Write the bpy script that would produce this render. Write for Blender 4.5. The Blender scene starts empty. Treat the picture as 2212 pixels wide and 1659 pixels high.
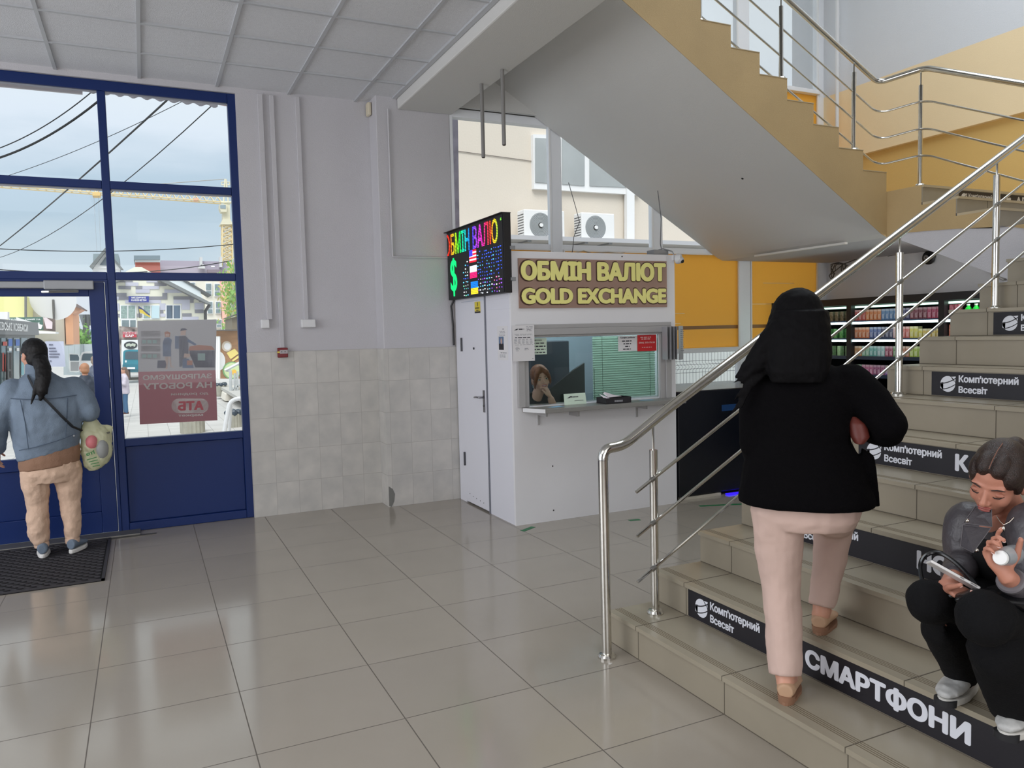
import bpy, bmesh, math, random
from mathutils import Vector, Matrix, Euler, geometry
R_ = math.radians
S = bpy.context.scene
COL = S.collection
random.seed(11)

# ------------------------------------------------------------------ camera
CAM = Vector((0, 0, 1.62)); FPX = 1669.8; CX, CY = 1106.0, 829.5
_y, _p, _r = R_(25.3895), R_(-3.7417), R_(-1.4009)
FW = Vector((math.sin(_y)*math.cos(_p), math.cos(_y)*math.cos(_p), math.sin(_p)))
_a = Vector((math.cos(_y), -math.sin(_y), 0)); _b = _a.cross(FW)
RT = _a*math.cos(_r) + _b*math.sin(_r); UP = -_a*math.sin(_r) + _b*math.cos(_r)
cd = bpy.data.cameras.new('camera'); cam = bpy.data.objects.new('camera', cd); COL.objects.link(cam)
cd.sensor_width = 36; cd.lens = 36*FPX/2212; cd.clip_start = 0.05; cd.clip_end = 600
cam.matrix_world = Matrix(((RT.x, UP.x, -FW.x, CAM.x), (RT.y, UP.y, -FW.y, CAM.y), (RT.z, UP.z, -FW.z, CAM.z), (0, 0, 0, 1)))
S.camera = cam

# ------------------------------------------------------------------ sky, lamps, exposure
S.view_settings.view_transform = 'Standard'; S.view_settings.look = 'None'
S.view_settings.exposure = 0.0; S.view_settings.gamma = 1.0; S.view_settings.use_curve_mapping = False
W = bpy.data.worlds.new('overcast_sky'); S.world = W; W.use_nodes = True
nt = W.node_tree; nt.nodes.clear()
def N(t, typ, **kw):
    n = t.nodes.new(typ)
    for k, v in kw.items(): setattr(n, k, v)
    return n
out = N(nt, 'ShaderNodeOutputWorld'); bg = N(nt, 'ShaderNodeBackground'); tc = N(nt, 'ShaderNodeTexCoord')
sep = N(nt, 'ShaderNodeSeparateXYZ'); nt.links.new(tc.outputs['Generated'], sep.inputs[0])
mp = N(nt, 'ShaderNodeMapping'); mp.inputs['Scale'].default_value = (2.2, 2.2, 9.0); nt.links.new(tc.outputs['Generated'], mp.inputs[0])
nz = N(nt, 'ShaderNodeTexNoise'); nz.inputs['Scale'].default_value = 1.6; nz.inputs['Detail'].default_value = 5; nz.inputs['Roughness'].default_value = .5
nt.links.new(mp.outputs[0], nz.inputs['Vector'])
cr = N(nt, 'ShaderNodeValToRGB')
for pos, c in ((0.0, (.70, .78, .86, 1)), (.05, (.74, .80, .88, 1)), (.10, (.66, .77, .85, 1)), (.145, (.52, .66, .78, 1)), (.19, (.55, .69, .82, 1)), (.24, (.80, .89, 1, 1)), (.33, (.86, .94, 1, 1)), (1.0, (.86, .93, 1, 1))):
    if pos in (0.0, 1.0): e = cr.color_ramp.elements[0 if pos == 0 else -1]
    else: e = cr.color_ramp.elements.new(pos)
    e.position = pos; e.color = c
ad = N(nt, 'ShaderNodeMath', operation='MULTIPLY_ADD'); ad.inputs[1].default_value = .14; ad.inputs[2].default_value = -.07
nt.links.new(nz.outputs['Fac'], ad.inputs[0])
ad2 = N(nt, 'ShaderNodeMath', operation='ADD'); nt.links.new(sep.outputs['Z'], ad2.inputs[0]); nt.links.new(ad.outputs[0], ad2.inputs[1])
nt.links.new(ad2.outputs[0], cr.inputs[0]); nt.links.new(cr.outputs[0], bg.inputs[0]); nt.links.new(bg.outputs[0], out.inputs[0])
bg.inputs[1].default_value = 1.0

def lamp(name, typ, loc, rot, energy, color=(1, 1, 1), **kw):
    d = bpy.data.lights.new(name, typ); d.energy = energy; d.color = color
    for k, v in kw.items(): setattr(d, k, v)
    o = bpy.data.objects.new(name, d); COL.objects.link(o); o.location = loc; o.rotation_euler = [R_(a) for a in rot]
    return o
# light through cloud, coming from behind the hall, so the street side of the hall stays out of it
lamp('cloud_sun', 'SUN', (0, -20, 40), (38, 0, -25), 2.6, (1, .99, .97), angle=R_(40))
# added overhead fill lights for the hall, out of view
lamp('fill_overhead', 'AREA', (-2.2, 1.6, 3.78), (0, 0, 0), 62, (.96, .98, 1), shape='RECTANGLE', size=3.2, size_y=3.2)
lamp('fill_overhead', 'AREA', (1.5, -1.5, 3.70), (0, 0, 0), 36, (1, .98, .95), shape='RECTANGLE', size=3, size_y=3)
# added fill lights from the left and behind, where the walls have no windows
lamp('fill_left', 'AREA', (-5.6, 3.5, 2.0), (0, -90, 0), 240, (.92, .95, 1), shape='RECTANGLE', size=3.2, size_y=5.5)
lamp('fill_rear', 'AREA', (0.5, -3.8, 2.0), (97, 0, 0), 130, (.97, .98, 1), shape='RECTANGLE', size=6, size_y=2.6)
# added fill light above the stairwell, out of view
lamp('fill_stairwell', 'AREA', (5.2, 3.6, 6.8), (0, 0, 0), 150, (.84, .92, 1), shape='RECTANGLE', size=4, size_y=3)
# added fill lights to brighten the wall under the stairs and the kiosk interior
lamp('fill_under_stairs', 'AREA', (6.75, 3.72, 2.0), (100, 0, -4), 60, (1, .95, .87), shape='RECTANGLE', size=.4, size_y=.4)
lamp('fill_kiosk', 'AREA', (3.6, 6.4, 2.24), (0, 0, 0), 15, (.86, .94, 1), shape='RECTANGLE', size=1.0, size_y=.5)

# ------------------------------------------------------------------ helpers
def PX(px, py, Y):            # the point of the plane at distance Y behind a place of the photograph
    d = RT*((px-CX)/FPX) - UP*((py-CY)/FPX) + FW
    return CAM + d*(Y/d.y)
def AD(px, py, dep):          # the same at a given depth along the view
    return CAM + (RT*((px-CX)/FPX) - UP*((py-CY)/FPX) + FW)*dep

def lin(h):
    if isinstance(h, str):
        h = h.lstrip('#'); c = [int(h[i:i+2], 16)/255 for i in (0, 2, 4)]
    else: c = [v/255 for v in h]
    return tuple(v/12.92 if v <= .04045 else ((v+.055)/1.055)**2.4 for v in c) + (1,)
MATS = {}
def M(name, col=(200, 200, 200), rough=.6, metal=0., var=0., vscale=6., bump=0., bscale=80., coat=0., spec=.5, emit=None, estr=1., alpha=1., transl=0., stretch=None, detail=4, col2=None):
    if name in MATS: return MATS[name]
    m = bpy.data.materials.new(name); m.use_nodes = True; t = m.node_tree
    b = t.nodes['Principled BSDF']; c = lin(col)
    b.inputs['Base Color'].default_value = c; b.inputs['Roughness'].default_value = rough; b.inputs['Metallic'].default_value = metal
    b.inputs['Specular IOR Level'].default_value = spec; b.inputs['Coat Weight'].default_value = coat; b.inputs['Coat Roughness'].default_value = .08
    b.inputs['Alpha'].default_value = alpha
    if emit is not None: b.inputs['Emission Color'].default_value = lin(emit); b.inputs['Emission Strength'].default_value = estr
    if var or bump or col2 is not None:
        tc = N(t, 'ShaderNodeTexCoord'); vec = tc.outputs['Object']
        if stretch:
            mp = N(t, 'ShaderNodeMapping'); mp.inputs['Scale'].default_value = stretch; t.links.new(vec, mp.inputs[0]); vec = mp.outputs[0]
    if var or col2 is not None:
        n = N(t, 'ShaderNodeTexNoise'); n.inputs['Scale'].default_value = vscale; n.inputs['Detail'].default_value = detail; t.links.new(vec, n.inputs['Vector'])
        r = N(t, 'ShaderNodeValToRGB'); t.links.new(n.outputs['Fac'], r.inputs[0])
        r.color_ramp.elements[0].position = .3; r.color_ramp.elements[1].position = .7
        if col2 is not None: r.color_ramp.elements[0].color = c; r.color_ramp.elements[1].color = lin(col2)
        else:
            r.color_ramp.elements[0].color = tuple(v*(1-var) for v in c[:3])+(1,); r.color_ramp.elements[1].color = tuple(min(1, v*(1+var)) for v in c[:3])+(1,)
        t.links.new(r.outputs[0], b.inputs['Base Color'])
    if bump:
        n2 = N(t, 'ShaderNodeTexNoise'); n2.inputs['Scale'].default_value = bscale; n2.inputs['Detail'].default_value = 3; t.links.new(vec, n2.inputs['Vector'])
        bp = N(t, 'ShaderNodeBump'); bp.inputs['Strength'].default_value = bump; bp.inputs['Distance'].default_value = .01; t.links.new(n2.outputs['Fac'], bp.inputs['Height']); t.links.new(bp.outputs[0], b.inputs['Normal'])
    if transl:
        tr = N(t, 'ShaderNodeBsdfTranslucent'); tr.inputs[0].default_value = c; mx = N(t, 'ShaderNodeMixShader'); mx.inputs[0].default_value = transl
        o = t.nodes['Material Output']; t.links.new(b.outputs[0], mx.inputs[1]); t.links.new(tr.outputs[0], mx.inputs[2]); t.links.new(mx.outputs[0], o.inputs[0])
    MATS[name] = m; return m
def glass(name, tint=(250, 252, 252), refl=1.0, rough=0.0):
    if name in MATS: return MATS[name]
    m = bpy.data.materials.new(name); m.use_nodes = True; t = m.node_tree; t.nodes.clear()
    o = N(t, 'ShaderNodeOutputMaterial'); tr = N(t, 'ShaderNodeBsdfTransparent'); tr.inputs[0].default_value = lin(tint)
    gl = N(t, 'ShaderNodeBsdfGlossy'); gl.inputs['Roughness'].default_value = rough; fr = N(t, 'ShaderNodeFresnel'); fr.inputs[0].default_value = 1.45
    ml = N(t, 'ShaderNodeMath', operation='MULTIPLY'); ml.inputs[1].default_value = refl; mx = N(t, 'ShaderNodeMixShader')
    t.links.new(fr.outputs[0], ml.inputs[0]); t.links.new(ml.outputs[0], mx.inputs[0]); t.links.new(tr.outputs[0], mx.inputs[1]); t.links.new(gl.outputs[0], mx.inputs[2]); t.links.new(mx.outputs[0], o.inputs[0])
    MATS[name] = m; return m
def tile_mat(name, col, grout, sx, sy, ox, oy, axes='XY', gw=.004, rough=.25, var=.06, vscale=1.5, cell=.04, bump=.15, sxw=None, cloud=None):
    """rectangular tiles in world metres; axes gives the two world axes of the surface"""
    m = bpy.data.materials.new(name); m.use_nodes = True; t = m.node_tree; b = t.nodes['Principled BSDF']
    g = N(t, 'ShaderNodeNewGeometry'); s = N(t, 'ShaderNodeSeparateXYZ'); t.links.new(g.outputs['Position'], s.inputs[0])
    lines = []; cells = []
    for ax, size, off in ((axes[0], sx, ox), (axes[1], sy, oy)):
        a = N(t, 'ShaderNodeMath', operation='SUBTRACT'); a.inputs[1].default_value = off; t.links.new(s.outputs[ax], a.inputs[0])
        d = N(t, 'ShaderNodeMath', operation='DIVIDE'); d.inputs[1].default_value = size; t.links.new(a.outputs[0], d.inputs[0])
        fl = N(t, 'ShaderNodeMath', operation='FLOOR'); t.links.new(d.outputs[0], fl.inputs[0]); cells.append(fl)
        fr = N(t, 'ShaderNodeMath', operation='FRACT'); t.links.new(d.outputs[0], fr.inputs[0])
        pp = N(t, 'ShaderNodeMath', operation='PINGPONG'); pp.inputs[1].default_value = .5; t.links.new(fr.outputs[0], pp.inputs[0])
        lt = N(t, 'ShaderNodeMath', operation='LESS_THAN'); lt.inputs[1].default_value = gw/size/2; t.links.new(pp.outputs[0], lt.inputs[0]); lines.append(lt)
    mxl = N(t, 'ShaderNodeMath', operation='MAXIMUM'); t.links.new(lines[0].outputs[0], mxl.inputs[0]); t.links.new(lines[1].outputs[0], mxl.inputs[1])
    cb = N(t, 'ShaderNodeCombineXYZ'); t.links.new(cells[0].outputs[0], cb.inputs[0]); t.links.new(cells[1].outputs[0], cb.inputs[1])
    wn = N(t, 'ShaderNodeTexWhiteNoise'); t.links.new(cb.outputs[0], wn.inputs['Vector'])
    # noise shifted per tile so that the pattern breaks at each joint
    sc = N(t, 'ShaderNodeVectorMath', operation='SCALE'); sc.inputs['Scale'].default_value = 7.3; t.links.new(wn.outputs['Color'], sc.inputs[0])
    av = N(t, 'ShaderNodeVectorMath', operation='ADD'); t.links.new(g.outputs['Position'], av.inputs[0]); t.links.new(sc.outputs[0], av.inputs[1])
    nz = N(t, 'ShaderNodeTexNoise'); nz.inputs['Scale'].default_value = vscale; nz.inputs['Detail'].default_value = 5; t.links.new(av.outputs[0], nz.inputs['Vector'])
    c = lin(col); r = N(t, 'ShaderNodeValToRGB'); r.color_ramp.elements[0].position = .3; r.color_ramp.elements[1].position = .72
    r.color_ramp.elements[0].color = lin(cloud) if cloud else tuple(v*(1-var) for v in c[:3])+(1,); r.color_ramp.elements[1].color = c if cloud else tuple(v*(1+var) for v in c[:3])+(1,)
    t.links.new(nz.outputs['Fac'], r.inputs[0])
    hs = N(t, 'ShaderNodeMath', operation='MULTIPLY_ADD'); hs.inputs[1].default_value = cell*2; hs.inputs[2].default_value = 1-cell; t.links.new(wn.outputs['Value'], hs.inputs[0])
    vm = N(t, 'ShaderNodeVectorMath', operation='SCALE'); t.links.new(r.outputs[0], vm.inputs[0]); t.links.new(hs.outputs[0], vm.inputs['Scale'])
    mx = N(t, 'ShaderNodeMix', data_type='RGBA'); t.links.new(mxl.outputs[0], mx.inputs[0]); t.links.new(vm.outputs[0], mx.inputs[6]); mx.inputs[7].default_value = lin(grout)
    t.links.new(mx.outputs[2], b.inputs['Base Color'])
    rr = N(t, 'ShaderNodeMath', operation='MULTIPLY_ADD'); rr.inputs[1].default_value = .5; rr.inputs[2].default_value = rough; t.links.new(mxl.outputs[0], rr.inputs[0]); t.links.new(rr.outputs[0], b.inputs['Roughness'])
    iv = N(t, 'ShaderNodeMath', operation='SUBTRACT'); iv.inputs[0].default_value = 1; t.links.new(mxl.outputs[0], iv.inputs[1])
    bp = N(t, 'ShaderNodeBump'); bp.inputs['Strength'].default_value = bump; bp.inputs['Distance'].default_value = .003; t.links.new(iv.outputs[0], bp.inputs['Height']); t.links.new(bp.outputs[0], b.inputs['Normal'])
    MATS[name] = m; return m

OFF = {}
class MB:
    """collects shapes in world metres; build() makes them ONE mesh object"""
    def __init__(s): s.v = []; s.f = []; s.m = []
    def add(s, vs, fs, m=0):
        n = len(s.v); s.v += [Vector(p) for p in vs]; s.f += [tuple(i+n for i in f) for f in fs]; s.m += [m]*len(fs); return s
    def box(s, x0, x1, y0, y1, z0, z1, m=0):
        x0, x1 = sorted((x0, x1)); y0, y1 = sorted((y0, y1)); z0, z1 = sorted((z0, z1))
        return s.add([(x, y, z) for x in (x0, x1) for y in (y0, y1) for z in (z0, z1)], [(0, 1, 3, 2), (4, 6, 7, 5), (0, 4, 5, 1), (2, 3, 7, 6), (0, 2, 6, 4), (1, 5, 7, 3)], m)
    def obox(s, c, sx, sy, sz, rot=None, m=0):
        rot = rot or Matrix.Identity(3); c = Vector(c)
        return s.add([c + rot @ Vector((x*sx/2, y*sy/2, z*sz/2)) for x in (-1, 1) for y in (-1, 1) for z in (-1, 1)], [(0, 1, 3, 2), (4, 6, 7, 5), (0, 4, 5, 1), (2, 3, 7, 6), (0, 2, 6, 4), (1, 5, 7, 3)], m)
    def quad(s, a, b, c, d, m=0): return s.add([a, b, c, d], [(0, 1, 2, 3)], m)
    def prism(s, pts, d, m=0, mside=None):
        """polygon of 3-D points pushed along the vector d"""
        d = Vector(d); n = len(pts); p = [Vector(q) for q in pts]
        s.add(p + [q+d for q in p], [tuple(range(n))], m); k = len(s.v)-2*n
        s.f.append(tuple(k+n+i for i in reversed(range(n)))); s.m.append(m)
        for i in range(n):
            j = (i+1) % n; s.f.append((k+j, k+i, k+n+i, k+n+j)); s.m.append(m if mside is None else mside)
        return s
    def slab(s, pts, d, m=0): return s.prism(pts, d, m)
    def tube(s, pts, r, n=10, m=0, cap=True, squash=None):
        pts = [Vector(p) for p in pts]; rs = r if isinstance(r, (list, tuple)) else [r]*len(pts)
        k0 = len(s.v); up = None
        for i, p in enumerate(pts):
            t = (pts[min(i+1, len(pts)-1)]-pts[max(i-1, 0)]).normalized()
            if up is None:
                up = Vector((0, 0, 1)) if abs(t.z) < .9 else Vector((1, 0, 0))
            u = (up - t*up.dot(t))
            if u.length < 1e-5: u = t.orthogonal()
            u.normalize(); w = t.cross(u); up = u
            for j in range(n):
                a = 2*math.pi*j/n; s.v.append(p + (u*math.cos(a) + w*math.sin(a)*(squash or 1))*rs[i])
        for i in range(len(pts)-1):
            for j in range(n):
                a = k0+i*n+j; b = k0+i*n+(j+1) % n; s.f.append((a, b, b+n, a+n)); s.m.append(m)
        if cap:
            s.f.append(tuple(k0+j for j in reversed(range(n)))); s.m.append(m)
            s.f.append(tuple(k0+(len(pts)-1)*n+j for j in range(n))); s.m.append(m)
        return s
    def cyl(s, a, b, r, r2=None, n=16, m=0): return s.tube([a, b], [r, r if r2 is None else r2], n, m)
    def lathe(s, prof, c, n=20, m=0, axis=(0, 0, 1)):
        """profile of (radius, height) about an axis through c"""
        c = Vector(c); ax = Vector(axis).normalized(); u = ax.orthogonal().normalized(); w = ax.cross(u); k0 = len(s.v)
        for r, h in prof:
            for j in range(n):
                a = 2*math.pi*j/n; s.v.append(c + ax*h + (u*math.cos(a)+w*math.sin(a))*max(r, 1e-4))
        for i in range(len(prof)-1):
            for j in range(n):
                a = k0+i*n+j; b = k0+i*n+(j+1) % n; s.f.append((a, b, b+n, a+n)); s.m.append(m)
        s.f.append(tuple(k0+j for j in reversed(range(n)))); s.m.append(m)
        s.f.append(tuple(k0+(len(prof)-1)*n+j for j in range(n))); s.m.append(m)
        return s
    def ell(s, c, rx, ry, rz, rot=None, m=0, nu=16, nv=10):
        rot = rot or Matrix.Identity(3); c = Vector(c); k0 = len(s.v)
        s.v.append(c + rot @ Vector((0, 0, -rz)))
        for i in range(1, nv):
            ph = -math.pi/2 + math.pi*i/nv
            for j in range(nu):
                a = 2*math.pi*j/nu; s.v.append(c + rot @ Vector((rx*math.cos(ph)*math.cos(a), ry*math.cos(ph)*math.sin(a), rz*math.sin(ph))))
        s.v.append(c + rot @ Vector((0, 0, rz))); top = len(s.v)-1
        for j in range(nu): s.f.append((k0, k0+1+(j+1) % nu, k0+1+j)); s.m.append(m)
        for i in range(nv-2):
            for j in range(nu):
                a = k0+1+i*nu+j; b = k0+1+i*nu+(j+1) % nu; s.f.append((a, b, b+nu, a+nu)); s.m.append(m)
        for j in range(nu): s.f.append((top, top-nu+j, top-nu+(j+1) % nu)); s.m.append(m)
        return s
    def loft(s, secs, n=20, m=0):
        """closed body through ellipses (centre, u vector, v vector)"""
        k0 = len(s.v)
        for c, u, w in secs:
            c, u, w = Vector(c), Vector(u), Vector(w)
            for j in range(n):
                a = 2*math.pi*j/n; s.v.append(c + u*math.cos(a) + w*math.sin(a))
        for i in range(len(secs)-1):
            for j in range(n):
                a = k0+i*n+j; b = k0+i*n+(j+1) % n; s.f.append((a, b, b+n, a+n)); s.m.append(m)
        s.f.append(tuple(k0+j for j in reversed(range(n)))); s.m.append(m)
        s.f.append(tuple(k0+(len(secs)-1)*n+j for j in range(n))); s.m.append(m)
        return s
    def disc(s, c, u, w, n=28, m=0, a0=0, a1=360):
        c, u, w = Vector(c), Vector(u), Vector(w)
        pts = [c + u*math.cos(R_(a0+(a1-a0)*j/n)) + w*math.sin(R_(a0+(a1-a0)*j/n)) for j in range(n if a1-a0 >= 360 else n+1)]
        return s.add(pts, [tuple(range(len(pts)))], m)
    def text(s, txt, o, ux, uz, h=None, w=None, m=0, bold=0., depth=0., align='L', space=1.):
        """lettering: o is the lower left corner, ux and uz are unit vectors along and up the line"""
        vs, fs, x0, x1, y0, y1 = text_mesh(txt, bold, depth, space); sy = h/(y1-y0) if h else w/(x1-x0); sx = w/(x1-x0) if w else sy
        o, ux, uz = Vector(o), Vector(ux), Vector(uz); un = ux.cross(uz); tw = (x1-x0)*sx
        sh = {'L': 0, 'C': -tw/2, 'R': -tw}[align]
        s.add([o + ux*((x-x0)*sx+sh) + uz*((y-y0)*sy) + un*z for x, y, z in vs], fs, m); return tw
    def build(s, name, mats, parent=None, smooth=False, bevel=0., seg=2, loc=None, angle=32, label=None, fixn=True):
        if not isinstance(mats, (list, tuple)): mats = [mats]
        if parent is not None: off = OFF[parent.name]
        else:
            if loc is None:
                xs = [p.x for p in s.v]; ys = [p.y for p in s.v]; zs = [p.z for p in s.v]; loc = ((min(xs)+max(xs))/2, (min(ys)+max(ys))/2, min(zs))
            off = Vector(loc)
        me = bpy.data.meshes.new(name); me.from_pydata([p-off for p in s.v], [], s.f); me.update()
        for mt in mats: me.materials.append(mt)
        me.polygons.foreach_set('material_index', s.m)
        if fixn:
            bm = bmesh.new(); bm.from_mesh(me)
            bmesh.ops.recalc_face_normals(bm, faces=bm.faces)
            bm.to_mesh(me); bm.free()
        if smooth:
            me.polygons.foreach_set('use_smooth', [True]*len(me.polygons)); me.set_sharp_from_angle(angle=R_(angle))
        o = bpy.data.objects.new(name, me); COL.objects.link(o)
        if parent is not None: o.parent = parent; OFF[o.name] = off
        else: o.location = off; OFF[o.name] = off
        if bevel:
            bv = o.modifiers.new('edge', 'BEVEL'); bv.width = bevel; bv.segments = seg; bv.limit_method = 'ANGLE'; bv.angle_limit = R_(40)
        if label: o['label'] = label
        return o
_tm = {}
def outlines(txt, space):
    """closed outlines of a line of lettering"""
    c = bpy.data.curves.new('t', 'FONT'); c.body = txt; c.space_character = space
    o = bpy.data.objects.new('t', c); COL.objects.link(o); bpy.context.view_layer.update()
    cu = o.to_curve(bpy.context.evaluated_depsgraph_get()); res = []
    for sp in cu.splines:
        if sp.type == 'BEZIER':
            p = sp.bezier_points; pts = []
            for k in range(len(p)):
                a, b = p[k], p[(k+1) % len(p)]
                st = (a.handle_right-a.co).length < 1e-5 and (b.handle_left-b.co).length < 1e-5
                d = (b.co-a.co).normalized() if (b.co-a.co).length > 1e-7 else Vector((1, 0, 0))
                st = st or (abs((a.handle_right-a.co).cross(d).z) < 1e-4 and abs((b.handle_left-b.co).cross(d).z) < 1e-4)
                pts += [a.co.copy()] if st else [Vector(v) for v in geometry.interpolate_bezier(a.co, a.handle_right, b.handle_left, b.co, 5)[:-1]]
        else: pts = [Vector(v.co[:3]) for v in sp.points]
        cl = []
        for v in pts:
            if not cl or (v-cl[-1]).length > 1e-5: cl.append(Vector((v.x, v.y, 0)))
        if len(cl) > 2 and (cl[0]-cl[-1]).length < 1e-5: cl.pop()
        if len(cl) > 2: res.append(cl)
    o.to_curve_clear(); bpy.data.objects.remove(o); bpy.data.curves.remove(c); return res
def _wind(x, y, loops):
    w = 0
    for l in loops:
        for i in range(len(l)):
            a, b = l[i-1], l[i]
            if (a.y > y) != (b.y > y) and x < (b.x-a.x)*(y-a.y)/(b.y-a.y)+a.x: w += 1 if b.y > a.y else -1
    return w
def text_mesh(txt, bold, depth, space):
    key = (txt, bold, depth, space)
    if key not in _tm:
        loops = outlines(txt, space); co = []; ed = []
        for l in loops:
            n = len(co); co += [v.to_2d() for v in l]; ed += [(n+k, n+(k+1) % len(l)) for k in range(len(l))]
        v2, _e, f2 = geometry.delaunay_2d_cdt(co, ed, [], 0, 1e-5)[:3]
        bx = [(min(v.x for v in l), max(v.x for v in l)) for l in loops]; fs = []
        for f in f2:
            cx_ = sum(v2[k].x for k in f)/len(f); cy_ = sum(v2[k].y for k in f)/len(f)
            if _wind(cx_, cy_, [l for l, q in zip(loops, bx) if q[0] <= cx_ <= q[1]]): fs.append(tuple(f))
        vs = [(v.x, v.y, depth/2) for v in v2]
        if depth:
            for l in loops:
                n = len(vs); L = len(l); vs += [(v.x, v.y, depth/2) for v in l] + [(v.x, v.y, -depth/2) for v in l]
                fs += [(n+k, n+(k+1) % L, n+L+(k+1) % L, n+L+k) for k in range(L)]
        if bold:      # heavier strokes: the letters repeated slightly shifted all round
            v0, f0 = vs, fs; vs = []; fs = []
            for i in range(12):
                n = len(vs); a = i*math.pi/6; vs += [(x+bold*math.cos(a)*1.15, y+bold*math.sin(a)*.9, z+i*.00006) for x, y, z in v0]; fs += [tuple(q+n for q in f) for f in f0]
        xs = [v[0] for v in vs]; ys = [v[1] for v in vs]; _tm[key] = (vs, fs, min(xs), max(xs), min(ys), max(ys))
    return _tm[key]
def thing(name, label, cat, loc=(0, 0, 0), group=None):
    o = bpy.data.objects.new(name, None); COL.objects.link(o); o.location = loc; o.empty_display_size = .1; OFF[o.name] = Vector(loc)
    return tag(o, label, cat, group)
def tag(o, label, cat, group=None, kind=None):
    o['label'] = label; o['category'] = cat
    if group: o['group'] = group
    if kind: o['kind'] = kind
    return o
def struct(o, label=None):
    o['kind'] = 'structure'
    if label: o['label'] = label
    return o
def sroot(name, loc=(0, 0, 0)):
    o = bpy.data.objects.new(name, None); COL.objects.link(o); o.location = loc; OFF[o.name] = Vector(loc); o['kind'] = 'structure'; return o
def kids(o): return list(o.children)
def dup(o, loc, label=None, group=None, rotz=None, parent=None, scale=None):
    c = o.copy(); COL.objects.link(c)
    if parent is None:
        c.location = loc
        if rotz is not None: c.rotation_euler = (0, 0, rotz)
        if scale: c.scale = scale
    else: c.parent = parent
    if label: c['label'] = label
    if group: c['group'] = group
    for ch in kids(o): dup(ch, None, parent=c)
    return c
def bez(p0, p1, p2, p3, n=12):
    p0, p1, p2, p3 = map(Vector, (p0, p1, p2, p3)); r = []
    for i in range(n+1):
        t = i/n; r.append(p0*(1-t)**3 + p1*3*t*(1-t)**2 + p2*3*t*t*(1-t) + p3*t**3)
    return r
def fillet(pts, r=.06, n=5):
    """path with rounded corners"""
    pts = [Vector(p) for p in pts]; o = [pts[0]]
    for i in range(1, len(pts)-1):
        a, b, c = pts[i-1], pts[i], pts[i+1]; da = (a-b); dc = (c-b); k = min(r, da.length*.45, dc.length*.45)
        p, q = b+da.normalized()*k, b+dc.normalized()*k
        for j in range(n+1):
            t = j/n; o.append(p*(1-t)**2 + b*2*t*(1-t) + q*t*t)
    o.append(pts[-1]); return o
# ------------------------------------------------------------------ materials of the hall
plaster = M('plaster_white', (198, 196, 200), .75, var=.02, vscale=2, bump=.25, bscale=120)
plaster_b = M('plaster_soffit', (214, 213, 210), .8, bump=.2, bscale=160)
yellow_up = M('paint_light_yellow', (246, 222, 180), .7, bump=.2, bscale=140)
yellow_dn = M('paint_yellow_shaded', (222, 184, 112), .7, bump=.2, bscale=140)  # darker yellow: shade below the projecting upper wall put into the colour
stringer_y = M('paint_stringer', (184, 158, 114), .7, var=.05, vscale=3, bump=.2, bscale=140)
blue = M('frame_blue', (20, 44, 100), .4, spec=.3)
alu = M('aluminium_white', (244, 246, 250), .35)
alu_g = M('aluminium_grey', (150, 152, 155), .4, metal=.3)
steel = M('steel_polished', (214, 212, 206), .16, metal=1., var=.05, vscale=30)
steel_d = M('steel_brushed', (170, 170, 168), .3, metal=1.)
white_p = M('plastic_white', (225, 225, 226), .4)
black_p = M('plastic_black', (22, 22, 24), .4)
dark = M('dark_gap', (14, 14, 15), .8)
gl_clear = glass('glass_clear', (252, 253, 253), .35)

# ------------------------------------------------------------------ floor and ceiling
fm = tile_mat('floor_tiles', (160, 152, 140), (98, 91, 83), .6045, .6055, .32, 3.691, gw=.005, rough=.13, var=.03, vscale=2.2, cell=.02)
struct(MB().box(-6, 7.9, -4, 7.42, -.12, 0).build('floor', fm))
tilem = M('ceiling_board', (224, 225, 229), .85, var=.03, vscale=40, bump=.5, bscale=220)
tbar = M('ceiling_bar', (188, 190, 194), .5)
cm = MB(); rnd = random.Random(3)
gx = [2.25 - .34 - .61*i for i in range(14)]; gx = [2.24] + gx; gy = [7.42, 7.36] + [6.68-.612*i for i in range(18)]
for i in range(len(gx)-1):
    for j in range(len(gy)-1):
        if gy[j]-gy[j+1] < .1: continue
        dz = rnd.choice([0, 0, 0, .002, .005]); cm.box(gx[i+1]+.01, gx[i]-.01, gy[j+1]+.01, gy[j]-.01, 3.838+dz, 3.855+dz, 0)
for x in gx[1:]: cm.box(x-.013, x+.013, -4, 7.42, 3.826, 3.850, 1)
for y in gy[2:]: cm.box(-6, 2.24, y-.013, y+.013, 3.8265, 3.850, 1)
cm.box(-6, 2.24, -4, 7.42, 3.87, 3.9, 0); cm.box(2.20, 2.24, -4, 7.1, 3.822, 3.85, 1)
struct(cm.build('ceiling', [tilem, tbar]))
struct(MB().box(2.245, 2.785, -4, 7.08, 3.73, 4.3).build('ceiling_beam', plaster_b, bevel=.012))
struct(MB().box(-6, 2.245, -4, 7.6, 3.92, 4.3).build('ceiling_slab', plaster_b))
struct(MB().box(-6.2, 8.0, -4.2, 7.6, 7.0, 7.2).build('ceiling_roof', plaster_b))

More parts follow.
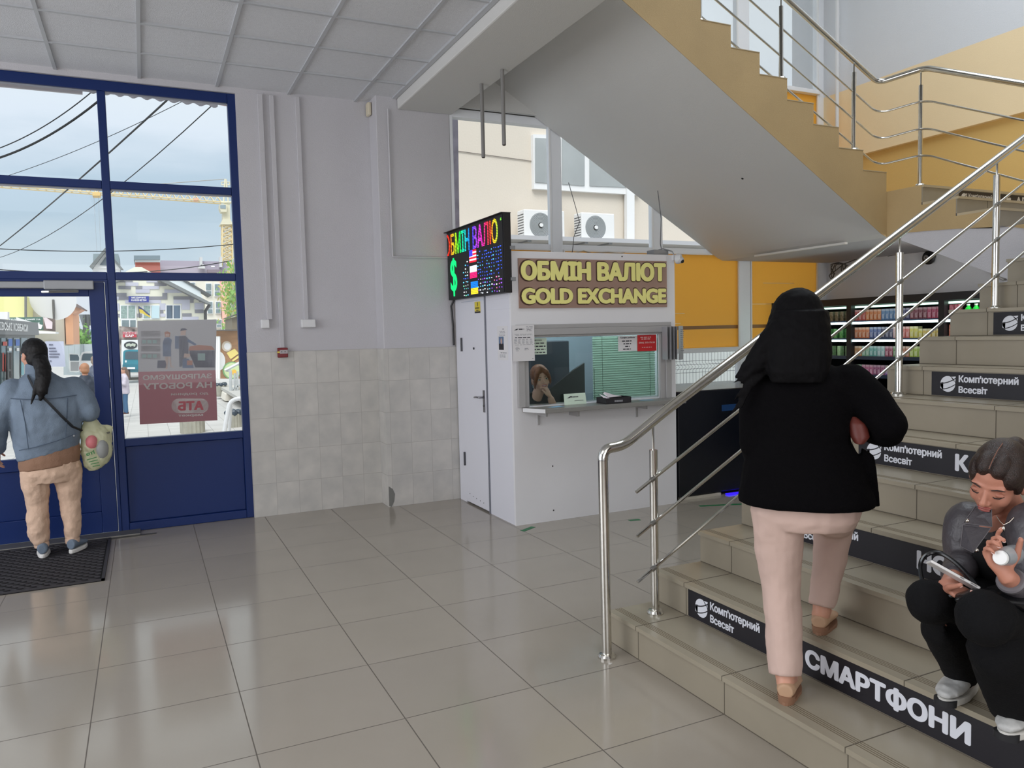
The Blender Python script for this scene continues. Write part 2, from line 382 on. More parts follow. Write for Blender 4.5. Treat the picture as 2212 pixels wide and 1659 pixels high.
# ------------------------------------------------------------------ walls
wf = sroot('wall_front')
b = MB(); b.box(.84, 2.05, 7.31, 7.6, 0, 3.92); b.box(-6, .84, 7.31, 7.6, 3.79, 3.92); b.box(-6, 2.76, 7.31, 7.6, 4.3, 7)
b.build('plaster', plaster, wf)
wtile = tile_mat('wall_tiles', (206, 202, 196), (168, 164, 158), .2035, .301, .84, .0, axes='XZ', gw=.003, rough=.3, vscale=6, cell=.02, cloud=(186, 184, 180))
wtile2 = tile_mat('wall_tiles_pilaster', (206, 202, 196), (168, 164, 158), .2035, .301, 2.075, .0, axes='XZ', gw=.003, rough=.3, vscale=6, cell=.02, cloud=(186, 184, 180))
MB().box(.835, 2.05, 7.302, 7.32, 0, 1.507).build('wall_tiling', wtile, wf)
wp = sroot('wall_pilaster')
b = MB(); b.box(2.04, 2.765, 7.085, 7.6, 0, 3.92); b.build('plaster', plaster, wp, bevel=.008)
b = MB(); b.box(2.032, 2.765, 7.076, 7.3, 0, 1.507); b.build('wall_tiling', wtile2, wp)
b = MB(); b.prism([(2.035, 7.0745, .01), (2.06, 7.0745, .0), (2.085, 7.0745, .05), (2.095, 7.0745, .12), (2.075, 7.0745, .17), (2.036, 7.0745, .2)], (0, .003, 0)); b.build('broken_tile', M('mortar_grey', (120, 120, 116), .9), wp)
wr = sroot('wall_right')
b = MB(); b.box(7.76, 8.0, -4, 7.6, 0, 2.8, 0); b.box(7.76, 8.0, -4, 7.6, 2.8, 3.612, 1); b.box(7.70, 8.0, -4, 7.6, 3.612, 4.415, 2); b.box(7.70, 8.0, -4, 7.6, 4.415, 7, 0)
b.build('plaster', [M('plaster_stair_wall', (220, 222, 226), .75, bump=.25, bscale=120), yellow_dn, yellow_up], wr)
struct(MB().box(-6.2, 8.0, -4.2, -4, 0, 7).build('wall_rear', plaster))
struct(MB().box(-6.2, -6, -4, 7.6, 0, 7).build('wall_left', plaster))
# corner pipe by the upper window
p = MB(); p.tube([(7.55, 6.75, 2.81), (7.55, 6.75, 6.9)], .022, 12)
tag(p.build('heating_pipe', white_p, smooth=True), 'white vertical heating pipe in the corner above the stair landing', 'pipe')

# ------------------------------------------------------------------ blue street front with the entrance door
wn = sroot('window_1')
Y0, Y1 = 7.335, 7.415
b = MB()
cols = [(-.245, -.183), (-2.72, -2.66), (-4.3, -4.24)]
b.box(.775, .845, Y0, Y1, 0, 3.79)
b.box(-6, .775, Y0, Y1, 3.705, 3.79)
for x0, x1 in cols: b.box(x0, x1, Y0, Y1, 0, 3.705)
xs = [.775, -.183, -.245, -2.66, -2.72, -4.24, -4.3, -6]
for a, c in ((.775, -.183), (-.245, -2.66), (-2.72, -4.24), (-4.3, -6)):
    b.box(c, a, Y0, Y1, 2.905, 2.972); b.box(c, a, Y0, Y1, 2.150, 2.216)
for a, c in ((.775, -.183), (-2.72, -4.24), (-4.3, -6)):
    b.box(c, a, Y0, Y1, .735, .80); b.box(c, a, Y0, Y1, 0, .075); b.box(c, a, Y0+.03, Y1-.02, .075, .735)
b.build('frame', blue, wn, bevel=.006)
b = MB()      # pale gaskets along the glass
for a, c in ((.775, -.183), (-.245, -2.66)):
    for z in (3.700, 2.975-.003, 2.900): b.box(c, a, Y0+.012, Y0+.02, z-.012, z, 0)
b.build('glazing_bead', M('gasket_grey', (150, 152, 160), .5), wn)
g = MB()
for a, c in ((.775, -.183), (-.245, -2.66), (-2.72, -4.24), (-4.3, -6)):
    for z0, z1 in ((2.972, 3.705), (2.216, 2.905)): g.box(c, a, 7.378, 7.384, z0, z1)
for a, c in ((.775, -.183), (-2.72, -4.24), (-4.3, -6)): g.box(c, a, 7.378, 7.384, .80, 2.150)
g.build('pane', gl_clear, wn)
dr = sroot('door_1')
def leaf(x0, x1):
    b = MB(); ya, yb = 7.328, 7.39
    b.box(x0, x0+.115, ya, yb, .02, 2.13); b.box(x1-.115, x1, ya, yb, .02, 2.13)
    b.box(x0+.115, x1-.115, ya, yb, 2.014, 2.13); b.box(x0+.115, x1-.115, ya, yb, .02, .2); b.box(x0+.115, x1-.115, ya, yb, .60, .70)
    b.box(x0+.115, x1-.115, ya+.02, yb-.01, .2, .60)
    b.build('door_leaf', blue, dr, bevel=.004)
    MB().box(x0+.115, x1-.115, 7.358, 7.364, .70, 2.014).build('pane', gl_clear, dr)
leaf(-1.40, -.272); leaf(-2.56, -1.42)
b = MB(); b.box(-.268, -.245, Y0-.004, Y1, 0, 2.15); b.box(-2.66, -2.57, Y0-.004, Y1, 0, 2.15); b.box(-2.57, -.268, Y0-.004, Y1, 2.135, 2.152); b.build('door_frame', blue, dr)
clo = MB(); clo.box(-1.15, -.66, 7.262, 7.328, 2.075, 2.128); clo.box(-.70, -.345, 7.252, 7.328, 2.065, 2.138); o = clo.build('door_closer', alu_g, dr, bevel=.006)
arm = MB(); arm.tube([(-.62, 7.27, 2.052), (-.66, 7.2, 2.045), (-.70, 7.165, 2.04), (-.66, 7.15, 2.04), (-.46, 7.26, 2.052)], .011, 8); arm.build('closer_arm', steel_d, o, smooth=True)
h = MB(); h.tube(fillet([(-1.33, 7.33, .95), (-1.33, 7.27, .95), (-1.33, 7.27, 1.35), (-1.33, 7.33, 1.35)], .03), .013, 10); h.build('door_handle', steel_d, dr, smooth=True)
struct(MB().box(-2.75, -.1, 7.16, 7.34, 0, .018).build('trim_threshold', M('threshold_metal', (128, 126, 122), .45, metal=.6), bevel=.004))
struct(MB().box(-2.75, .02, 7.135, 7.16, 0, .006).build('trim_strip', M('strip_dark', (70, 68, 66), .5)))

# ------------------------------------------------------------------ aluminium glazing behind the kiosk and stairs
w2 = sroot('window_2'); ya, yb = 7.09, 7.19
mull = [(2.765, 2.80), (3.87, 3.99), (5.14, 5.26), (6.36, 6.52), (7.62, 7.76)]
b = MB()
for x0, x1 in mull: b.box(x0, x1, ya, yb, 0, 7)
for i in range(4):
    a, c = mull[i][1], mull[i+1][0]
    b.box(a, c, ya+.01, yb, 2.475, 2.53); b.box(a, c, ya+.01, yb, 1.345, 1.40); b.box(a, c, ya+.01, yb, 0, .07); b.box(a, c, ya-.03, yb, 4.44, 4.49); b.box(a, c, ya, yb, 6.9, 7)
    if i < 2: b.box(a, c, ya, yb, 3.72, 3.80)
b.build('frame', alu, w2, bevel=.006)
b = MB()
for i in range(4):
    a, c = mull[i][1], mull[i+1][0]; b.box(a+.005, a+.02, ya-.006, ya+.01, 1.40, 2.475); b.box(c-.025, c-.005, ya-.006, ya+.01, 1.40, 7); b.box(a, c, ya-.004, ya+.01, 1.385, 1.40); b.box(a, c, ya-.004, ya+.012, 2.462, 2.475)
b.build('glazing_bead', M('bead_white', (240, 240, 240), .4), w2)
def film_mat():
    m = M('glass_film_ochre', (232, 186, 96), .35); t = m.node_tree; b = t.nodes['Principled BSDF']
    tr = N(t, 'ShaderNodeBsdfTranslucent'); tr.inputs[0].default_value = lin((252, 216, 138)); mx = N(t, 'ShaderNodeMixShader'); mx.inputs[0].default_value = .75
    o = t.nodes['Material Output']; t.links.new(b.outputs[0], mx.inputs[1]); t.links.new(tr.outputs[0], mx.inputs[2]); t.links.new(mx.outputs[0], o.inputs[0]); return m
film = film_mat(); bandm = M('film_band', (150, 108, 62), .5)
g = MB(); f = MB()
for i in range(4):
    a, c = mull[i][1], mull[i+1][0]
    g.box(a, c, 7.135, 7.141, .07, 1.345); g.box(a, c, 7.135, 7.141, 4.49, 6.9)
    if i < 2: g.box(a, c, 7.135, 7.141, 2.53, 3.72)
    elif i == 2: g.box(a, c, 7.135, 7.141, 2.53, 4.44)
    else: f.box(a, c, 7.130, 7.136, 2.53, 4.44)
    f.box(a, c, 7.130, 7.136, 1.40, 2.475)
g.build('pane', gl_clear, w2); fo = f.build('film_pane', film, w2)
f = MB()
for i in range(1, 4):
    a, c = mull[i][1], mull[i+1][0]; f.box(a, c, 7.126, 7.131, 1.615, 1.655)
f.build('rail_band', bandm, fo)
f = MB()
for x0, x1, z in ((5.30, 5.58, 1.80), (5.27, 5.33, 1.72), (5.33, 5.52, 1.685), (6.55, 6.9, 1.90), (6.75, 7.25, 2.15)): f.box(x0, x1, 7.127, 7.1305, z-.0035, z+.0035)
f.build('film_seam', M('seam_pale', (250, 236, 200), .5), fo)
struct(MB().box(2.785, 5.2, 7.02, 7.09, 3.80, 4.2).build('trim_header', plaster_b))
b = MB(); b.box(2.765, 5.2, 7.06, 7.1, 3.80, 3.86); b.box(2.765, 5.2, 7.09, 7.19, 3.80, 4.44); struct(b.build('trim_lintel', M('lintel_grey', (196, 194, 188), .7), bevel=.006))
b = MB(); b.box(2.79, 3.05, 6.6, 7.02, 3.95, 4.2); struct(b.build('trim_box', M('rust_brown', (110, 84, 74), .8)))

# ------------------------------------------------------------------ stairs
G, HR, X0 = .2946, .1703, 2.125
tread_m = M('tread_tile', (158, 149, 131), .3, var=.05, vscale=4); riser_m = M('riser_tile', (152, 143, 126), .33, var=.05, vscale=3)
joint = M('tile_joint', (92, 84, 72), .8); groove = M('tread_groove', (112, 100, 80), .7); core_m = M('stair_core', (170, 165, 155), .8)
YA, YB = .9, 3.352; JO = (3.10, 2.475, 1.845, 1.22)
def sx(k): return X0 + G*(k-1)
st = thing('staircase', 'beige tiled lower staircase rising to the right beside the kiosk', 'stairs', (X0, 2.1, 0))
NS = 14
b = MB()
for k in range(1, NS+1): b.box(sx(k)+.012, sx(k)+G+.03 if k < NS else 7.75, YA, YB-.012, max(0, HR*(k-2)), HR*k-.02)
b.build('core', core_m, st)
for k in range(1, NS+1):
    x = sx(k); z = HR*k; x2 = x+G+.004 if k < NS else 7.75
    t = MB(); t.box(x-.014, x2, YA, YB, z-.02, z, 0)
    for i in range(4): t.box(x+.030+i*.011, x+.034+i*.011, YA, YB, z, z+.0006, 2)
    for y in JO: t.box(x-.0145, x2, y-.002, y+.002, z-.0205, z+.0008, 1)
    t.build('tread', [tread_m, joint, groove], st)
    r = MB(); r.box(x, x+.013, YA, YB-.003, HR*(k-1), z-.02, 0)
    for y in JO: r.box(x-.0008, x+.002, y-.002, y+.002, HR*(k-1), z-.02, 1)
    r.box(x-.001, x+.003, YA, YB-.003, HR*(k-1), HR*(k-1)+.004, 1)
    r.build('riser', [riser_m, joint], st)
# middle flight (towards the far landing), landing and the upper flight with its yellow side
XL = 6.09
mf = thing('staircase', 'short middle stair flight under the far landing with beige tiled risers', 'stairs', (7.0, 4.2, 2.3))
zs = [2.805, 2.655, 2.515, 2.375]; ys = [4.535, 4.222, 3.905]
b = MB()
side = [(XL, 7.08, 2.40), (XL, 4.84, 2.40), (XL, 3.6, 1.86), (XL, 3.36, 1.86), (XL, 3.36, zs[3]-.02), (XL, ys[2]+.01, zs[3]-.02), (XL, ys[2]+.01, zs[2]-.02), (XL, ys[1]+.01, zs[2]-.02), (XL, ys[1]+.01, zs[1]-.02), (XL, ys[0]+.01, zs[1]-.02), (XL, ys[0]+.01, zs[0]-.02), (XL, 7.08, zs[0]-.02)]
b.prism(side, (1.668, 0, 0), 0)
b.build('slab', [plaster], mf)
b = MB()      # hand-painted yellow upper part of the side
low = [(6.0, 2.405), (4.9, 2.405), (4.72, 2.418), (4.45, 2.405), (4.2, 2.388), (4.0, 2.368), (3.8, 2.352), (3.6, 2.30), (3.36, 2.28)]
up = [(3.36, zs[3]-.02), (ys[2]+.01, zs[3]-.02), (ys[2]+.01, zs[2]-.02), (ys[1]+.01, zs[2]-.02), (ys[1]+.01, zs[1]-.02), (ys[0]+.01, zs[1]-.02), (ys[0]+.01, zs[0]-.001), (6.0, zs[0]-.001)]
b.prism([(XL-.004, y, z) for y, z in low+up], (.004, 0, 0)); b.build('painted_side', stringer_y, mf)
trim_t = M('tread_tile_far', (186, 170, 140), .35, var=.05)
for i in range(3):
    t = MB(); t.box(XL-.002, 7.755, ys[i]-.012, ys[i-1] if i else 7.08, zs[i]-.02, zs[i]); t.build('tread', trim_t, mf)
    r = MB(); r.box(XL-.002, 7.755, ys[i], ys[i]+.013, zs[i+1], zs[i]-.02, 0)
    for xj in (6.48, 7.08, 7.68): r.box(xj-.002, xj+.002, ys[i]-.001, ys[i]+.004, zs[i+1], zs[i]-.02, 1)
    r.build('riser', [riser_m, joint], mf)
uf = thing('staircase', 'upper stair flight with ochre painted sawtooth side and grey underside', 'stairs', (4.5, 6, 3.4))
G3, H3, X3, Z3, Y3 = .296, .1705, 6.078, 2.805, 4.885
pts = []; n3 = 13
# saw-tooth outline going up to the left
saw = [(X3, Z3)]
for i in range(n3): saw += [(X3-G3*i, Z3+H3*(i+1)), (X3-G3*(i+1), Z3+H3*(i+1))]
xe = X3-G3*n3
slope = .588
bot = [(xe, 2.43+slope*(6.015-xe)), (6.015, 2.43), (6.09, 2.40), (6.09, Z3)]
poly = [(x, z) for x, z in saw] + bot
b = MB(); b.prism([(x, Y3+.004, z) for x, z in poly], (0, 7.08-Y3-.004, 0), 0); b.build('slab', plaster_b, uf)
b = MB(); b.prism([(x, Y3, z) for x, z in poly], (0, .004, 0)); b.build('painted_side', stringer_y, uf)
b = MB()
for i in range(n3): b.box(X3-G3*(i+1), X3-G3*i, Y3-.003, 7.08, Z3+H3*(i+1)-.002, Z3+H3*(i+1)+.004)
b.build('tread', trim_t, uf)
b = MB(); b.box(6.03, 6.07, 5.3, 6.5, 2.385, 2.405); 
tag(b.build('cable_trunking', M('trunking', (216, 214, 208), .5)), 'white cable trunking along the fold under the landing', 'cable trunking')
# ------------------------------------------------------------------ railings
def post(root, x, y, z0, z1, zrail, r=.021):
    p = MB().tube([(x, y, z0), (x, y, z1)], r, 16).build('post', steel, root, smooth=True)
    MB().lathe([(r+.022, 0), (r+.022, .008), (r+.014, .02), (r+.001, .022)], (x, y, z0), 20).build('base_flange', steel, p, smooth=True)
    MB().tube([(x, y, z1-.01), (x, y, zrail)], .0065, 8).build('pin', steel, p, smooth=True)
    return p
YR = 3.2
def q(x, z): return (x*.9938, YR, 1.62+(z-1.62)*.9938)
r1 = thing('stair_railing', 'polished steel railing with three bars on the lower staircase', 'railing', (2.03, YR, 0))
A = Vector(q(2.317, 1.163)); Bq = Vector(q(5.306, 2.820)); D = (Bq-A)/(Bq.x-A.x)
def on(x): return A + D*(x-A.x)
h = fillet([(2.005, YR, .0), (2.0, YR, 1.045), (2.12, YR, 1.052), on(2.36), on(6.0)], .07, 7)
MB().tube(h[1:], .0255, 18).build('handrail', steel, r1, smooth=True)
fp = MB().tube([(2.005, YR, 0), (2.0, YR, .99)], .0245, 18).build('post', steel, r1, smooth=True)
MB().lathe([(.046, 0), (.046, .01), (.038, .02), (.026, .022)], (2.005, YR, 0), 20).build('base_flange', steel, fp, smooth=True)
for x, k, zt in ((2.30, 1, 1.016), (4.10, 7, 2.045), (5.0, 10, 2.558)): post(r1, x, YR, HR*k, zt, on(x).z)
for zz in (.811, .586, .353):
    a = Vector(q(2.19, zz)); sl = .5550
    MB().tube([a, a + Vector((3.9, 0, 3.9*sl))], .0085, 10).build('rail_bar', steel, r1, smooth=True)
    cl = MB()
    for x in (2.30, 4.10, 5.0):
        z = a.z+(x-a.x)*sl; cl.tube([(x-.035, YR, z-.035*sl), (x-.012, YR, z-.012*sl)], .0125, 10); 
    cl.build('bar_clamp', steel_d, r1, smooth=True)
# shift bars slightly in front of the posts
for o in r1.children:
    if o.name.startswith(('rail_bar', 'bar_clamp')): o.location.y -= .024
# railing of the middle and upper flights
r2 = thing('stair_railing', 'polished steel railing bending round the landing of the upper flights', 'railing', (6.1, 4.6, 2.8))
YU = 4.93; XC = 6.14
up3 = Vector((4.938-6.007, 0, 4.311-3.768)); up3 = up3/abs(up3.x)
bend = Vector((6.02, YU, 3.765)); corner = Vector((XC, 4.56, 3.795)); dn = Vector((0, 3.733-4.555, 3.418-3.795)); dn = dn/abs(dn.y)
def rail(z_off, r, yfar, name):
    o = Vector((0, 0, z_off)); top = bend + up3*3.9
    pts = fillet([top+o, bend+o, corner+o, corner+dn*1.3+o], .07 if r > .02 else .10, 6)
    return MB().tube(pts, r, 16 if r > .02 else 10).build(name, steel, r2, smooth=True)
rail(0, .024, 0, 'handrail')
for z in (-.27, -.50, -.725): rail(z, .0085, 0, 'rail_bar')
for x in (5.715, 4.871, 4.03, 3.19):
    zb = Z3 + H3*(math.floor((X3-x)/G3)+1); zr = bend.z + (bend.x-x)*up3.z
    post(r2, x, YU, zb, zr-.10, zr, .019)
post(r2, XC, 4.60, Z3, 3.66, 3.79, .019)
post(r2, XC, 3.62, 2.375, 3.27, 3.37, .019)
# ------------------------------------------------------------------ exchange kiosk
KX0, KX1, KY0, KY1, KH = 2.76, 4.43, 5.80, 7.06, 2.30
lam = M('kiosk_laminate', (234, 233, 236), .28, var=.015, vscale=3); lam_s = M('kiosk_side', (226, 226, 234), .35)
greyf = M('kiosk_frame_grey', (172, 170, 170), .4); counter_m = M('counter_grey', (140, 138, 134), .35)
OX0, OX1, OZ0, OZ1 = 2.90, 4.245, 1.0, 1.58
k = thing('exchange_kiosk', 'white currency exchange kiosk with a side door and a grey framed cash window', 'kiosk', (3.6, 6.4, 0))
b = MB()
t = .03
b.box(KX0, KX1, KY0, KY0+t, 0, OZ0, 0); b.box(KX0, KX1, KY0, KY0+t, OZ1, KH, 0); b.box(KX0, OX0, KY0, KY0+t, OZ0, OZ1, 0); b.box(OX1, KX1, KY0, KY0+t, OZ0, OZ1, 0)
b.box(KX1-t, KX1, KY0+t, KY1, 0, KH, 0)
b.box(KX0, KX0+t, KY0+t, 6.333, 0, 1.96, 1); b.box(KX0, KX0+t, 6.90, KY1, 0, 1.96, 1); b.box(KX0, KX0+t, 6.333, 6.90, 1.93, 1.96, 1); b.box(KX0, KX0+t, KY0+t, KY1, 1.96, KH, 1)
b.box(KX0+t, KX1-t, KY1-t, KY1, 0, KH, 2); b.box(KX0+t, KX1-t, KY0+t, KY1-t, KH-.03, KH, 2)
b.build('body', [lam, lam_s, M('kiosk_inside', (150, 160, 172), .6)], k)
b = MB(); b.box(KX0-.006, KX0, KY0+.04, 6.30, 1.915, 1.965); b.box(KX0-.004, KX0, 5.83, 6.31, 1.83, 1.833)
b.build('cover_strip', lam_s, k)
d = MB(); d.box(KX0-.006, KX0+.03, 6.345, 6.895, .015, 1.925); do = d.build('door', lam_s, k, bevel=.003)
b = MB(); b.box(KX0-.0075, KX0+.02, 6.318, 6.343, 0, 1.955); b.build('door_edge', M('edge_grey', (120, 122, 132), .4), k)
b = MB()
for z in (1.46, .36): b.tube([(KX0-.014, 6.893, z), (KX0-.014, 6.893, z+.13)], .010, 10)
b.build('hinge', M('hinge_grey', (74, 74, 78), .4, metal=.5), do, smooth=True)
b = MB(); b.box(KX0-.014, KX0-.006, 6.374, 6.408, .915, 1.115); b.tube(fillet([(KX0-.01, 6.391, 1.05), (KX0-.06, 6.391, 1.05), (KX0-.062, 6.45, 1.052), (KX0-.05, 6.52, 1.045)], .02), .0085, 10); b.lathe([(.008, 0), (.008, .012)], (KX0-.008, 6.391, .975), 12, axis=(-1, 0, 0))
b.build('door_handle', M('handle_metal', (140, 140, 145), .25, metal=1), do, smooth=True)
b = MB(); b.lathe([(.011, 0), (.011, .008), (.006, .009)], (KX0-.006, 6.60, 1.49), 14, axis=(-1, 0, 0)); b.build('keyhole', M('keyhole', (70, 70, 75), .35, metal=.8), do, smooth=True)
b = MB()
for y, z in ((6.80, .10), (6.72, .085), (6.64, .08), (6.55, .075), (6.47, .07)): b.lathe([(.005, 0), (.004, .002)], (KX0-.006, y, z), 8, axis=(-1, 0, 0))
b.build('screw', dark, do)
b = MB()
for x, y, z in ((3.12, 5.8, .475), (3.12, 5.8, .09), (3.86, 5.8, 2.275)): b.lathe([(.007, 0), (.006, .003)], (x, y, z), 10, axis=(0, -1, 0))
b.build('screw', M('screw_dark', (60, 60, 62), .4), k)
# window frame, roller box, glass and blind
b = MB(); yf = KY0-.035
b.box(2.795, 4.36, yf, KY0, 1.655, 1.69); b.box(2.795, 4.36, yf-.012, KY0, 1.60, 1.655); b.box(2.795, 4.36, yf+.008, KY0, 1.582, 1.60)
b.box(2.797, 2.86, yf, KY0, 1.0, 1.60); b.box(2.86, 2.902, yf+.012, KY0, 1.0, 1.60); b.box(4.30, 4.36, yf, KY0, .995, 1.60); b.box(4.243, 4.30, yf+.012, KY0, .995, 1.60)
b.build('window_frame', greyf, k, bevel=.004)
MB().box(OX0, OX1, KY0+.012, KY0+.018, 1.012, 1.585).build('pane', glass('kiosk_glass', (232, 242, 238), .8), k)
b = MB(); b.box(2.93, 4.40, KY0-.235, KY0, .962, .998, 0); b.box(2.842, 2.93, KY0-.12, KY0, .962, .998, 0)
b = MB(); b.prism([(2.84, KY0-.02, .960), (2.935, KY0-.24, .960), (4.36, KY0-.24, .960), (4.44, KY0-.02, .960), (4.40, KY0+.25, .960), (2.80, KY0+.25, .960)], (0, 0, .036), 0, 0)
co = b.build('counter', counter_m, k, bevel=.003)
b = MB(); b.prism([(2.8385, KY0-.0195, .962), (2.9345, KY0-.2415, .962), (2.9345, KY0-.2415, .994), (2.8385, KY0-.0195, .994)], (-.002, -.001, 0)); b.build('edge_band', white_p, co)
b = MB()
for x in (2.99, 3.99, 4.30):
    b.box(x-.008, x+.008, KY0-.16, KY0, .925, .960); b.box(x-.008, x+.008, KY0-.012, KY0, .84, .925)
for x in (3.30,): b.box(x-.010, x+.010, KY0-.15, KY0, .905, .960)
for x in (3.52, 3.74): b.cyl((x, KY0-.12, .962), (x, KY0-.12, .945), .006, n=8)
b.build('bracket', greyf, co)
bl = M('blind_green', (236, 248, 240), .45, transl=.45)
b = MB(); z = 1.03; ang = R_(58)
while z < 1.575:
    b.prism([(3.57, KY0+.05+.012*math.cos(ang), z-.011), (4.235, KY0+.05+.012*math.cos(ang), z-.011), (4.235, KY0+.05-.012*math.cos(ang), z+.011), (3.57, KY0+.05-.012*math.cos(ang), z+.011)], (0, .0006, 0)); z += .0205
bo = b.build('blind', bl, k)
b = MB()
for x in (3.66, 4.17): b.cyl((x, KY0+.035, 1.02), (x, KY0+.035, 1.58), .002, n=6)
b.cyl((3.575, KY0+.035, 1.02), (3.573, KY0+.035, 1.30), .003, n=6); b.build('cord', M('cord_grey', (120, 140, 130), .7), bo)
# dark screen and cabinet inside the kiosk
cab = MB(); cab.box(3.22, 3.62, 6.35, 6.75, .0, 1.54)
tag(cab.build('cabinet', M('cabinet_dark', (62, 64, 76), .5), bevel=.01), 'tall dark grey cabinet standing inside the kiosk behind the cash window', 'cabinet')
mo = thing('monitor', 'black computer monitor seen from behind inside the kiosk window', 'monitor', (3.45, 6.08, .80))
b = MB(); b.prism([(3.20, 6.12, .99), (3.60, 6.04, .96), (3.60, 6.04, 1.34), (3.50, 6.06, 1.28), (3.20, 6.12, 1.06)], (.004, .03, 0)); b.build('screen_back', black_p, mo, bevel=.003)
MB().box(3.38, 3.46, 6.09, 6.13, .86, 1.05).build('stand', black_p, mo); MB().box(3.30, 3.54, 6.02, 6.2, .85, .862).build('foot', black_p, mo)
ds = MB(); ds.box(2.80, 4.39, 5.845, 6.34, .82, .85)
tag(ds.build('desk', M('desk_grey', (90, 90, 92), .5)), 'grey desk inside the kiosk under the cash window', 'desk')
# sign board over the window
sg = thing('shop_sign', 'brown sign with big yellow letters above the kiosk window', 'sign', (3.58, KY0, 1.82))
MB().box(2.832, 4.332, KY0-.014, KY0, 1.826, 2.240).build('board', M('sign_brown', (160, 130, 116), .5, var=.14, vscale=2.2), sg)
let_y = M('letters_yellow', (246, 240, 150), .45); let_outline = M('outline_brown', (74, 48, 36), .7)  # yellow letters and their printed dark outline
b = MB(); b.text('ОБМІН ВАЛЮТ', (2.834, KY0-.0150, 2.047), (1, 0, 0), (0, 0, 1), h=.185, w=1.494, bold=.085); b.text('GOLD EXCHANGE', (2.836, KY0-.0150, 1.850), (1, 0, 0), (0, 0, 1), h=.154, w=1.494, bold=.085); b.build('letter_outline', let_outline, sg)
b = MB(); b.text('ОБМІН ВАЛЮТ', (2.850, KY0-.018, 2.056), (1, 0, 0), (0, 0, 1), h=.167, w=1.470, bold=.058, depth=.003); b.text('GOLD EXCHANGE', (2.852, KY0-.018, 1.860), (1, 0, 0), (0, 0, 1), h=.135, w=1.470, bold=.055, depth=.003); b.build('lettering', let_y, sg)
# papers
paper = M('paper_white', (226, 224, 226), .7); ink = M('ink_grey', (120, 120, 128), .8); ink_d = M('ink_dark', (60, 60, 68), .8); red_p = M('paper_red', (206, 40, 44), .6); paper_g = M('paper_greenish', (214, 232, 214), .7); navy = M('photo_navy', (44, 50, 74), .6); skin_pr = M('photo_skin', (190, 160, 150), .6)
def lines(b, x0, x1, z0, z1, n, Y, m, rnd, th=.3, axis='X'):
    dz = (z1-z0)/n
    for i in range(n):
        z = z0+dz*(i+.5); a = x0+(x1-x0)*rnd.uniform(0, .1); c = x1-(x1-x0)*rnd.uniform(0, .25); k0 = a
        while k0 < c:
            w = rnd.uniform(.012, .04); e = min(c, k0+w)
            if axis == 'X': b.quad((k0, Y, z-dz*th/2), (e, Y, z-dz*th/2), (e, Y, z+dz*th/2), (k0, Y, z+dz*th/2), m)
            else: b.quad((Y, k0, z-dz*th/2), (Y, e, z-dz*th/2), (Y, e, z+dz*th/2), (Y, k0, z+dz*th/2), m)
            k0 = e + .008
rnd = random.Random(5)
Yp = KY0-.05
b = MB(); b.box(2.744, 2.946, Yp, Yp+.002, 1.388, 1.686, 0); yy = Yp-.0006
b.prism([(2.758, yy, 1.643), (2.785, yy, 1.658), (2.80, yy, 1.656), (2.785, yy, 1.646)], (0, .0003, 0), 2); lines(b, 2.80, 2.862, 1.647, 1.659, 1, yy, 2, rnd, .7); lines(b, 2.87, 2.935, 1.632, 1.68, 4, yy, 1, rnd)
lines(b, 2.76, 2.935, 1.60, 1.616, 2, yy, 1, rnd, .3); lines(b, 2.758, 2.938, 1.578, 1.590, 1, yy, 2, rnd, .6)
for i in range(5):
    lines(b, 2.758+i*.036, 2.785+i*.036, 1.53, 1.575, 5, yy, 1, rnd, .3)
lines(b, 2.758, 2.938, 1.522, 1.526, 1, yy, 1, rnd, .5); lines(b, 2.768, 2.81, 1.47, 1.51, 4, yy, 1, rnd); lines(b, 2.85, 2.89, 1.475, 1.50, 2, yy, 1, rnd); lines(b, 2.92, 2.935, 1.405, 1.41, 1, yy, 2, rnd, .8)
tag(b.build('rate_sheet', [paper, ink, ink_d]), 'white exchange rate sheet at the upper left corner of the kiosk window', 'paper')
Yi = KY0+.008
b = MB(); b.box(2.90, 3.092, Yi+.001, Yi+.002, 1.437, 1.575, 0); b.text('прийом оплати', (2.945, Yi, 1.550), (1, 0, 0), (0, 0, 1), h=.014, w=.10, m=1, bold=.02)
lines(b, 2.94, 3.09, 1.44, 1.545, 4, Yi, 1, rnd, .35); tag(b.build('notice', [paper_g, ink_d]), 'pale green notice behind the left part of the kiosk glass', 'paper')
b = MB(); b.box(3.811, 4.012, Yi+.001, Yi+.002, 1.437, 1.572, 0); b.text('Графік роботи', (3.912, Yi, 1.548), (1, 0, 0), (0, 0, 1), h=.018, w=.155, m=1, bold=.03, align='C')
for i, (w_, s_) in enumerate(((.145, 'Понеділок - п\'ятниця'), (.10, '9:00 - 18:00'), (.06, 'Неділя'), (.105, 'вихідний'))): lines(b, 3.912-w_/2, 3.912+w_/2, 1.448+.024*(3-i), 1.462+.024*(3-i), 1, Yi, 1, rnd, .7)
tag(b.build('notice', [paper, ink_d]), 'white opening hours notice beside the red notice on the kiosk glass', 'paper')
b = MB(); b.box(4.017, 4.225, Yi+.001, Yi+.002, 1.431, 1.578, 0)
for z_, w_ in ((1.556, .16), (1.540, .13)): lines(b, 4.12-w_/2, 4.12+w_/2, z_-.005, z_+.005, 1, Yi, 1, rnd, .8)
b.text('(066) 335-75-24', (4.12, Yi, 1.497), (1, 0, 0), (0, 0, 1), h=.019, w=.175, m=1, bold=.02, align='C'); lines(b, 4.06, 4.18, 1.462, 1.47, 1, Yi, 1, rnd, .8)
tag(b.build('notice', [red_p, M('print_pale', (240, 200, 196), .7)]), 'red notice with a phone number on the kiosk glass', 'paper')
Xs = KX0-.0015
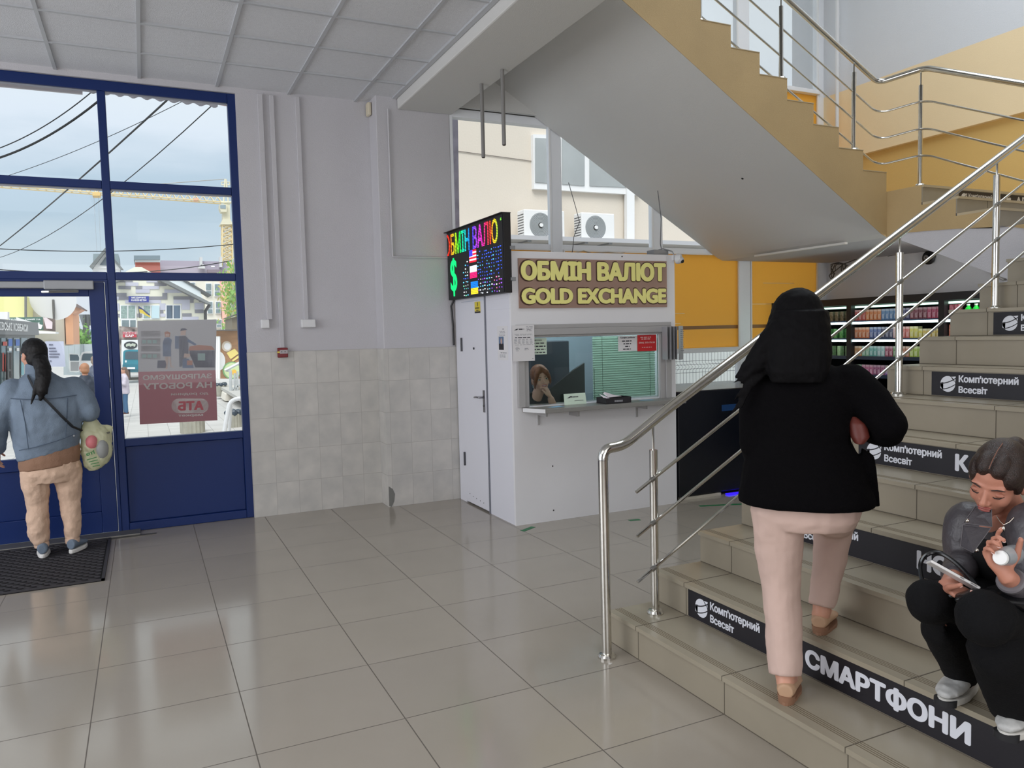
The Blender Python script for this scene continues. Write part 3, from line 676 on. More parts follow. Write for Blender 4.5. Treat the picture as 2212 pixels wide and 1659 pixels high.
b = MB(); b.box(Xs, Xs+.0012, 5.875, 6.085, 1.395, 1.685, 0); xx = Xs-.0006
lines(b, 5.95, 5.985, 1.655, 1.662, 1, xx, 2, rnd, .8, 'Y'); lines(b, 5.92, 6.05, 1.60, 1.645, 4, xx, 1, rnd, .3, 'Y')
def qy(y0, y1, z0, z1, m, o=.0): b.quad((xx-o, y0, z0), (xx-o, y1, z0), (xx-o, y1, z1), (xx-o, y0, z1), m)
qy(5.955, 6.055, 1.482, 1.595, 4); qy(5.958, 6.052, 1.482, 1.535, 3, .0003)
b.add([(xx-.0006, 6.0+.018*math.cos(a*.5236), 1.556+.026*math.sin(a*.5236)) for a in range(12)], [tuple(range(12))], 5)
lines(b, 5.90, 6.05, 1.452, 1.462, 1, xx, 2, rnd, .5, 'Y'); lines(b, 5.92, 6.05, 1.415, 1.445, 3, xx, 1, rnd, .35, 'Y')
tag(b.build('missing_person_notice', [paper, ink, ink_d, M('photo_black', (34, 32, 38), .6), M('photo_blue', (96, 118, 150), .6), skin_pr]), 'white notice with a portrait photo on the kiosk side by its door', 'paper')
b = MB(); xx = KX0-.0082; b.box(xx, xx+.001, 6.425, 6.555, 1.812, 1.915, 0); xx -= .0005
b.quad((xx, 6.425, 1.812), (xx, 6.555, 1.812), (xx, 6.555, 1.828), (xx, 6.425, 1.828), 1); lines(b, 6.44, 6.54, 1.832, 1.842, 1, xx, 1, rnd, .8, 'Y'); b.text('ОБЕРЕЖНО', (xx, 6.542, 1.850), (0, -1, 0), (0, 0, 1), h=.014, w=.095, m=1, bold=.03)
b.quad((xx, 6.48, 1.872), (xx, 6.492, 1.872), (xx, 6.495, 1.908), (xx, 6.477, 1.908), 1)
tag(b.build('warning_sticker', [M('sticker_yellow', (226, 204, 60), .5), ink_d]), 'small yellow warning sticker at the top of the white kiosk door', 'sticker')
# plastic flip folders at the right of the window
fl = thing('document_stand', 'grey fan of plastic document sleeves at the right end of the kiosk window', 'document stand', (4.35, KY0-.05, 1.345))
slv = M('sleeve_grey', (160, 160, 164), .35)
for i, (x0, x1, yd) in enumerate(((4.232, 4.25, .10), (4.262, 4.28, .115), (4.292, 4.318, .12), (4.325, 4.345, .12))):
    MB().prism([(x0, KY0-.045-yd, 1.35), (x1, KY0-.045, 1.35), (x1, KY0-.045, 1.648), (x0, KY0-.045-yd, 1.648)], (.003, 0, 0)).build('sleeve', slv, fl)
b = MB(); b.prism([(4.345, KY0-.16, 1.345), (4.442, KY0-.10, 1.345), (4.442, KY0-.10, 1.652), (4.345, KY0-.16, 1.652)], (0, .003, 0), 0)
o = b.build('sleeve', slv, fl); b = MB(); lines(b, 4.372, 4.415, 1.42, 1.625, 12, KY0-.150, 0, rnd, .3); b.build('print', ink, o)
MB().box(4.34, 4.36, KY0-.05, KY0-.035, 1.345, 1.652).build('spine', greyf, fl)
# things on the counter
b = MB(); b.prism([(3.232, KY0-.03, .9962), (3.452, KY0-.03, .9962), (3.45, KY0-.012, 1.09), (3.236, KY0-.012, 1.09)], (0, .002, 0), 0)
yy = KY0-.031+.008
b.prism([(3.262, KY0-.0215, 1.052), (3.30, KY0-.0185, 1.070), (3.315, KY0-.0185, 1.068), (3.29, KY0-.0215, 1.054)], (0, .0003, 0), 1)
for i in range(6): b.quad((3.305+i*.012, KY0-.0208, 1.056), (3.313+i*.012, KY0-.0208, 1.056), (3.313+i*.012, KY0-.0198, 1.066), (3.305+i*.012, KY0-.0198, 1.066), 1)
for i in range(9): b.quad((3.335+i*.010, KY0-.0262, 1.025), (3.342+i*.010, KY0-.0262, 1.025), (3.342+i*.010, KY0-.0255, 1.030), (3.335+i*.010, KY0-.0255, 1.030), 1)
tag(b.build('name_card', [paper_g, ink_d]), 'pale name card standing on the kiosk counter', 'card')
bx = thing('flyer_box', 'low black and grey open box of flyers on the kiosk counter', 'box', (3.68, KY0-.13, .9962))
b = MB(); b.box(3.54, 3.80, KY0-.20, KY0-.05, .9962, 1.002, 0); b.box(3.54, 3.80, KY0-.20, KY0-.195, 1.0, 1.046, 0); b.box(3.54, 3.80, KY0-.055, KY0-.05, 1.0, 1.05, 0); b.box(3.54, 3.545, KY0-.195, KY0-.055, 1.0, 1.05, 0); b.box(3.795, 3.80, KY0-.195, KY0-.055, 1.0, 1.05, 0)
for i in range(7): b.quad((3.63+i*.012, KY0-.2006, 1.010), (3.639+i*.012, KY0-.2006, 1.010), (3.639+i*.012, KY0-.2006, 1.026), (3.63+i*.012, KY0-.2006, 1.026), 1)
b.build('tray', [M('box_black', (44, 42, 46), .4), M('box_print', (170, 170, 176), .5)], bx)
b = MB(); b.prism([(3.548, KY0-.19, 1.035), (3.55, KY0-.08, 1.075), (3.575, KY0-.08, 1.055), (3.585, KY0-.19, 1.045)], (.002, 0, .001)); b.prism([(3.575, KY0-.185, 1.052), (3.71, KY0-.185, 1.056), (3.70, KY0-.09, 1.058), (3.61, KY0-.07, 1.09), (3.59, KY0-.08, 1.075)], (0, 0, .002)); b.build('flyer', M('flyer_white', (236, 226, 232), .6), bx)
for (x, y, a, lab) in ((3.10, KY0-.12, .3, 'pale blue paper slip lying at the left end of the kiosk counter'), (4.03, KY0-.10, -.2, 'pale blue paper slip lying at the right end of the kiosk counter')):
    s = MB(); rt = Matrix.Rotation(a, 3, 'Z'); s.obox((x, y, .9975), .13, .07, .0012, rt); tag(s.build('paper_slip', M('slip_blue', (150, 190, 220), .5)), lab, 'paper')
# camera and small unit on the roof
c = thing('security_camera', 'white dome security camera on the upper right corner of the kiosk', 'camera', (4.43, KY0+.0, 2.27))
b = MB(); b.box(4.405, 4.432, KY0-.02, KY0+.05, 2.25, 2.30); b.lathe([(.042, 0), (.046, .02), (.04, .05)], (4.432, KY0-.02, 2.262), 18, axis=(.6, -.8, .0)); b.build('housing', white_p, c, smooth=True)
b = MB(); b.ell((4.452, KY0-.055, 2.250), .036, .036, .032); b.build('lens_ball', M('lens_white', (205, 205, 208), .3), c, smooth=True)
b = MB(); b.ell((4.457, KY0-.078, 2.238), .019, .016, .019); b.build('lens', black_p, c, smooth=True)
b = MB(); b.box(4.24, 4.40, KY0+.05, KY0+.16, KH, KH+.05); b.tube([(4.30, KY0+.06, KH+.05), (4.34, KY0+.05, KH+.06), (4.42, KY0+.02, KH+.035), (4.44, KY0, 2.28)], .006, 8)
tag(b.build('power_adapter', alu_g, smooth=True), 'grey adapter box with a cable on top of the kiosk near its camera', 'adapter')
b = MB(); b.tube([(3.42, KY0+.06, KH+.006), (3.5, KY0+.05, KH+.02), (3.6, KY0+.08, KH+.006), (3.78, KY0+.1, KH+.02), (3.86, KY0+.04, KH+.006), (3.9, KY0+.02, KH+.01)], .005, 7)
tag(b.build('cable', M('cable_beige', (170, 150, 120), .6), smooth=True), 'thin beige cable lying along the kiosk roof edge', 'cable')
for nm, pts, lab in (('cable', [(4.02, 7.0, 3.15), (4.10, 7.0, 2.9), (4.13, 6.98, 2.75), (4.06, 6.98, 2.6), (4.02, 6.98, 2.31)], 'thin dark cord hanging beside the mullion behind the kiosk'), ('cable', [(4.62, 6.3, 2.98), (4.62, 6.25, 2.7), (4.57, 6.2, 2.45), (4.53, 6.1, 2.306)], 'thin dark cord hanging onto the kiosk roof from the stair underside')):
    tag(MB().tube(pts, .004, 6).build(nm, M('cord_dark', (96, 96, 100), .7), smooth=True), lab, 'cord')

# ------------------------------------------------------------------ LED display
LX, LY0, LY1, LZ0, LZ1 = 2.69, 5.765, 7.055, 1.955, 2.60
led = thing('led_display', 'large lit LED board with rainbow lettering, flags and a dollar sign over the kiosk door', 'display', (LX+.03, 6.4, LZ0))
b = MB(); b.box(LX+.004, LX+.066, LY0-.005, LY1, LZ0, LZ1); b.prism([(LX-.02, LY1+.03, LZ1), (LX+.068, LY1+.03, LZ1), (LX+.068, LY0-.008, LZ1), (LX-.02, LY0-.008, LZ1)], (0, 0, .006)); b.build('casing', M('led_case', (30, 28, 30), .45), led)
scr = M('led_face', (22, 22, 26), .5)
b = MB(); b.box(LX, LX+.004, LY0+.012, LY1-.008, LZ0+.006, LZ1-.006, 0); so = b.build('screen', scr, led)
def led_rainbow():
    m = bpy.data.materials.new('led_rainbow'); m.use_nodes = True; t = m.node_tree; b = t.nodes['Principled BSDF']; b.inputs['Base Color'].default_value = (0, 0, 0, 1)
    g = N(t, 'ShaderNodeNewGeometry'); s = N(t, 'ShaderNodeSeparateXYZ'); t.links.new(g.outputs['Position'], s.inputs[0])
    mr = N(t, 'ShaderNodeMapRange'); mr.inputs[1].default_value = LY1-.02; mr.inputs[2].default_value = LY0+.08; t.links.new(s.outputs['Y'], mr.inputs[0])
    r = N(t, 'ShaderNodeValToRGB'); els = [(0, (255, 20, 20)), (.06, (255, 60, 10)), (.12, (255, 200, 20)), (.19, (150, 255, 20)), (.26, (0, 255, 60)), (.36, (0, 235, 200)), (.44, (0, 150, 255)), (.52, (40, 60, 255)), (.60, (170, 60, 255)), (.68, (255, 40, 200)), (.78, (255, 30, 90)), (.86, (255, 70, 20)), (.93, (255, 220, 20)), (1, (120, 255, 60))]
    for p, c in els:
        e = r.color_ramp.elements[0] if p == 0 else r.color_ramp.elements[-1] if p == 1 else r.color_ramp.elements.new(p); e.position = p; e.color = lin(c)
    t.links.new(mr.outputs[0], r.inputs[0])
    w = N(t, 'ShaderNodeMath', operation='MULTIPLY'); w.inputs[1].default_value = 2*math.pi/.013; t.links.new(s.outputs['Z'], w.inputs[0]); sn = N(t, 'ShaderNodeMath', operation='SINE'); t.links.new(w.outputs[0], sn.inputs[0])
    gt = N(t, 'ShaderNodeMapRange'); gt.inputs[1].default_value = -.5; gt.inputs[2].default_value = .2; gt.inputs[3].default_value = .08; gt.inputs[4].default_value = 2.2; t.links.new(sn.outputs[0], gt.inputs[0])
    t.links.new(r.outputs[0], b.inputs['Emission Color']); t.links.new(gt.outputs[0], b.inputs['Emission Strength']); return m
xf = LX-.0012; uy = (0, -1, 0); uz = (0, 0, 1)
b = MB(); b.text('БМІН ВАЛЮ', (xf, LY1-.105, 2.372), uy, uz, h=.205, w=1.08, bold=.018)
b.tube([Vector((xf-.002, LY1-.02-.055*math.cos(a), 2.475+.092*math.sin(a))) for a in [-1.57+i*.314 for i in range(11)]], .012, 6, squash=.3)
b.box(xf-.0002, xf, LY0+.03, LY0+.05, 2.545, 2.565)
b.build('rainbow_lettering', led_rainbow(), so, fixn=False)
E_ = lambda n, c, s=1.6: M('led_'+n, (5, 5, 5), .6, emit=c, estr=s)
gm = [E_('green', (0, 235, 120), 1.5)]
b = MB(); b.text('$', (xf, LY1-.075, 1.985), uy, uz, h=.36, w=.17, bold=.01); b.build('dollar_sign', gm, so, fixn=False)
def fl(y0, y1, z0, z1, m): fb.quad((xf, y0, z0), (xf, y1, z0), (xf, y1, z1), (xf, y0, z1), m)
yA, yB = 6.50, 6.335
cols = [E_('white', (240, 240, 255), 1.3), E_('red', (255, 20, 50), 1.4), E_('blue', (60, 60, 230), 1.4), E_('pink', (255, 20, 120), 1.4), E_('sky', (0, 130, 255), 1.4), E_('yellow', (255, 225, 40), 1.4)]
fb = MB(); z = 2.262; n = 7
for i in range(n): fl(yA, yB, z+i*.0157, z+(i+1)*.0157-.001, 1 if i % 2 == 0 else 0)
fb.quad((xf-.0004, yA, z+.055), (xf-.0004, 6.42, z+.055), (xf-.0004, 6.42, z+.11), (xf-.0004, yA, z+.11), 2); fb.build('flag_stripes', cols, so, fixn=False)
fb = MB(); fl(yA-.005, yB-.005, 2.175, 2.232, 0)
for i in range(4): fl(yA-.005, yB-.005, 2.122+i*.0133, 2.122+i*.0133+.0105, 3)
fb.build('flag_two_band', cols, so, fixn=False)
fb = MB()
for i in range(4): fl(yA-.02, yB-.02, 2.035+i*.0145, 2.035+i*.0145+.012, 4); fl(yA-.02, yB-.02, 1.979+i*.0139, 1.979+i*.0139+.0115, 5)
fb.build('flag_two_band', cols, so, fixn=False)
dots = [E_('dot_blue', (50, 90, 255), 2), E_('dot_cyan', (90, 200, 255), 2), E_('dot_white', (235, 245, 255), 2), E_('dot_violet', (150, 80, 255), 2), E_('dot_pink', (255, 110, 170), 2), E_('dot_mint', (120, 255, 180), 2)]
fb = MB(); rnd = random.Random(8)
for r_ in range(13):
    for c_ in range(18):
        yy = LY0+.045+c_*.0485+rnd.uniform(-.006, .006); zz = 1.978+r_*.0300+rnd.uniform(-.004, .004)
        if yB-.035 < yy < yA+.02 or yy > 6.84: continue
        if yy > yA and zz > 2.30-(.4*(yy-yA)): continue
        if rnd.random() < .14+.2*max(0, (zz-2.2)*3) : continue
        low = (2.12-zz)/.15; right = yy < yB
        if low > 0: m = rnd.choice([4, 3, 2] if right and yy < 6.0 else [2, 2, 5, 1] if not right else [2, 1, 3])
        else: m = rnd.choice([0, 0, 0, 1]) if right else rnd.choice([0, 1, 2])
        w = rnd.choice([.012, .012, .024])
        fb.quad((xf, yy, zz-.0045), (xf, yy+w, zz-.0045), (xf, yy+w, zz+.0045), (xf, yy, zz+.0045), m)
fb.build('light_dots', dots, so, fixn=False)
b = MB()
for z in (2.305, 2.05): b.box(LX+.066, LX+.10, LY0-.012, LY0-.004, z, z+.032); b.box(LX+.055, LX+.075, LY0-.011, LY0-.005, z+.004, z+.028)
b.build('bracket', alu_g, led)
b = MB(); b.tube([(LX+.06, 7.052, LZ0+.01), (2.72, 7.066, 1.9), (2.735, 7.068, 1.7), (2.735, 7.068, 1.52)], .010, 8); tag(b.build('cable', black_p, smooth=True), 'black cable running down the wall beside the kiosk door under the lit board', 'cable')

# ------------------------------------------------------------------ on the wall
def conduit(x, z0, z1, w, lab, d=.022):
    b = MB(); b.box(x-w/2, x+w/2, 7.31-d, 7.31, z0, z1); tag(b.build('cable_trunking', plaster, bevel=.003), lab, 'cable trunking')
conduit(1.045, 1.80, 3.80, .045, 'white vertical cable trunking nearest the blue window frame', .03); conduit(1.145, 1.54, 3.80, .04, 'white vertical cable trunking running down to the red fire alarm', .025); conduit(1.372, 1.795, 3.81, .04, 'white vertical cable trunking ending at the long junction box', .028)
def jbox(x0, x1, z0, z1, lab, d=.05):
    b = MB(); b.box(x0, x1, 7.31-d, 7.31, z0, z1); o = b.build('junction_box', white_p, bevel=.008); tag(o, lab, 'junction box')
    c = MB(); c.box(x0+.006, x1-.006, 7.31-d-.003, 7.31-d, z0+.006, z1-.006); c.build('cover', white_p, o, bevel=.002)
jbox(.965, 1.04, 1.72, 1.80, 'small square white box on the wall under the left trunking'); jbox(1.32, 1.45, 1.72, 1.795, 'long white box on the wall under the right trunking', .06)
fa = thing('fire_alarm_call_point', 'small red fire alarm call point on the wall at the tile edge', 'fire alarm', (1.145, 7.28, 1.455))
b = MB(); b.box(1.10, 1.19, 7.262, 7.302, 1.452, 1.540); b.build('housing', M('alarm_red', (120, 20, 30), .4), fa, bevel=.006)
b = MB(); b.box(1.117, 1.187, 7.2585, 7.2625, 1.487, 1.520); b.build('press_plate', M('alarm_plate', (176, 168, 172), .4), fa)
b = MB(); b.box(1.128, 1.138, 7.2575, 7.259, 1.501, 1.507); b.box(1.158, 1.168, 7.2575, 7.259, 1.501, 1.507); b.build('mark', black_p, fa)
b = MB(); b.prism([(1.094, 7.259, 1.494), (1.120, 7.259, 1.494), (1.120, 7.259, 1.508), (1.096, 7.259, 1.508)], (0, .003, 0)); b.build('tab', M('tab_yellow', (230, 214, 80), .5), fa)
b = MB(); b.tube(fillet([(2.152, 7.07, 3.72), (2.152, 7.07, 2.365), (2.80, 7.07, 2.365)], .01, 2), .009, 8)
tag(b.build('cable_trunking', plaster, smooth=True), 'thin white cable duct running down the pilaster and across behind the lit board', 'cable trunking')
b = MB(); b.box(2.0, 2.035, 7.2, 7.29, 3.69, 3.81); tag(b.build('motion_sensor', M('old_plastic', (214, 204, 180), .5), bevel=.012), 'cream motion sensor at the top of the white pilaster', 'sensor')
for (x, y, z1, lab) in ((2.688, 6.12, 3.118, 'longer left one of the two grey pipes hanging from the beam'), (2.703, 5.734, 3.136, 'right one of the two grey pipes hanging from the beam, nearer the stairs')):
    t = MB().tube([(x, y, 3.74), (x, y, z1)], .016, 14).build('hanging_pipe', M('pipe_grey', (134, 132, 130), .45), smooth=True); tag(t, lab, 'pipe'); 
    MB().tube([(x, y, z1+.001), (x, y, z1-.004)], .0125, 14).build('pipe_end', M('pipe_hole', (60, 50, 46), .8), t)
b = MB(); b.lathe([(.075, 0), (.075, .012), (.055, .02)], (7.74, 5.68, 2.33), 24, axis=(-1, 0, 0)); 
dc = thing('dome_camera', 'black round dome camera on the grey wall above the lit shelves', 'camera', (7.74, 5.68, 2.33)); b.build('ring', black_p, dc, smooth=True)
b = MB(); b.ell((7.715, 5.68, 2.33), .03, .048, .048); b.build('dome', M('dome_black', (10, 10, 12), .1), dc, smooth=True)
b = MB(); b.lathe([(.028, 0), (.022, .004)], (7.69, 5.68, 2.33), 20, axis=(-1, 0, 0)); b.build('lens_ring', alu_g, dc, smooth=True)
# hanging cable loops
b = MB(); c0 = Vector((7.68, 6.85, 2.28)); pts = []
for i in range(46):
    a = i*.55; pts.append(c0 + Vector((.03*math.sin(i*1.7), .10*math.cos(a)*(1-.3*math.sin(i)), .075*math.sin(a)-.03*math.cos(i*.6))))
b.tube([(7.70, 6.3, 2.44), (7.70, 6.6, 2.40), (7.70, 6.78, 2.36)] + pts, .006, 6)
tag(b.build('cable', M('cable_dark', (80, 78, 76), .6), smooth=True), 'tangled loop of dark cable hanging under the landing beside the yellow panes', 'cable')
b = MB(); b.tube([(7.745, 6.2, 2.40), (7.745, 5.7, 2.42), (7.745, 5.2, 2.40)], .006, 6)
tag(b.build('cable', M('cable_dark', (80, 78, 76), .6), smooth=True), 'dark cable stretched along the grey wall just under the landing', 'cable')
b = MB(); b.tube([(7.74, 5.05, 2.22), (7.72, 4.92, 2.13), (7.70, 4.8, 2.05), (7.66, 4.72, 1.99)], .008, 6); b.tube([(7.72, 4.98, 2.1), (7.72, 4.85, 2.03)], .014, 6)
tag(b.build('cable', M('cable_pale', (190, 190, 186), .6), smooth=True), 'pale cable with a plug hanging from the sloping soffit by the shelves', 'cable')
b = MB(); b.lathe([(.012, 0), (.010, .006)], (5.06, 5.6, 2.43+slope*(6.015-5.06)+.002), 10, axis=(-.5, 0, -.86)); tag(b.build('bolt', dark), 'tiny dark bolt in the grey underside of the upper stairs', 'bolt')
# green tape on the floor
for (x, y, a, l, lab) in ((2.80, 5.66, .5, .16, 'short green floor tape by the near left corner of the kiosk'), (3.72, 5.46, -.2, .10, 'tiny piece of green floor tape in front of the kiosk behind the railing post'), (4.72, 5.52, -.35, .42, 'longer green floor tape in front of the black cabinet beside the kiosk')):
    s = MB(); s.obox((x, y, .0008), l, .045, .0012, Matrix.Rotation(a, 3, 'Z')); tag(s.build('floor_tape', M('tape_green', (30, 110, 66), .5)), lab, 'tape')
# ------------------------------------------------------------------ black cabinet right of the kiosk
bc = thing('display_cabinet', 'low black cabinet with a blue glow standing right of the kiosk behind the railing', 'cabinet', (5.0, 6.2, 0))
bk = M('cabinet_black', (12, 16, 26), .22)
b = MB(); b.box(4.50, 5.9, 5.86, 6.75, .03, 1.035); b.build('body', bk, bc, bevel=.01)
b = MB(); b.box(4.52, 5.0, 5.855, 5.9, 0, .025); b.build('kick_strip', M('kick_beige', (196, 190, 176), .5), bc)
b = MB(); b.box(5.02, 5.5, 5.858, 5.86, .82, .88); b.build('blue_panel', M('panel_blue', (20, 60, 110), .3), bc)
b = MB(); b.box(5.05, 5.9, 5.80, 5.85, .004, .012); b.build('light_strip', M('strip_blue', (10, 10, 40), .5, emit=(40, 20, 255), estr=2.2), bc)

# ------------------------------------------------------------------ lit shelves along the right wall
fx = 6.8
sh = thing('display_shelving', 'long black shelving with white light strips along the right wall behind the stairs', 'shelving', (7.2, 5.7, 0))
fr = M('shelf_black', (20, 20, 24), .4); inner = M('shelf_inside', (30, 34, 32), .5); lightm = M('shelf_light', (240, 255, 255), .5, emit=(225, 255, 250), estr=6.0); edge_m = M('shelf_edge', (40, 52, 72), .3)
b = MB(); b.box(fx, 7.7, 3.6, 7.04, 1.83, 1.905); b.box(7.60, 7.7, 3.6, 7.04, 0, 1.83); b.box(fx, 7.7, 3.6, 7.04, 0, .12)
b.build('carcass', fr, sh)
for y in (7.01, 5.92, 4.86, 3.63):
    b = MB(); b.box(fx, 7.6, y-.03, y+.03, .12, 1.83); b.build('divider', fr, sh)
zsh = (1.655, 1.468, 1.28, 1.09, .90, .55)
for i, z in enumerate(zsh):
    b = MB(); b.box(fx+.05, 7.6, 3.66, 6.98, z-.018, z, 0); b.box(fx+.03, fx+.05, 3.66, 6.98, z-.024, z+.012, 1); s_ = b.build('shelf', [inner, edge_m], sh)
    if i < 2:
        b = MB(); b.box(fx+.022, fx+.03, 3.66, 6.98, z-.026, z-.004); b.build('light_strip', lightm, s_)
b = MB(); b.box(fx+.06, fx+.09, 3.66, 6.98, 1.80, 1.82); b.build('light_strip', M('shelf_light_top', (240, 255, 250), .5, emit=(200, 255, 225), estr=1.5), sh)
MB().box(7.585, 7.6, 3.66, 6.98, .12, 1.83).build('back_panel', inner, sh)
pal = [(200, 60, 50), (224, 120, 50), (70, 130, 190), (40, 50, 110), (120, 40, 60), (190, 50, 90), (220, 140, 50), (60, 140, 150), (150, 60, 130), (90, 40, 90), (200, 80, 110)]
pal2 = [(210, 100, 40), (60, 90, 160), (40, 50, 90), (230, 190, 190), (220, 100, 90), (230, 220, 80), (230, 200, 90), (210, 110, 90), (180, 150, 190)]
pal3 = [(200, 130, 60), (120, 180, 140), (80, 170, 160), (140, 190, 190), (150, 50, 80), (90, 150, 80), (190, 110, 70), (170, 200, 60), (150, 190, 50)]
def drink_mat(c): return M('drink_%d_%d_%d' % c, c, .3, var=.5, vscale=38, col2=tuple(min(255, int(v*.55+110)) for v in c), detail=2)
pw = .047
def pack_proto(kind):
    b = MB()
    if kind == 'can':
        o = thing('drink_can', 'small can on the lit shelves', 'drink can', (0, 0, 0)); b.lathe([(.019, 0), (.022, .004), (.022, .076), (.017, .084)], (0, 0, 0), 14); b.build('body', white_p, o, smooth=True)
        MB().lathe([(.0165, .0835), (.0165, .0855)], (0, 0, 0), 12).build('lid', steel_d, o)
    return o
rnd = random.Random(21)
rows = ((1.655, pal, 'drinks on the top lit shelf', .122, 'upper'), (1.468, pal2, 'drinks on the second lit shelf', .125, 'second'), (1.28, pal3, 'drinks on the third lit shelf', .115, 'third'), (1.09, [(60, 150, 70), (190, 80, 130), (150, 60, 110), (110, 60, 150), (200, 90, 60)], 'drinks on the fourth lit shelf', .11, 'fourth'))
def carton(x, y, z, w, d, h, mat, lab, grp):
    o = MB().box(x, x+d, y-w/2, y+w/2, z, z+h).build('drink_carton', mat, bevel=.002); tag(o, lab, 'drink carton', grp); return o
protos = {}
for z, pl, grp, hh, nm in rows:
    y = 5.87; run = 0; c = pl[0]; idx = 0
    while y > 4.93:
        if run == 0: c = pl[idx % len(pl)]; idx += 1; run = rnd.choice([2, 3, 3, 4]) if nm != 'third' else 2
        run -= 1
        hgt = hh*(1.0 if not (nm == 'second' and y < 5.12) else .8); m = drink_mat(c)
        key = (c, round(hgt, 3))
        if key not in protos:
            b = MB(); b.box(-.032, .032, -.021, .021, 0, hgt*.82, 0); b.box(-.032, .032, -.021, .021, hgt*.82, hgt, 1)
            b.quad((-.0325, -.014, hgt*.2), (-.0325, .014, hgt*.2), (-.0325, .014, hgt*.6), (-.0325, -.014, hgt*.6), 1)
            o = b.build('drink_carton', [m, drink_mat(tuple(min(255, int(v*.5+120)) for v in c))], loc=(0, 0, 0)); protos[key] = o; o.location = (fx+.09, y, z)
        else: o = dup(protos[key], (fx+.09, y, z))
        tag(o, 'small colourful drink carton standing in the row on the %s lit shelf' % nm, 'drink carton', grp)
        y -= pw
for nm, y0, y1, z, c, n, lab in (('drink_carton', 6.55, 5.98, 1.655, (96, 84, 50), 9, 'small brown drink carton on the upper lit shelf of the left bay'), ('drink_carton', 6.3, 5.98, 1.468, (60, 160, 60), 5, 'small green drink carton on the second lit shelf of the left bay'), ('drink_carton', 6.2, 5.98, 1.28, (150, 200, 130), 3, 'pale green drink carton on the third lit shelf of the left bay')):
    for i in range(n):
        y = y1 + (y0-y1)*i/max(1, n-1)+.01; key = (c,)
        if key not in protos: o = MB().box(-.032, .032, -.021, .021, 0, .115).build(nm, drink_mat(c), loc=(0, 0, 0), bevel=.002); protos[key] = o; o.location = (fx+.09, y, z)
        else: o = dup(protos[key], (fx+.09, y, z))
        tag(o, lab, 'drink carton', 'drinks in the left bay of the lit shelves')
# green bottles with handles, tall cans
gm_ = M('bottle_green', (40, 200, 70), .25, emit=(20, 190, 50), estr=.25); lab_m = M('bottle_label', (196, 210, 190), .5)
bt = thing('green_bottle', 'bright green bottle with a pale label on the top shelf near the steps', 'bottle', (0, 0, 0), 'green bottles on the top lit shelf')
b = MB(); b.lathe([(.028, 0), (.031, .01), (.031, .085), (.02, .105), (.014, .11), (.014, .128)], (0, 0, 0), 16); b.build('body', gm_, bt, smooth=True)
b = MB(); b.lathe([(.0315, .03), (.0315, .075)], (0, 0, 0), 16); b.build('label', lab_m, bt, smooth=True)
b = MB(); b.lathe([(.016, .12), (.016, .135)], (0, 0, 0), 12); b.build('cap', white_p, bt, smooth=True)
for i in range(6):
    y = 4.66-.074*i
    if i == 0: bt.location = (fx+.10, y, 1.655)
    else: dup(bt, (fx+.10, y, 1.655))
for z, c in ((1.468, (200, 90, 60)), (1.655, (170, 60, 80))):
    for i in range(3 if z < 1.6 else 2):
        tag(MB().box(fx+.058, fx+.12, 4.80-.05*i-.021, 4.80-.05*i+.021, z, z+.135).build('drink_carton', drink_mat(c if i < 2 else (110, 200, 60)), bevel=.002), 'tall drink carton in the right bay of the lit shelves beside the steps', 'drink carton', 'drinks in the right bay of the lit shelves')

# ------------------------------------------------------------------ stickers on the risers
stk = M('sticker_black', (26, 24, 32), .45); stw = M('sticker_white', (226, 228, 236), .5)
def logo(b, o, u, w, r, m0, m1, d):
    """white globe with two dark sweeping bands and a tail, centre o"""
    o, u, w, d = Vector(o), Vector(u), Vector(w), Vector(d)
    b.disc(o, u*r, w*r, 32, m0)
    b.add([o + u*(r*.35) + w*r*.92, o + u*r*1.05 + w*r*.98, o + u*r*1.0 + w*r*.35, o + u*r*.85 + w*r*.35], [(0, 1, 2, 3)], m0)
    b.add([o - u*r*.98 - w*r*.55, o - u*r*.98 + w*r*.12, o - u*r*.6 + w*r*.2, o - u*r*.6 - w*r*.75], [(0, 1, 2, 3)], m0)
    def band(c, wd):
        n = 14; top = []; bot = []
        for i in range(n+1):
            t = -1.02 + 2.06*i/n; h = c + .34*t + .16*t*t; top.append(o + d + u*t*r + w*(h+wd/2)*r); bot.append(o + d + u*t*r + w*(h-wd/2)*r)
        vs = top+bot; b.add(vs, [(i, i+1, n+2+i, n+1+i) for i in range(n)], m1)
    band(.22, .13); band(-.52, .12)
def riser_sign(k, y0, y1, lab, words=True, big=None, bigy=None, name=True):
    x = sx(k)-.0015; z0 = HR*(k-1)+.006; z1 = HR*k-.026; h = z1-z0
    s = thing('riser_sticker', lab, 'sticker', (x, (y0+y1)/2, z0))
    MB().box(x, x+.0012, y1, y0, z0, z1).build('panel', stk, s)
    xf = x-.0006; uy = (0, -1, 0); uz = (0, 0, 1); zc = (z0+z1)/2
    b = MB(); logo(b, (xf, y0-.102, zc), uy, uz, .046, 0, 1, (-.0004, 0, 0)); b.build('logo', [stw, stk], s, fixn=False)
    b = MB(); b.text("Комп'ютерний", (xf, y0-.168, zc+.003), uy, uz, h=.052, w=.335, bold=.036); b.text('Всесвіт', (xf, y0-.168, zc-.048), uy, uz, h=.040, w=.168, bold=.036); b.build('lettering', stw, s, fixn=False)
    if big:
        b = MB(); b.text(big, (xf, bigy, zc-.038), uy, uz, h=.086, w=None if len(big) < 4 else .715, bold=.05); b.build('large_lettering', stw, s, fixn=False)
riser_sign(2, 3.083, .9, 'black sticker with white smartphone lettering on the lowest marked riser', big='СМАРТФОНИ', bigy=2.318)
riser_sign(4, 3.06, .9, 'black sticker on the riser just behind the walking person and the seated person', big='НО', bigy=2.25)
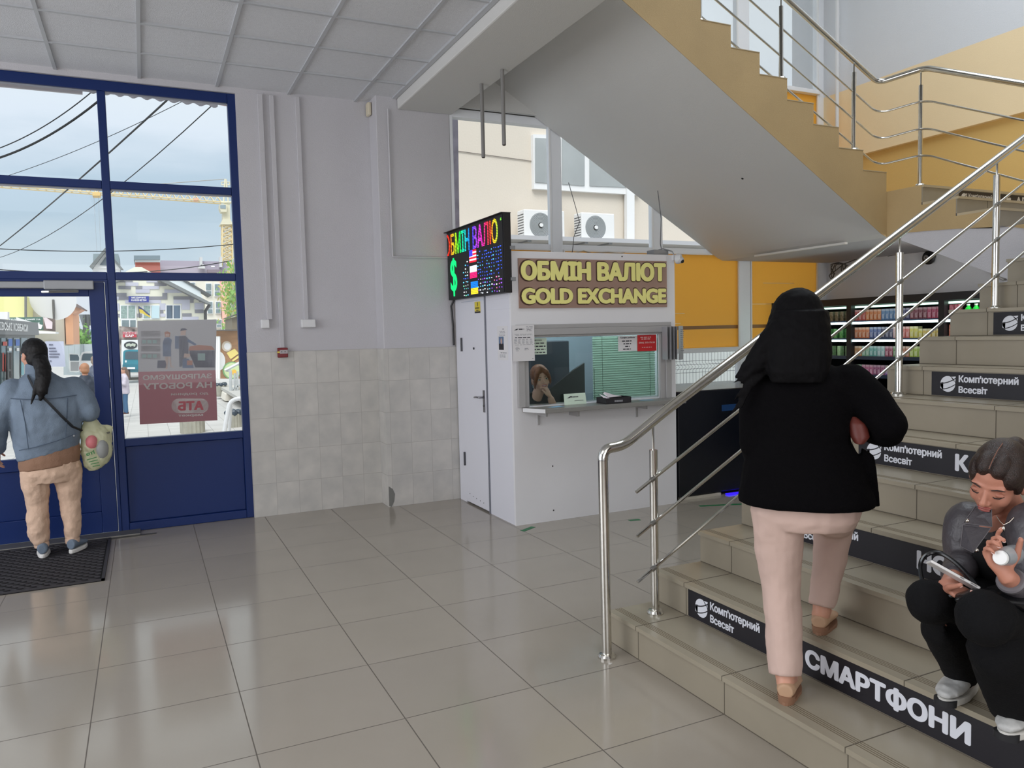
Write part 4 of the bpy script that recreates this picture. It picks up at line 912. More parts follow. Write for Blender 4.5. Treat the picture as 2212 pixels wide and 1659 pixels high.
riser_sign(6, 3.06, .9, 'black sticker on the riser just above the head of the seated person', big='К', bigy=2.487)
riser_sign(8, 3.047, .9, 'black sticker with globe logo and shop name on the second marked riser from the top')
riser_sign(10, 3.063, .9, 'black sticker cut off at the right edge, topmost marked riser of the lower stairs')
# far riser with a fruit emblem
yb = ys[0]-.0015; zb0, zb1 = zs[1]+.008, zs[0]-.024
s = thing('riser_sticker', 'brown-black sticker with white lettering on the top riser of the short middle stair flight', 'sticker', (7.1, yb, zb0))
MB().box(6.56, 7.74, yb, yb+.001, zb0, zb1).build('panel', M('sticker_brownblack', (42, 34, 32), .45), s)
stw2 = M('sticker_warm_white', (220, 214, 204), .5)
b = MB(); logo(b, (6.63, yb-.0006, (zb0+zb1)/2), (1, 0, 0), (0, 0, 1), .04, 0, 1, (0, -.0004, 0)); b.build('logo', [stw2, M('sticker_brownblack')], s, fixn=False)
b = MB(); b.text("Комп'ютерний", (6.69, yb-.0006, zb0+.052), (1, 0, 0), (0, 0, 1), h=.050, w=.33, bold=.022); b.text('Всесвіт', (6.69, yb-.0006, zb0+.006), (1, 0, 0), (0, 0, 1), h=.038, w=.17, bold=.022); b.text('APPLE', (7.36, yb-.0006, zb0+.022), (1, 0, 0), (0, 0, 1), h=.085, w=.36, bold=.022); b.build('lettering', stw2, s, fixn=False)
b = MB(); c = Vector((7.26, yb-.0006, zb0+.058))
pr = [(0, .030), (.018, .038), (.034, .028), (.030, .008), (.036, -.012), (.022, -.036), (.008, -.034), (0, -.030), (-.008, -.034), (-.022, -.036), (-.036, -.008), (-.034, .022), (-.018, .038)]
b.add([c + Vector((x, 0, z)) for x, z in pr], [tuple(range(len(pr)))], 0); b.add([c + Vector((x, 0, z)) for x, z in ((.002, .042), (.004, .055), (.014, .066), (.013, .052))], [(0, 1, 2, 3)], 0); b.disc(c + Vector((.040, -.0003, .008)), (.013, 0, 0), (0, 0, .013), 14, 1)
b.build('emblem', [stw2, M('sticker_brownblack')], s, fixn=False)

# ------------------------------------------------------------------ doormat
mat_ = thing('doormat', 'black ribbed rubber mat on the floor in front of the blue door', 'doormat', (-1.4, 6.5, 0))
rub = M('rubber_black', (52, 50, 54), .6); hole = M('rubber_hole', (10, 10, 11), .9)
mx0, mx1, my0, my1 = -2.6, -.32, 5.90, 7.14
b = MB(); b.box(mx0, mx1, my0, my1, 0, .004, 1); b.box(mx0, mx1, my0, my0+.02, 0, .014, 0); b.box(mx0, mx1, my1-.02, my1, 0, .014, 0); b.box(mx0, mx0+.02, my0, my1, 0, .014, 0); b.box(mx1-.02, mx1, my0, my1, 0, .014, 0)
py = .041; px = .075; j = 0; y = my0+.02
# honeycomb web: zigzag strips linked by short bars
n = int((mx1-mx0)/(px/2))
while y < my1-.03:
    off = 0
    for s_ in (0,):
        tp = []; 
        for i in range(n+1):
            x = mx0+i*px/2; yy = y + (.009 if (i+j) % 2 else -.009); tp.append((x, yy))
        for i in range(n):
            (x0, y0), (x1, y1) = tp[i], tp[i+1]
            b.add([(x0, y0-.005, .013), (x1, y1-.005, .013), (x1, y1+.005, .013), (x0, y0+.005, .013), (x0, y0-.005, .003), (x1, y1-.005, .003), (x1, y1+.005, .003), (x0, y0+.005, .003)], [(0, 1, 2, 3), (0, 4, 5, 1), (3, 2, 6, 7)], 0)
        for i in range((j % 2), n+1, 2):
            x, yy = tp[i]; 
            if (i+j) % 2: b.box(x-.006, x+.006, yy, yy+.023, .003, .013, 0)
    y += py; j += 1
b.build('web', [rub, hole], mat_, fixn=False)
# ================================================================== outside: street side
def pav():
    m = tile_mat('street_paving', (200, 198, 194), (160, 158, 155), .42, .21, 0, 0, gw=.012, rough=.8, var=.05, vscale=.6, cell=.06); return m
b = MB(); rows = [(7.42, -.02), (8.7, -.02), (8.72, -.18), (9.1, -.18), (9.12, -.3), (18, -.3), (60, -.85), (140, -.85)]
for (ya, za), (yb, zb) in zip(rows, rows[1:]): b.quad((-70, ya, za), (60, ya, za), (60, yb, zb), (-70, yb, zb))
struct(b.build('street_ground', pav(), loc=(0, 0, 0)), 'pale paved street outside the entrance')
def gz(Y): return -.3 if Y < 18 else -.3-.55*(Y-18)/42 if Y < 60 else -.85
def face(name, mat, D, pts, depth=.2, parent=None, m=0):
    return MB().prism([PX(x, y, D) for x, y in pts], (0, depth, 0), m).build(name, mat, parent)
def rect(x0, y0, x1, y1): return [(x0, y1), (x1, y1), (x1, y0), (x0, y0)]
zr = lambda a, c: (250+a*.12658, 590+c*.12658)
z3 = lambda a, c: (190+a*.1492, 380+c*.1492)
z2 = lambda a, c: (a*.12658, 620+c*.12658)
def zrect(f, a0, c0, a1, c1): return rect(*f(a0, c0), *f(a1, c1))
cream = M('wall_cream', (236, 234, 216), .8); gr1 = M('cladding_dark_grey', (140, 140, 148), .8); gr2 = M('cladding_lilac_grey', (200, 200, 214), .8); roof_g = M('roof_edge_grey', (120, 124, 124), .6); white_o = M('white_outdoor', (240, 240, 240), .6); glz = M('street_window_glass', (120, 136, 140), .15, var=.2, vscale=3)
DM = 56.0
mb_ = thing('medical_building', 'cream and grey block-clad building with a blue sign and three upper windows', 'building', PX(330, 806, DM))
face('wall', cream, DM, [(205, 806), (443, 806), (443, 652), (306, 577), (290, 577), (205, 622)], 6, mb_)
def blocks(D, lst, mat, nm):
    b = MB()
    for a0, c0, a1, c1 in lst: b.prism([PX(x, y, D) for x, y in zrect(zr, a0, c0, a1, c1)], (0, .05, 0))
    b.build(nm, mat, mb_)
blocks(DM-.05, [(60, 100, 290, 158), (660, 158, 870, 220), (45, 218, 255, 275), (340, 218, 455, 275), (-30, 340, 185, 400), (50, 398, 230, 455), (560, 398, 880, 450), (795, 340, 880, 398), (985, 398, 1350, 450), (1270, 450, 1330, 508), (1350, 625, 1500, 680), (365, 690, 460, 750), (10, 695, 70, 750), (760, 632, 812, 690), (1135, 685, 1295, 740), (1420, 455, 1500, 490)], gr1, 'dark_cladding')
blocks(DM-.05, [(525, 100, 720, 158), (165, 158, 385, 218), (455, 218, 740, 275), (340, 278, 580, 338), (830, 280, 1130, 338), (160, 455, 770, 515), (985, 452, 1265, 520), (1125, 520, 1265, 625), (750, 515, 850, 630), (1345, 508, 1500, 620), (760, 690, 845, 745), (1135, 742, 1415, 800), (10, 400, 50, 455), (10, 515, 60, 640)], gr2, 'light_cladding')
def win(a0, c0, a1, c1, parent, f=zr, D=DM, split=.48, mat=None, nm='window'):
    w = face(nm, white_o, D-.10, zrect(f, a0, c0, a1, c1), .12, parent)
    s = (a1-a0); t = s*.07; xm = a0+s*split; b = MB()
    for p0, p1 in ((a0+t, xm-t*.5), (xm+t*.5, a1-t)): b.prism([PX(x, y, D-.12) for x, y in zrect(f, p0, c0+t*.6, p1, c1-t)], (0, .03, 0))
    b.build('pane', mat or glz, w); return w
lace = M('window_lace', (150, 172, 166), .4, var=.3, vscale=9); curt = M('window_curtain', (92, 112, 132), .4, var=.5, vscale=4, stretch=(1, 1, .05))
win(70, 545, 352, 790, mb_, mat=lace); w2_ = win(455, 545, 752, 790, mb_, mat=lace); win(850, 540, 1118, 790, mb_, mat=curt)
face('window_poster', M('poster_pale_blue', (196, 220, 228), .6), DM-.16, zrect(zr, 615, 555, 745, 770), .02, mb_)
win(85, 790, 360, 940, mb_, split=.55)
stone = M('stone_wall', (70, 62, 60), .9, col2=(196, 184, 176), vscale=2.6, detail=1, bump=.6, bscale=4)
face('stone_base', stone, DM-.25, [zr(30, 1700), zr(1500, 1700), zr(1500, 950), zr(360, 930), zr(60, 905)], .3, mb_)
b = MB(); b.prism([PX(x, y, DM-1.2) for x, y in (zr(700, 92), zr(830, 92), zr(1625, 505), zr(1600, 530), zr(1530, 505))], (0, 1.2, 0)); b.prism([PX(x, y, DM-1.2) for x, y in (zr(-40, 170), zr(150, 90), zr(60, 90), zr(-60, 150))], (0, 1.2, 0)); b.build('eave', roof_g, mb_)
face('metal_roof', M('roof_pale_metal', (214, 222, 226), .4), DM+.3, [zr(830, 92), zr(1090, 96), zr(1450, 290), zr(1450, 345), zr(1490, 435), zr(1570, 490)], .3, mb_)
b = MB(); b.prism([PX(x, y, DM+.2) for x, y in (zr(1080, 92), zr(1150, 92), zr(1640, 375), zr(1600, 400), zr(1450, 310))], (0, 1.5, 0)); b.build('upper_eave', M('roof_dark', (82, 86, 86), .6), mb_)
b = MB()
pp = [PX(*zr(1600, 540), DM-.6), PX(*zr(1530, 650), DM-.3), PX(*zr(1532, 1000), DM-.3)]; b.tube(pp, .10, 8); b.build('downpipe', M('pipe_dark', (60, 62, 62), .5), mb_, smooth=True)
sgn = thing('street_sign', 'blue sign with white lettering on the grey clad building', 'sign', PX(*zr(392, 495), DM-.4))
face('board', M('sign_blue', (44, 58, 150), .5), DM-.4, zrect(zr, 218, 392, 568, 495), .12, sgn)
def txt(b, s, D, x0, y0, x1, y1, f=zr, bold=.03):
    p = PX(*f(x0, y1), D); qx = PX(*f(x1, y1), D); pz = PX(*f(x0, y0), D); b.text(s, p, (qx-p).normalized(), (pz-p).normalized(), h=(pz-p).length, w=(qx-p).length, bold=bold)
b = MB(); txt(b, 'МЕДИЧНІ', DM-.42, 270, 406, 512, 438); txt(b, 'КАБІНЕТИ', DM-.42, 265, 446, 522, 478); b.build('lettering', white_o, sgn, fixn=False)
cf = thing('street_sign', 'red and white cafe bar sign on the stone wall', 'sign', PX(*zr(235, 1095), DM-.5))
face('board', [M('sign_red', (206, 60, 76), .5)], DM-.5, zrect(zr, 120, 1000, 355, 1095), .12, cf)
face('upper_band', M('sign_pink', (226, 196, 200), .5), DM-.52, zrect(zr, 128, 1000, 350, 1044), .02, cf)
b = MB(); txt(b, 'КАФЕ', DM-.54, 135, 1003, 340, 1042); b.build('lettering', M('letters_rose', (196, 60, 80), .5), cf, fixn=False)
b = MB(); txt(b, 'БАР', DM-.54, 165, 1050, 308, 1090); b.build('lettering', white_o, cf, fixn=False)
fd = thing('food_board', 'white framed board with a dark plate of fish beside the cafe sign', 'board', PX(*zr(240, 1330), DM-.6))
face('frame', white_o, DM-.6, zrect(zr, 98, 1140, 380, 1700), .1, fd); 
b = MB(); c_ = PX(*zr(255, 1230), DM-.63); b.disc(c_, (3.6*.0335*1.0*1, 0, 0), (0, 0, 1), 4); 
b = MB(); u = PX(*zr(370, 1230), DM-.63)-c_; w_ = PX(*zr(255, 1165), DM-.63)-c_; b.disc(c_, u, w_, 24, 0)
for i in range(5):
    o_ = c_ + u*(-.55+.28*i) + w_*(.15*(i % 2)) + Vector((0, -.01, 0)); b.disc(o_, u*.16 + w_*.25, w_*.35 - u*.05, 10, 1)
b.build('plate_picture', [M('plate_dark', (40, 48, 54), .5), M('fish_pale', (200, 206, 190), .5)], fd, fixn=False)
flg = thing('flag', 'blue and yellow flag on a slanted pole between the upper windows', 'flag', PX(*zr(430, 690), DM-1.5))
b = MB(); b.prism([PX(*zr(*p), DM-1.5) for p in ((388, 560), (450, 598), (520, 650), (575, 700), (590, 735), (520, 690), (455, 625), (400, 610))], (0, .03, 0)); b.build('blue_half', M('flag_blue', (54, 62, 110), .6), flg)
b = MB(); b.prism([PX(*zr(*p), DM-1.5) for p in ((400, 610), (455, 625), (520, 690), (590, 735), (598, 760), (520, 725), (460, 690), (408, 672))], (0, .03, 0)); b.build('yellow_half', M('flag_yellow', (214, 188, 60), .6), flg)
b = MB(); b.tube([PX(*zr(388, 555), DM-1.5), PX(*zr(412, 760), DM-.2)], .05, 6); b.build('pole', M('pole_grey', (130, 130, 130), .5), flg)
# house with a gable turret, brick stack, long roof, apartment block
DT = 75.0
tu = thing('gabled_roof', 'grey roof with a white triangular gable rising behind the transom', 'roof', PX(228, 590, DT))
face('flat_roof', M('roof_blue_grey', (150, 164, 168), .6), DT+1, [z3(70, 1400), z3(465, 1400), z3(440, 1128), z3(75, 1128)], 5, tu)
face('gable', white_o, DT, [z3(70, 1320), z3(470, 1350), z3(260, 1070)], .6, tu)
b = MB()
for p in ([z3(20, 1310), z3(60, 1345), z3(262, 1085), z3(250, 1040)], [z3(250, 1040), z3(262, 1085), z3(470, 1345), z3(512, 1352)]): b.prism([PX(x, y, DT-.5) for x, y in p], (0, 1.2, 0))
b.build('eave', roof_g, tu); face('attic_window', M('attic_dark', (110, 120, 128), .5), DT-.1, [z3(170, 1292), z3(330, 1300), z3(255, 1175)], .1, tu)
face('wall', white_o, DT+.2, [z3(60, 1420), z3(470, 1420), z3(455, 1340), z3(75, 1316)], 3, tu)
br = thing('brick_stack', 'red brick roof stack with a grey metal cap', 'chimney', PX(318, 585, 80))
face('stack', M('brick_red', (186, 106, 92), .9, var=.1, vscale=8), 80, [z3(685, 1420), z3(1052, 1420), z3(1042, 1245), z3(685, 1245)], 4, br)
face('band', white_o, 79.8, zrect(z3, 680, 1210, 1042, 1248), 4.3, br); face('cap', M('cap_grey', (128, 142, 150), .5), 79.5, zrect(z3, 665, 1152, 1045, 1212), 5, br)
ap = thing('apartment_building', 'long apartment block with mauve roof and beige and salmon walls', 'building', PX(430, 806, 84))
face('roof', M('roof_mauve', (172, 164, 178), .7), 85, [z3(1040, 1420), z3(2045, 1420), z3(2035, 1310), z3(1975, 1240), z3(1215, 1225), z3(1050, 1222)], 6, ap)
face('eave', M('roof_edge_mauve', (128, 116, 126), .7), 84.4, zrect(z3, 1730, 1355, 1985, 1400), 1, ap)
face('wall', M('wall_beige', (222, 218, 204), .8), 84, [(330, 806), (478, 806), (478, 592), (330, 592)], .8, ap)
face('salmon_section', M('wall_salmon', (236, 182, 164), .8), 83.6, [zr(1830, 950), zr(1960, 950), zr(1960, 90), zr(1780, 90)], 1, ap)
for a0, c0, a1, c1 in ((1530, 170, 1640, 390), (1680, 175, 1785, 395), (1560, 480, 1660, 695), (1700, 480, 1800, 690), (1580, 790, 1690, 940), (1715, 785, 1815, 930), (1270, 150, 1360, 260)):
    w = face('window', white_o, 83.8, zrect(zr, a0, c0, a1, c1), .3, ap); m_ = c0+(c1-c0)*.58; b = MB()
    for t0, t1 in ((c0+12, m_-12), (m_+12, c1-12)): b.prism([PX(x, y, 83.7) for x, y in zrect(zr, a0+12, t0, a1-12, t1)], (0, .1, 0))
    b.build('pane', glz, w)
for a0, a1, c0, c1, l in ((1620, 1658, 1175, 1300, 'a'), (1905, 1945, 1170, 1320, 'b')): face('chimney', M('chimney_pale', (206, 206, 206), .8), 84.2, zrect(z3, a0, c0, a1, c1), .9, ap)
face('skylight', white_o, 84.3, zrect(z3, 1785, 1300, 1835, 1318), .2, ap); face('dormer', M('chimney_pale'), 84.2, [z3(1590, 1335), z3(1700, 1340), z3(1680, 1280), z3(1640, 1275)], .6, ap)
# birch, shed
def leafcloud(root, name, mat, pts, n, spread, size, seed):
    r = random.Random(seed); b = MB()
    for i in range(n):
        p = r.choice(pts); c = Vector(p) + Vector((r.gauss(0, spread[0]), r.gauss(0, spread[1]), r.gauss(0, spread[2]))); a = Euler((r.uniform(0, 3), r.uniform(0, 3), r.uniform(0, 6))).to_matrix(); s_ = size*r.uniform(.6, 1.3)
        b.add([c + a @ Vector(v)*s_ for v in ((-.5, 0, 0), (0, -.3, 0), (.5, 0, 0), (0, .3, 0))], [(0, 1, 2, 3)], 0 if r.random() < .75 else 1)
    return b.build(name, mat, root, fixn=False)
DB = 38.0; tr = thing('birch_tree', 'pale green birch tree at the right edge of the street window', 'tree', PX(505, 800, DB))
b = MB(); b.tube([PX(506, 800, DB), PX(505, 690, DB), PX(503, 560, DB)], [.16, .12, .04], 8); b.build('trunk', M('birch_bark', (200, 196, 186), .8, var=.3, vscale=6), tr, smooth=True)
leafcloud(tr, 'foliage', [M('leaf_green', (150, 196, 106), .6, transl=.4), M('leaf_yellow', (206, 196, 110), .6, transl=.4)], [PX(x, y, DB) for x, y in ((505, 580), (502, 600), (500, 625), (506, 640), (499, 660), (503, 690), (500, 715), (508, 700), (506, 610), (495, 640), (509, 665))], 900, (.22, .5, .36), .20, 4)
shd = thing('shed', 'brown roofed shed below the birch tree', 'shed', PX(508, 715, 34)); face('wall', M('shed_brown', (120, 110, 92), .8), 34, [zr(1985, 960), zr(2110, 960), zr(2110, 730), zr(1985, 760)], 3, shd); face('roof', M('shed_roof', (70, 66, 62), .7), 33.8, [zr(1955, 755), zr(2110, 700), zr(2110, 680), zr(1960, 740)], 3.4, shd)
# food billboard, steps, rails, bins
DF = 30.0
fb_ = thing('food_billboard', 'large breakfast picture board with cup, bread and a green plate of egg', 'billboard', PX(495, 826, DF))
wood = M('picture_wood', (176, 132, 92), .7, var=.25, vscale=2, stretch=(1, 1, 6))
face('board', wood, DF, [zr(1715, 1800), zr(2140, 1800), zr(2140, 985), zr(1715, 985)], .1, fb_)
def blob(b, a, c, ra, rc, m, o=.02, n=20):
    c_ = PX(*zr(a, c), DF-o); b.disc(c_, PX(*zr(a+ra, c), DF-o)-c_, PX(*zr(a, c-rc), DF-o)-c_, n, m)
b = MB(); blob(b, 1745, 1230, 50, 130, 3, .02); blob(b, 1895, 1250, 85, 90, 1, .03); blob(b, 1905, 1250, 58, 60, 0, .04); blob(b, 1745, 1500, 125, 170, 0, .03)
b.add([PX(*zr(*p), DF-.03) for p in ((1890, 1360), (2030, 1290), (2100, 1370), (1960, 1470))], [(0, 1, 2, 3)], 2); b.add([PX(*zr(*p), DF-.035) for p in ((1980, 1490), (2110, 1390), (2110, 1440), (2000, 1510))], [(0, 1, 2, 3)], 2)
blob(b, 1985, 1660, 160, 150, 4, .04); blob(b, 1990, 1660, 140, 130, 5, .05); blob(b, 2020, 1690, 45, 45, 6, .06); b.build('picture', [white_o, M('cup_beige', (220, 206, 186), .5), M('bread_yellow', (240, 220, 130), .6), M('jar_olive', (160, 166, 130), .6), M('plate_green', (130, 180, 120), .5), M('plate_inner', (206, 224, 170), .5), M('yolk', (240, 190, 70), .5)], fb_, fixn=False)
b = MB(); 
for a in (1722, 1760): b.tube([PX(*zr(a, 1080), DF-.3), PX(*zr(a, 1800), DF-.3)], .05, 8)
b.build('post', white_o, fb_, smooth=True)
face('canopy_edge', M('canopy_dark', (90, 84, 80), .6), DF-.5, [zr(1700, 985), zr(2110, 985), zr(2110, 960), zr(1690, 965)], 1, fb_)
DS = 27.0
os_ = thing('outdoor_steps', 'pale outdoor steps with a slanted grey handrail in front of the breakfast picture', 'steps', PX(505, 858, DS))
face('steps', M('steps_pale', (226, 220, 208), .7), DS, [(486, 866), (520, 866), (520, 836), (506, 838), (506, 846), (494, 848), (488, 852)], 1.5, os_)
b = MB(); b.tube(fillet([PX(499, 848, DS-.3), PX(498, 800, DS-.3), PX(486, 800, DS-.3)], .1, 3)[:-2] + [PX(486, 800, DS-.3), PX(519, 783, DS-.3)], .05, 8); b.tube([PX(507, 846, DS-.3), PX(507, 806, DS-.3)], .035, 6); b.tube([PX(513, 843, DS-.3), PX(513, 802, DS-.3)], .035, 6); b.tube([PX(500, 842, DS-.3), PX(519, 831, DS-.3)], .035, 6); b.build('handrail', M('rail_outdoor', (200, 204, 206), .35, metal=.4), os_, smooth=True)
conc = M('concrete_fluted', (164, 162, 150), .9, var=.12, vscale=5); bag_m = M('bin_bag', (60, 72, 84), .25)
def bin_(px, pyb, w, hpx, dep, lab, bag=True):
    c = AD(px, pyb, dep); s = dep/FPX; r = w*s/2; h = hpx*s; o = thing('litter_bin', lab, 'litter bin', c); b = MB(); n = 36; k0 = 0
    for z, q_ in ((0, .92), (.06, 1), (.94*h, 1.02), (h, 1.0)):
        for j in range(n): a = 2*math.pi*j/n; rr = r*q_*(1 - (.06 if j % 2 else 0)); b.v.append(c + Vector((rr*math.cos(a), rr*math.sin(a), z)))
    for i in range(3):
        for j in range(n): b.f.append((i*n+j, i*n+(j+1) % n, (i+1)*n+(j+1) % n, (i+1)*n+j)); b.m.append(0)
    b.f.append(tuple(3*n+j for j in range(n))); b.m.append(0); b.build('body', conc, o)
    if bag:
        b = MB(); rr = random.Random(int(px)); 
        for i in range(8): a = i*.785; b.ell(c + Vector((r*.75*math.cos(a), r*.75*math.sin(a), h+.02)), r*.38, r*.38, r*rr.uniform(.3, .45), nu=8, nv=6)
        b.build('bag', bag_m, o, smooth=True)
bin_(417, 944, 50, 46, 16.3, 'fluted concrete litter bin partly hidden below the poster', False)
bin_(507, 929, 36, 36, 17.2, 'fluted concrete litter bin with a black bag at the right edge of the window')
bin_(478, 856, 24, 24, 27.5, 'smaller fluted concrete litter bin with a bag below the breakfast picture')
orl = thing('outdoor_railing', 'white steel railing leaning in the lower right corner of the street window', 'railing', AD(490, 932, 12.5))
b = MB(); b.tube(fillet([AD(484, 935, 12.5), AD(497, 864, 12.6), AD(540, 858, 12.7)], .12, 5), .035, 10); b.tube([AD(495, 935, 12.7), AD(499, 875, 12.7)], .025, 8); b.build('pipe', white_o, orl, smooth=True)
# vans
van_t = M('van_teal', (28, 136, 156), .25, coat=.5); van_w = M('van_white', (236, 238, 240), .25, coat=.5); tyre = M('tyre', (30, 30, 32), .8); vglass = M('van_glass', (70, 92, 104), .1)
DV = 50.0
vt = thing('van', 'teal van parked under the cafe sign', 'van', PX(285, 808, DV))
face('body', van_t, DV, [zr(120, 1690), zr(150, 1695), zr(430, 1690), zr(430, 1310), zr(210, 1312), zr(150, 1318), zr(128, 1345)], 4.5, vt)
face('rear_window', vglass, DV-.03, [zr(160, 1470), zr(420, 1475), zr(420, 1340), zr(185, 1338), zr(160, 1360)], .04, vt); face('bumper', M('bumper_teal', (24, 118, 138), .4), DV-.15, zrect(zr, 115, 1560, 430, 1645), .3, vt)
face('number_plate', white_o, DV-.17, zrect(zr, 195, 1605, 330, 1637), .03, vt); face('tail_light', M('lamp_white', (230, 240, 240), .3), DV-.03, zrect(zr, 158, 1488, 188, 1525), .05, vt)
b = MB()
for a in (150, 400): b.cyl(PX(*zr(a, 1705), DV+.2), PX(*zr(a, 1705), DV+.2)+Vector((.3, 0, 0)), .33, n=16)
b.build('wheel', tyre, vt, smooth=True)
DW = 44.0
vw = thing('van', 'white van with an open side door left of the blue door frame', 'van', PX(190, 808, DW))
face('body', van_w, DW, [z2(1355, 1400), z2(1350, 1330), z2(1372, 1170), z2(1400, 1115), z2(1470, 1100), z2(1760, 1100), z2(1760, 1470), z2(1380, 1470)], 4.5, vw)
face('rear_window', vglass, DW-.03, [z2(1388, 1255), z2(1700, 1255), z2(1700, 1135), z2(1430, 1135), z2(1405, 1165)], .04, vw); face('tail_light', M('lamp_red', (200, 60, 50), .3), DW-.03, zrect(z2, 1352, 1355, 1412, 1410), .05, vw)
d_ = face('open_door', van_w, DW-.6, [z2(1190, 1450), z2(1345, 1450), z2(1365, 1200), z2(1335, 1145), z2(1175, 1135)], .12, vw); face('door_glass', vglass, DW-.62, [z2(1195, 1258), z2(1345, 1258), z2(1352, 1205), z2(1325, 1155), z2(1190, 1150)], .03, vw); face('door_lining', M('lining_grey', (150, 152, 156), .6), DW-.62, [z2(1205, 1430), z2(1340, 1430), z2(1350, 1275), z2(1205, 1275)], .03, vw)
b = MB(); b.cyl(PX(*z2(1420, 1480), DW+.3), PX(*z2(1420, 1480), DW+.3)+Vector((.3, 0, 0)), .36, n=16); b.build('wheel', tyre, vw, smooth=True)
# fence, banner, hedge
fe = M('fence_grey', (176, 186, 190), .5, var=.05, vscale=2)
fo_ = thing('fence', 'pale grey metal sheet fence behind the white van', 'fence', PX(170, 812, 52))
for i, (a0, a1) in enumerate(((1085, 1172), (1175, 1270), (1273, 1365), (1420, 1700))): face('sheet', fe, 52, zrect(z2, a0, 975, a1, 1500), .06, fo_)
face('post', M('fence_post', (140, 150, 154), .5), 51.9, zrect(z2, 1368, 975, 1418, 1500), .1, fo_)
bn = thing('banner', 'pale lilac banner with lines of text beside the dark ponytail', 'banner', PX(120, 800, 38))
face('sheet', M('banner_lilac', (190, 194, 214), .7), 38, [z2(770, 1360), z2(1120, 1360), z2(1085, 925), z2(770, 925)], .03, bn)
b = MB(); rnd = random.Random(2)
for a0, a1, c in ((835, 905, 985), (835, 950, 1045), (835, 970, 1095), (840, 1020, 1145), (840, 1000, 1192), (845, 880, 1262)):
    x = a0
    while x < a1: w = rnd.uniform(8, 18); b.prism([PX(*p, 37.97) for p in zrect(z2, x, c-9, min(a1, x+w), c+9)], (0, .01, 0)); x += w+4
b.build('print', M('banner_ink', (96, 98, 116), .7), bn)
hg = thing('hedge', 'bright green hedge behind the fence under the striped canopy', 'hedge', PX(172, 745, 60))
leafcloud(hg, 'foliage', [M('hedge_green', (120, 170, 80), .7), M('hedge_dark', (80, 130, 60), .7)], [PX(*z2(1280+i*24, 900+rnd.uniform(-20, 70)), 60) for i in range(9)], 500, (.4, .4, .45), .3, 6)
cy = thing('striped_canopy', 'dark striped canopy on thin posts beyond the fence', 'canopy', PX(188, 745, 62))
face('sheet', M('canopy_striped', (120, 126, 130), .6, var=.3, vscale=20, stretch=(.01, .01, 1)), 62, [z2(1345, 468), z2(1700, 465), z2(1700, 655), z2(1405, 655)], .3, cy)
b = MB()
for a in (1440, 1500): b.tube([PX(*z2(a, 470), 61.8), PX(*z2(a, 980), 61.8)], .10, 6)
b.build('post', M('post_dark', (80, 84, 88), .6), cy)
hs = thing('distant_house', 'small distant house with a pale gable beyond the orange wall', 'house', PX(170, 745, 90)); face('wall', M('house_pale', (200, 196, 186), .8), 90, [z2(1260, 980), z2(1450, 980), z2(1450, 800), z2(1300, 690), z2(1260, 680)], 4, hs); face('roof', M('house_roof', (110, 104, 104), .7), 89.5, [z2(1255, 610), z2(1275, 610), z2(1280, 680), z2(1460, 765), z2(1450, 800), z2(1255, 690)], 5, hs)
face_h = MB().prism([PX(-60, 745, 130), PX(900, 745, 130), PX(900, 722, 130), PX(400, 712, 130), PX(200, 711, 130), PX(130, 716, 130), PX(-60, 725, 130)], (0, 3, 0)).build('distant_hills', M('hills_blue', (140, 160, 176), .9)); tag(face_h, 'blue grey hills on the horizon beyond the street', 'hills')
# shops and houses at the left
sp = thing('shop_building', 'low grey shop with white lettering and glass doors at the left edge', 'shop', PX(30, 850, 24))
_s0, _s1 = PX(0, 700, 22), PX(76, 700, 26); _sn = (_s1-_s0).cross(Vector((0, 0, 1)))
def SF(x, y):      # on the shop front, which runs away from the hall
    d = PX(x, y, 1)-CAM; return CAM + d*((_s0-CAM).dot(_sn)/d.dot(_sn))
pf = [SF(-80, 683), SF(73, 697), SF(76, 724), SF(-80, 722)]
MB().prism([q_ + Vector((.10, 0, 0)) for q_ in pf], (-.5, 0, 0)).build('fascia', M('fascia_grey', (132, 134, 136), .6), sp)
b = MB(); a_ = SF(-18, 713); c_ = SF(49, 717); t_ = SF(-18, 694.5); b.text('ВІВСЬКІ КОВБАСИ', a_ + Vector((.12, 0, 0)), (c_-a_).normalized(), (t_-a_).normalized(), h=(t_-a_).length, w=(c_-a_).length, bold=.03); b.build('lettering', white_o, sp, fixn=False)
MB().prism([SF(-80, 722), SF(76, 724), SF(74, 868), SF(-80, 895)], (-.5, 0, 0)).build('wall', M('shopfront_grey', (120, 124, 126), .5), sp)
b = MB()
for x0, x1 in ((-40, -3), (0, 9), (13, 22), (27, 39), (43, 56)): b.prism([SF(x0, 730)+Vector((.03, 0, 0)), SF(x1, 730)+Vector((.03, 0, 0)), SF(x1, 852)+Vector((.03, 0, 0)), SF(x0, 852)+Vector((.03, 0, 0))], (-.02, 0, 0))
b.build('door_glass', M('shop_glass', (110, 128, 132), .15, var=.4, vscale=1.6), sp)
b = MB()
for x, y, w, h_, m in ((13, 732, 9, 16, 0), (29, 733, 9, 14, 0), (1, 738, 9, 9, 1), (14, 752, 6, 6, 2), (31, 752, 6, 6, 2), (0, 762, 3, 40, 1), (6, 765, 5, 38, 1), (41, 760, 6, 50, 3)):
    o = Vector((.05, 0, 0)); b.quad(SF(x, y+h_)+o, SF(x+w, y+h_)+o, SF(x+w, y)+o, SF(x, y)+o, m)
b.build('window_sticker', [M('st_blue', (60, 110, 190), .6), M('st_red', (200, 90, 80), .6), white_o, M('st_cyan', (120, 180, 190), .6)], sp, fixn=False)
b = MB()
for x in (5, 12): b.tube([SF(x, 762)+Vector((.10, 0, 0)), SF(x, 850)+Vector((.10, 0, 0))], .03, 6)
